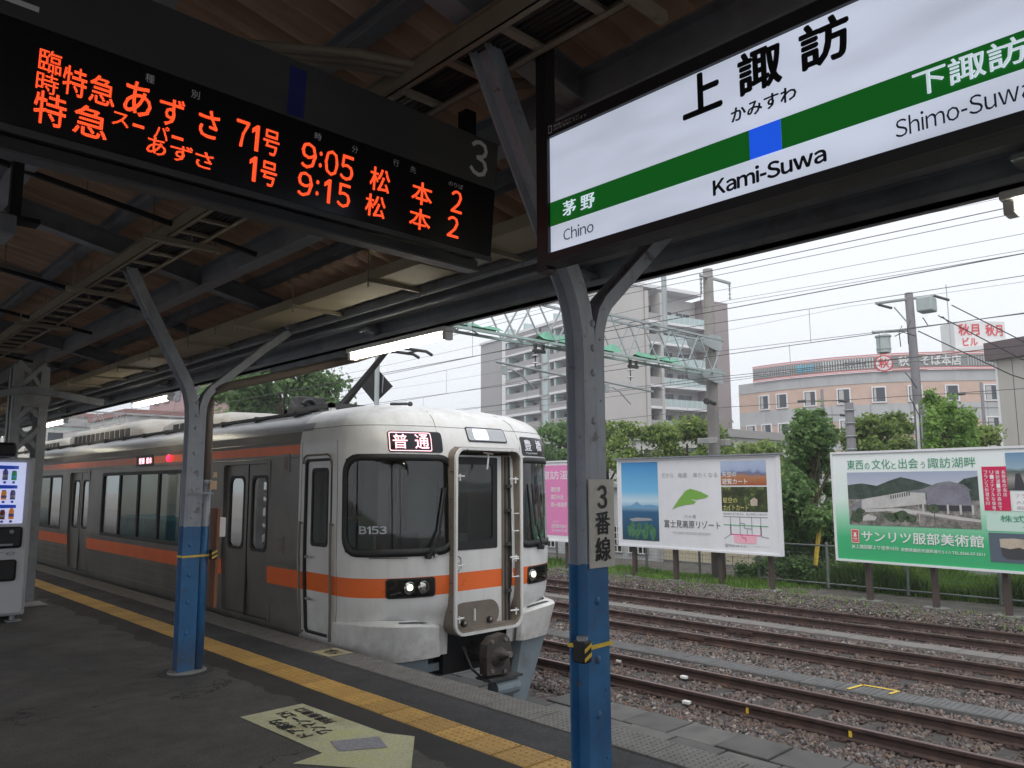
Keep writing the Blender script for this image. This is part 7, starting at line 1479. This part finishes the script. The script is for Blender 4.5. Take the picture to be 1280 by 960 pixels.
def hwin(s, z, w=1.2, h=1.55):
    mb = MB(); mb.add([hm(s, z, .10), hm(s+w, z, .10), hm(s+w, z+h, .10), hm(s, z+h, .10)], [(0, 1, 2, 3)], 'aptwin'); o = mb.build('window', ho); mb = MB()
    lo = [hm(s-.14, z-.14, .0), hm(s+w+.14, z-.14, .0), hm(s+w+.14, z+h+.14, .0), hm(s-.14, z+h+.14, .0)]; l1 = [hm(s-.14, z-.14, .16), hm(s+w+.14, z-.14, .16), hm(s+w+.14, z+h+.14, .16), hm(s-.14, z+h+.14, .16)]; l2 = [hm(s, z, .16), hm(s+w, z, .16), hm(s+w, z+h, .16), hm(s, z+h, .16)]; l3 = [hm(s, z, .09), hm(s+w, z, .09), hm(s+w, z+h, .09), hm(s, z+h, .09)]
    mb.add(lo+l1+l2+l3, [(4*a+j, 4*a+(j+1) % 4, 4*a+4+(j+1) % 4, 4*a+4+j) for a in range(3) for j in range(4)], 'aptslab'); mb.build('frame', o)
    mb = MB(); mb.add([hm(s+.1, z+.05, .115), hm(s+w*(.45+.3*math.sin(s)), z+.05, .115), hm(s+w*(.45+.3*math.sin(s)), z+h-.05, .115), hm(s+.1, z+h-.05, .115)], [(0, 1, 2, 3)], M.setdefault('curtain', flat('curtain', (.45, .44, .44), .8))); mb.build('curtain', o)
sw = [c-.65 for c in (3.9, 6.3, 9.7, 13.4, 17.0, 20.6, 24.4, 28.5, 33, 38)]
for s in sw:
    if s < SE-2: hwin(s, 10.65)
for s in (1.8, 4.1, 6.4, 9.8, 13.5, 17, 20.6, 24.4, 28.5): hwin(s-.65, 7.15)
for s in range(1, 12): 
    mb = MB(); mb.add([hm(4.0*s-.03, 8.6, .06), hm(4.0*s+.03, 8.6, .06), hm(4.0*s+.03, 10.4, .06), hm(4.0*s-.03, 10.4, .06)], [(0, 1, 2, 3)], 'signband'); mb.build('joint', ho)
# sign band on the roof edge
sb = thing('roof_sign_band', 'long grey rooftop sign band with white lettering and a round red mark', 'sign', hm(20, 14.0))
S0_ = 2.5
strip(S0_, SE, 14.3, 15.62, 'signband', .25).build('band', sb)
for z in (14.02, 14.22, 15.64, 15.86): mb = strip(S0_, SE, z, z+.07, 'hred', .30); mb.build('red_strip', sb)
strip(S0_, SE, 14.09, 14.22, 'hwhite', .28).build('white_strip', sb); strip(S0_, SE, 15.71, 15.86, 'hwhite', .28).build('white_strip', sb)
n = 150; sl_ = MB()
for i in range(n):
    s = S0_+.1+(SE-S0_-.2)*i/n
    if 16.6 < s < 26: continue
    sl_.add([hm(s-.05, 14.4, .32), hm(s+.05, 14.4, .32), hm(s+.05, 15.55, .32), hm(s-.05, 15.55, .32), hm(s-.05, 14.4, .26), hm(s+.05, 14.4, .26), hm(s+.05, 15.55, .26), hm(s-.05, 15.55, .26)], [(0, 1, 2, 3), (0, 4, 5, 1), (1, 5, 6, 2), (2, 6, 7, 3), (3, 7, 4, 0)], 'hwhite' if 11.4 < s < 21 else 'hconc')
tag(sl_.build('slats', sb), kind='stuff')
hmf = lambda u, v: hm(u, v, .36); mb = MB()
txt(mb, 'センチュリーホテル', (3.8, 14.55, 7.55, 15.05), hmf, 'hwhite', .015); txt(mb, '諏訪湖', (8.4, 14.5, 10.3, 15.4), hmf, 'hblue', .03); txt(mb, 'ホリデイ', (13.5, 14.6, 15.9, 15.4), hmf, 'p_darkgrey', .02)
txt(mb, '秋月そば本店', (19.05, 14.45, 25.4, 15.52), hmf, 'hwhite', .045); mb.build('lettering', sb)
mb = MB(); c0 = (17.6, 14.85)
for r_, m_, d in ((.92, 'hred', .37), (.78, 'hwhite', .39)): mb.add([hm(c0[0]+r_*math.cos(2*math.pi*i/28), c0[1]+r_*math.sin(2*math.pi*i/28), d) for i in range(28)], [tuple(range(28))], m_)
txt(mb, '秋', (c0[0]-.52, c0[1]-.52, c0[0]+.52, c0[1]+.52), lambda u, v: hm(u, v, .41), 'hred', .04); mb.build('round_mark', sb)
# rooftop box sign and rooms
rs = thing('rooftop_sign', 'white rooftop box sign with red characters above the hotel roof', 'sign', (104, 29.5, 14)); rc = Vector((103.6, 30.5, 0)); ra = Vector((.725, -.688, 0)); rb = Vector((.86, -.51, 0)).normalized()
A_ = rc; B_ = rc+Vector((.66, -.75, 0)).normalized()*3.3; D_ = B_+Vector((.80, -.60, 0)).normalized()*3.0
mb = MB(); 
for a, b in ((A_, B_), (B_, D_)): 
    bk = Vector((.6, .8, 0))*2.5; mb.add([a+Vector((0, 0, 18)), b+Vector((0, 0, 18)), b+Vector((0, 0, 21.3)), a+Vector((0, 0, 21.3)), a+bk+Vector((0, 0, 18)), b+bk+Vector((0, 0, 18)), b+bk+Vector((0, 0, 21.3)), a+bk+Vector((0, 0, 21.3))], [(0, 1, 2, 3), (7, 6, 5, 4), (0, 4, 5, 1), (1, 5, 6, 2), (2, 6, 7, 3), (3, 7, 4, 0)], 'hwhite')
mb.build('box', rs); mb = MB(); m1 = plane_map(A_, B_-A_, (0, 0, 1)); m2 = plane_map(B_, D_-B_, (0, 0, 1)); txt(mb, '秋月', (.5, 19.6, 2.9, 21.0), lambda u, v: m1(u, v, .05), 'hred', .04); txt(mb, 'ビル', (.9, 18.3, 2.6, 19.3), lambda u, v: m1(u, v, .05), 'hred', .04); txt(mb, '秋月', (.4, 19.5, 2.6, 20.9), lambda u, v: m2(u, v, .05), 'hred', .04); mb.build('lettering', rs)
mb = MB(); mb.box(103.5, 25.5, 13.96, 108, 30.6, 17.99, 'hwhite'); mb.build('plant_room', ho)
mb = MB(); mb.box(98, 33, 13.96, 101, 36, 17.2, M.setdefault('hbeige', mat('roof_room', (.36, .33, .28), .8, var=.1))); mb.build('plant_room', ho)
mb = MB(); mb.tube([(103.4, 30.9, 14), (103.2, 30.9, 26)], .06, 'galv', 5); mb.tube([(94, 47, 14), (94, 47, 19.5)], .05, 'galv', 5); mb.build('antenna', ho)
# ================================================================ beige building at the right edge
be = thing('beige_building', 'beige building with a brown roof fascia at the right edge', 'building', (52, 9, -1.2))
M['bewall'] = mat('beige_cladding', (.44, .42, .38), .75, var=.04, vs_=.5, dirt=(.3, .28, .25), dirt_amt=.3, streak=True); M['fascia'] = mat('brown_fascia', (.115, .085, .09), .6, var=.1)
q = R(20.6); da = Vector((-math.sin(q), -math.cos(q), 0)); db = Vector((math.cos(q), -math.sin(q), 0)); Ob = Vector((50.9, 13.0, 0))
def bb(mb, u0, u1, v0, v1, z0, z1, m):
    P_ = [Ob+da*u+db*v+Vector((0, 0, z)) for z in (z0, z1) for u, v in ((u0, v0), (u1, v0), (u1, v1), (u0, v1))]; mb.add(P_, [(3, 2, 1, 0), (4, 5, 6, 7), (0, 1, 5, 4), (1, 2, 6, 5), (2, 3, 7, 6), (3, 0, 4, 7)], m)
mb = MB(); bb(mb, 0, 22, 0, 14, -1.2, 8.9, 'bewall'); mb.build('wall', be); mb = MB(); bb(mb, -.35, 22, -.35, 14.3, 8.7, 9.75, 'fascia'); mb.build('fascia', be)
mb = MB(); bb(mb, 0, .12, -.02, .0, -1.2, 8.7, 'aptslab')
for k in range(11): bb(mb, 2*k+1, 2*k+1.03, -.012, .0, -1.2, 8.7, 'fascia')
mb.build('joint', be); mb = MB(); bb(mb, 1.5, 12, 1.5, 10, 9.75, 11.2, 'aptC'); bb(mb, 1.3, 12.2, 1.3, 10.2, 11.2, 11.35, 'aptslab'); mb.build('roof_room', be)
mb = MB(); p = Ob+da*3.2+db*3; mb.tube([p+Vector((0, 0, 11.3)), p+Vector((0, 0, 13.0))], .16, 'galv', 10); mb.tube([p+Vector((0, 0, 13.0)), p+Vector((0, 0, 13.4))], .28, 'galv', 10); mb.build('vent_pipe', be)
# ================================================================ far buildings beyond the train (left)
M['farw'] = mat('far_wall_white', (.55, .54, .52), .8, var=.05, vs_=.2); M['farp'] = mat('far_wall_pink', (.42, .27, .27), .8, var=.06, vs_=.2); M['farroof'] = mat('far_roof', (.30, .16, .15), .7, var=.1)
def house(label, x, y, w, d, h, m, roofm, floors, gable=False):
    b = thing('house', label, 'building', (x, y, -1.2)); mb = MB(); mb.box(x-w/2, y-d/2, -1.2, x+w/2, y+d/2, h, m); mb.build('wall', b)
    mb = MB()
    if gable: mb.prism([(x-w/2-.4, h), (x+w/2+.4, h), (x, h+w*.28)], 'y', y-d/2-.4, y+d/2+.4, roofm)
    else: mb.box(x-w/2-.2, y-d/2-.2, h, x+w/2+.2, y+d/2+.2, h+.5, roofm)
    mb.build('roof', b); fh = (h+1.2)/floors; first_ = None
    for f in range(floors):
        for k in range(max(1, int(w/2.6))):
            xx = x-w/2+1.1+2.6*k; zz = -1.2+fh*f+fh*.35
            mb = MB(); mb.box(xx, y-d/2-.06, zz, xx+1.3, y-d/2-.01, zz+fh*.42, 'aptwin'); mb.build('window', b)
        for k in range(max(1, int(d/3))):
            yy = y-d/2+1.1+3*k; zz = -1.2+fh*f+fh*.35; mb = MB(); mb.box(x-w/2-.06, yy, zz, x-w/2-.01, yy+1.4, zz+fh*.42, 'aptwin'); mb.build('window', b)
    return b
house('white house with grey windows left of the train roof', 24.5, 72, 8, 10, 7.4, 'farw', 'farroof', 3); house('pink walled block with a reddish roof beyond the far gantry', 34, 84, 9, 10, 12.5, 'farp', 'farroof', 4, True); house('pale house farthest left beyond the train', 19.5, 90, 8, 8, 7.6, 'farw', 'aptC', 3); house('low pale building far left with a dark roof', 27, 108, 16, 8, 10, 'farw', 'farroof', 3)
house('white street house behind the pink billboard', 44, 44, 9, 9, 5.4, 'farw', 'aptC', 2); house('pale shop building behind the olive trees', 47, 30, 10, 8, 4.6, 'farw', 'aptC', 2)
# hazy hills far away
M['hill'] = mat('wooded_hill', (.10, .14, .13), .9, var=.2, vs_=.02); mb = MB(); rows = []
for j in range(3):
    rows.append([(300*math.sin(R(-30+4*i))*(1.6+.25*j), 300*math.cos(R(-30+4*i))*(1.6+.25*j), (-1.5 if j == 0 else (14+8*math.sin(i*.7)+5*math.sin(i*1.9+1))*(.7 if j == 1 else 1))) for i in range(46)])
mb.grid(rows, 'hill'); tag(mb.build('hills', smooth=True), kind='structure')
# ================================================================ light mist
hm_ = bpy.data.materials.new('mist'); hm_.use_nodes = True; ht = hm_.node_tree; ht.nodes.remove(ht.nodes['Principled BSDF'])
pv = ht.nodes.new("ShaderNodeVolumePrincipled"); pv.inputs['Color'].default_value = (.93, .96, 1, 1); pv.inputs['Density'].default_value = .0012
ht.links.new(pv.outputs[0], ht.nodes['Material Output'].inputs['Volume'])
mb = MB(); mb.box(-600, -600, -2.6, 800, 900, 45, 'white'); mb.m = [hm_]; tag(mb.build('haze'), kind='stuff')
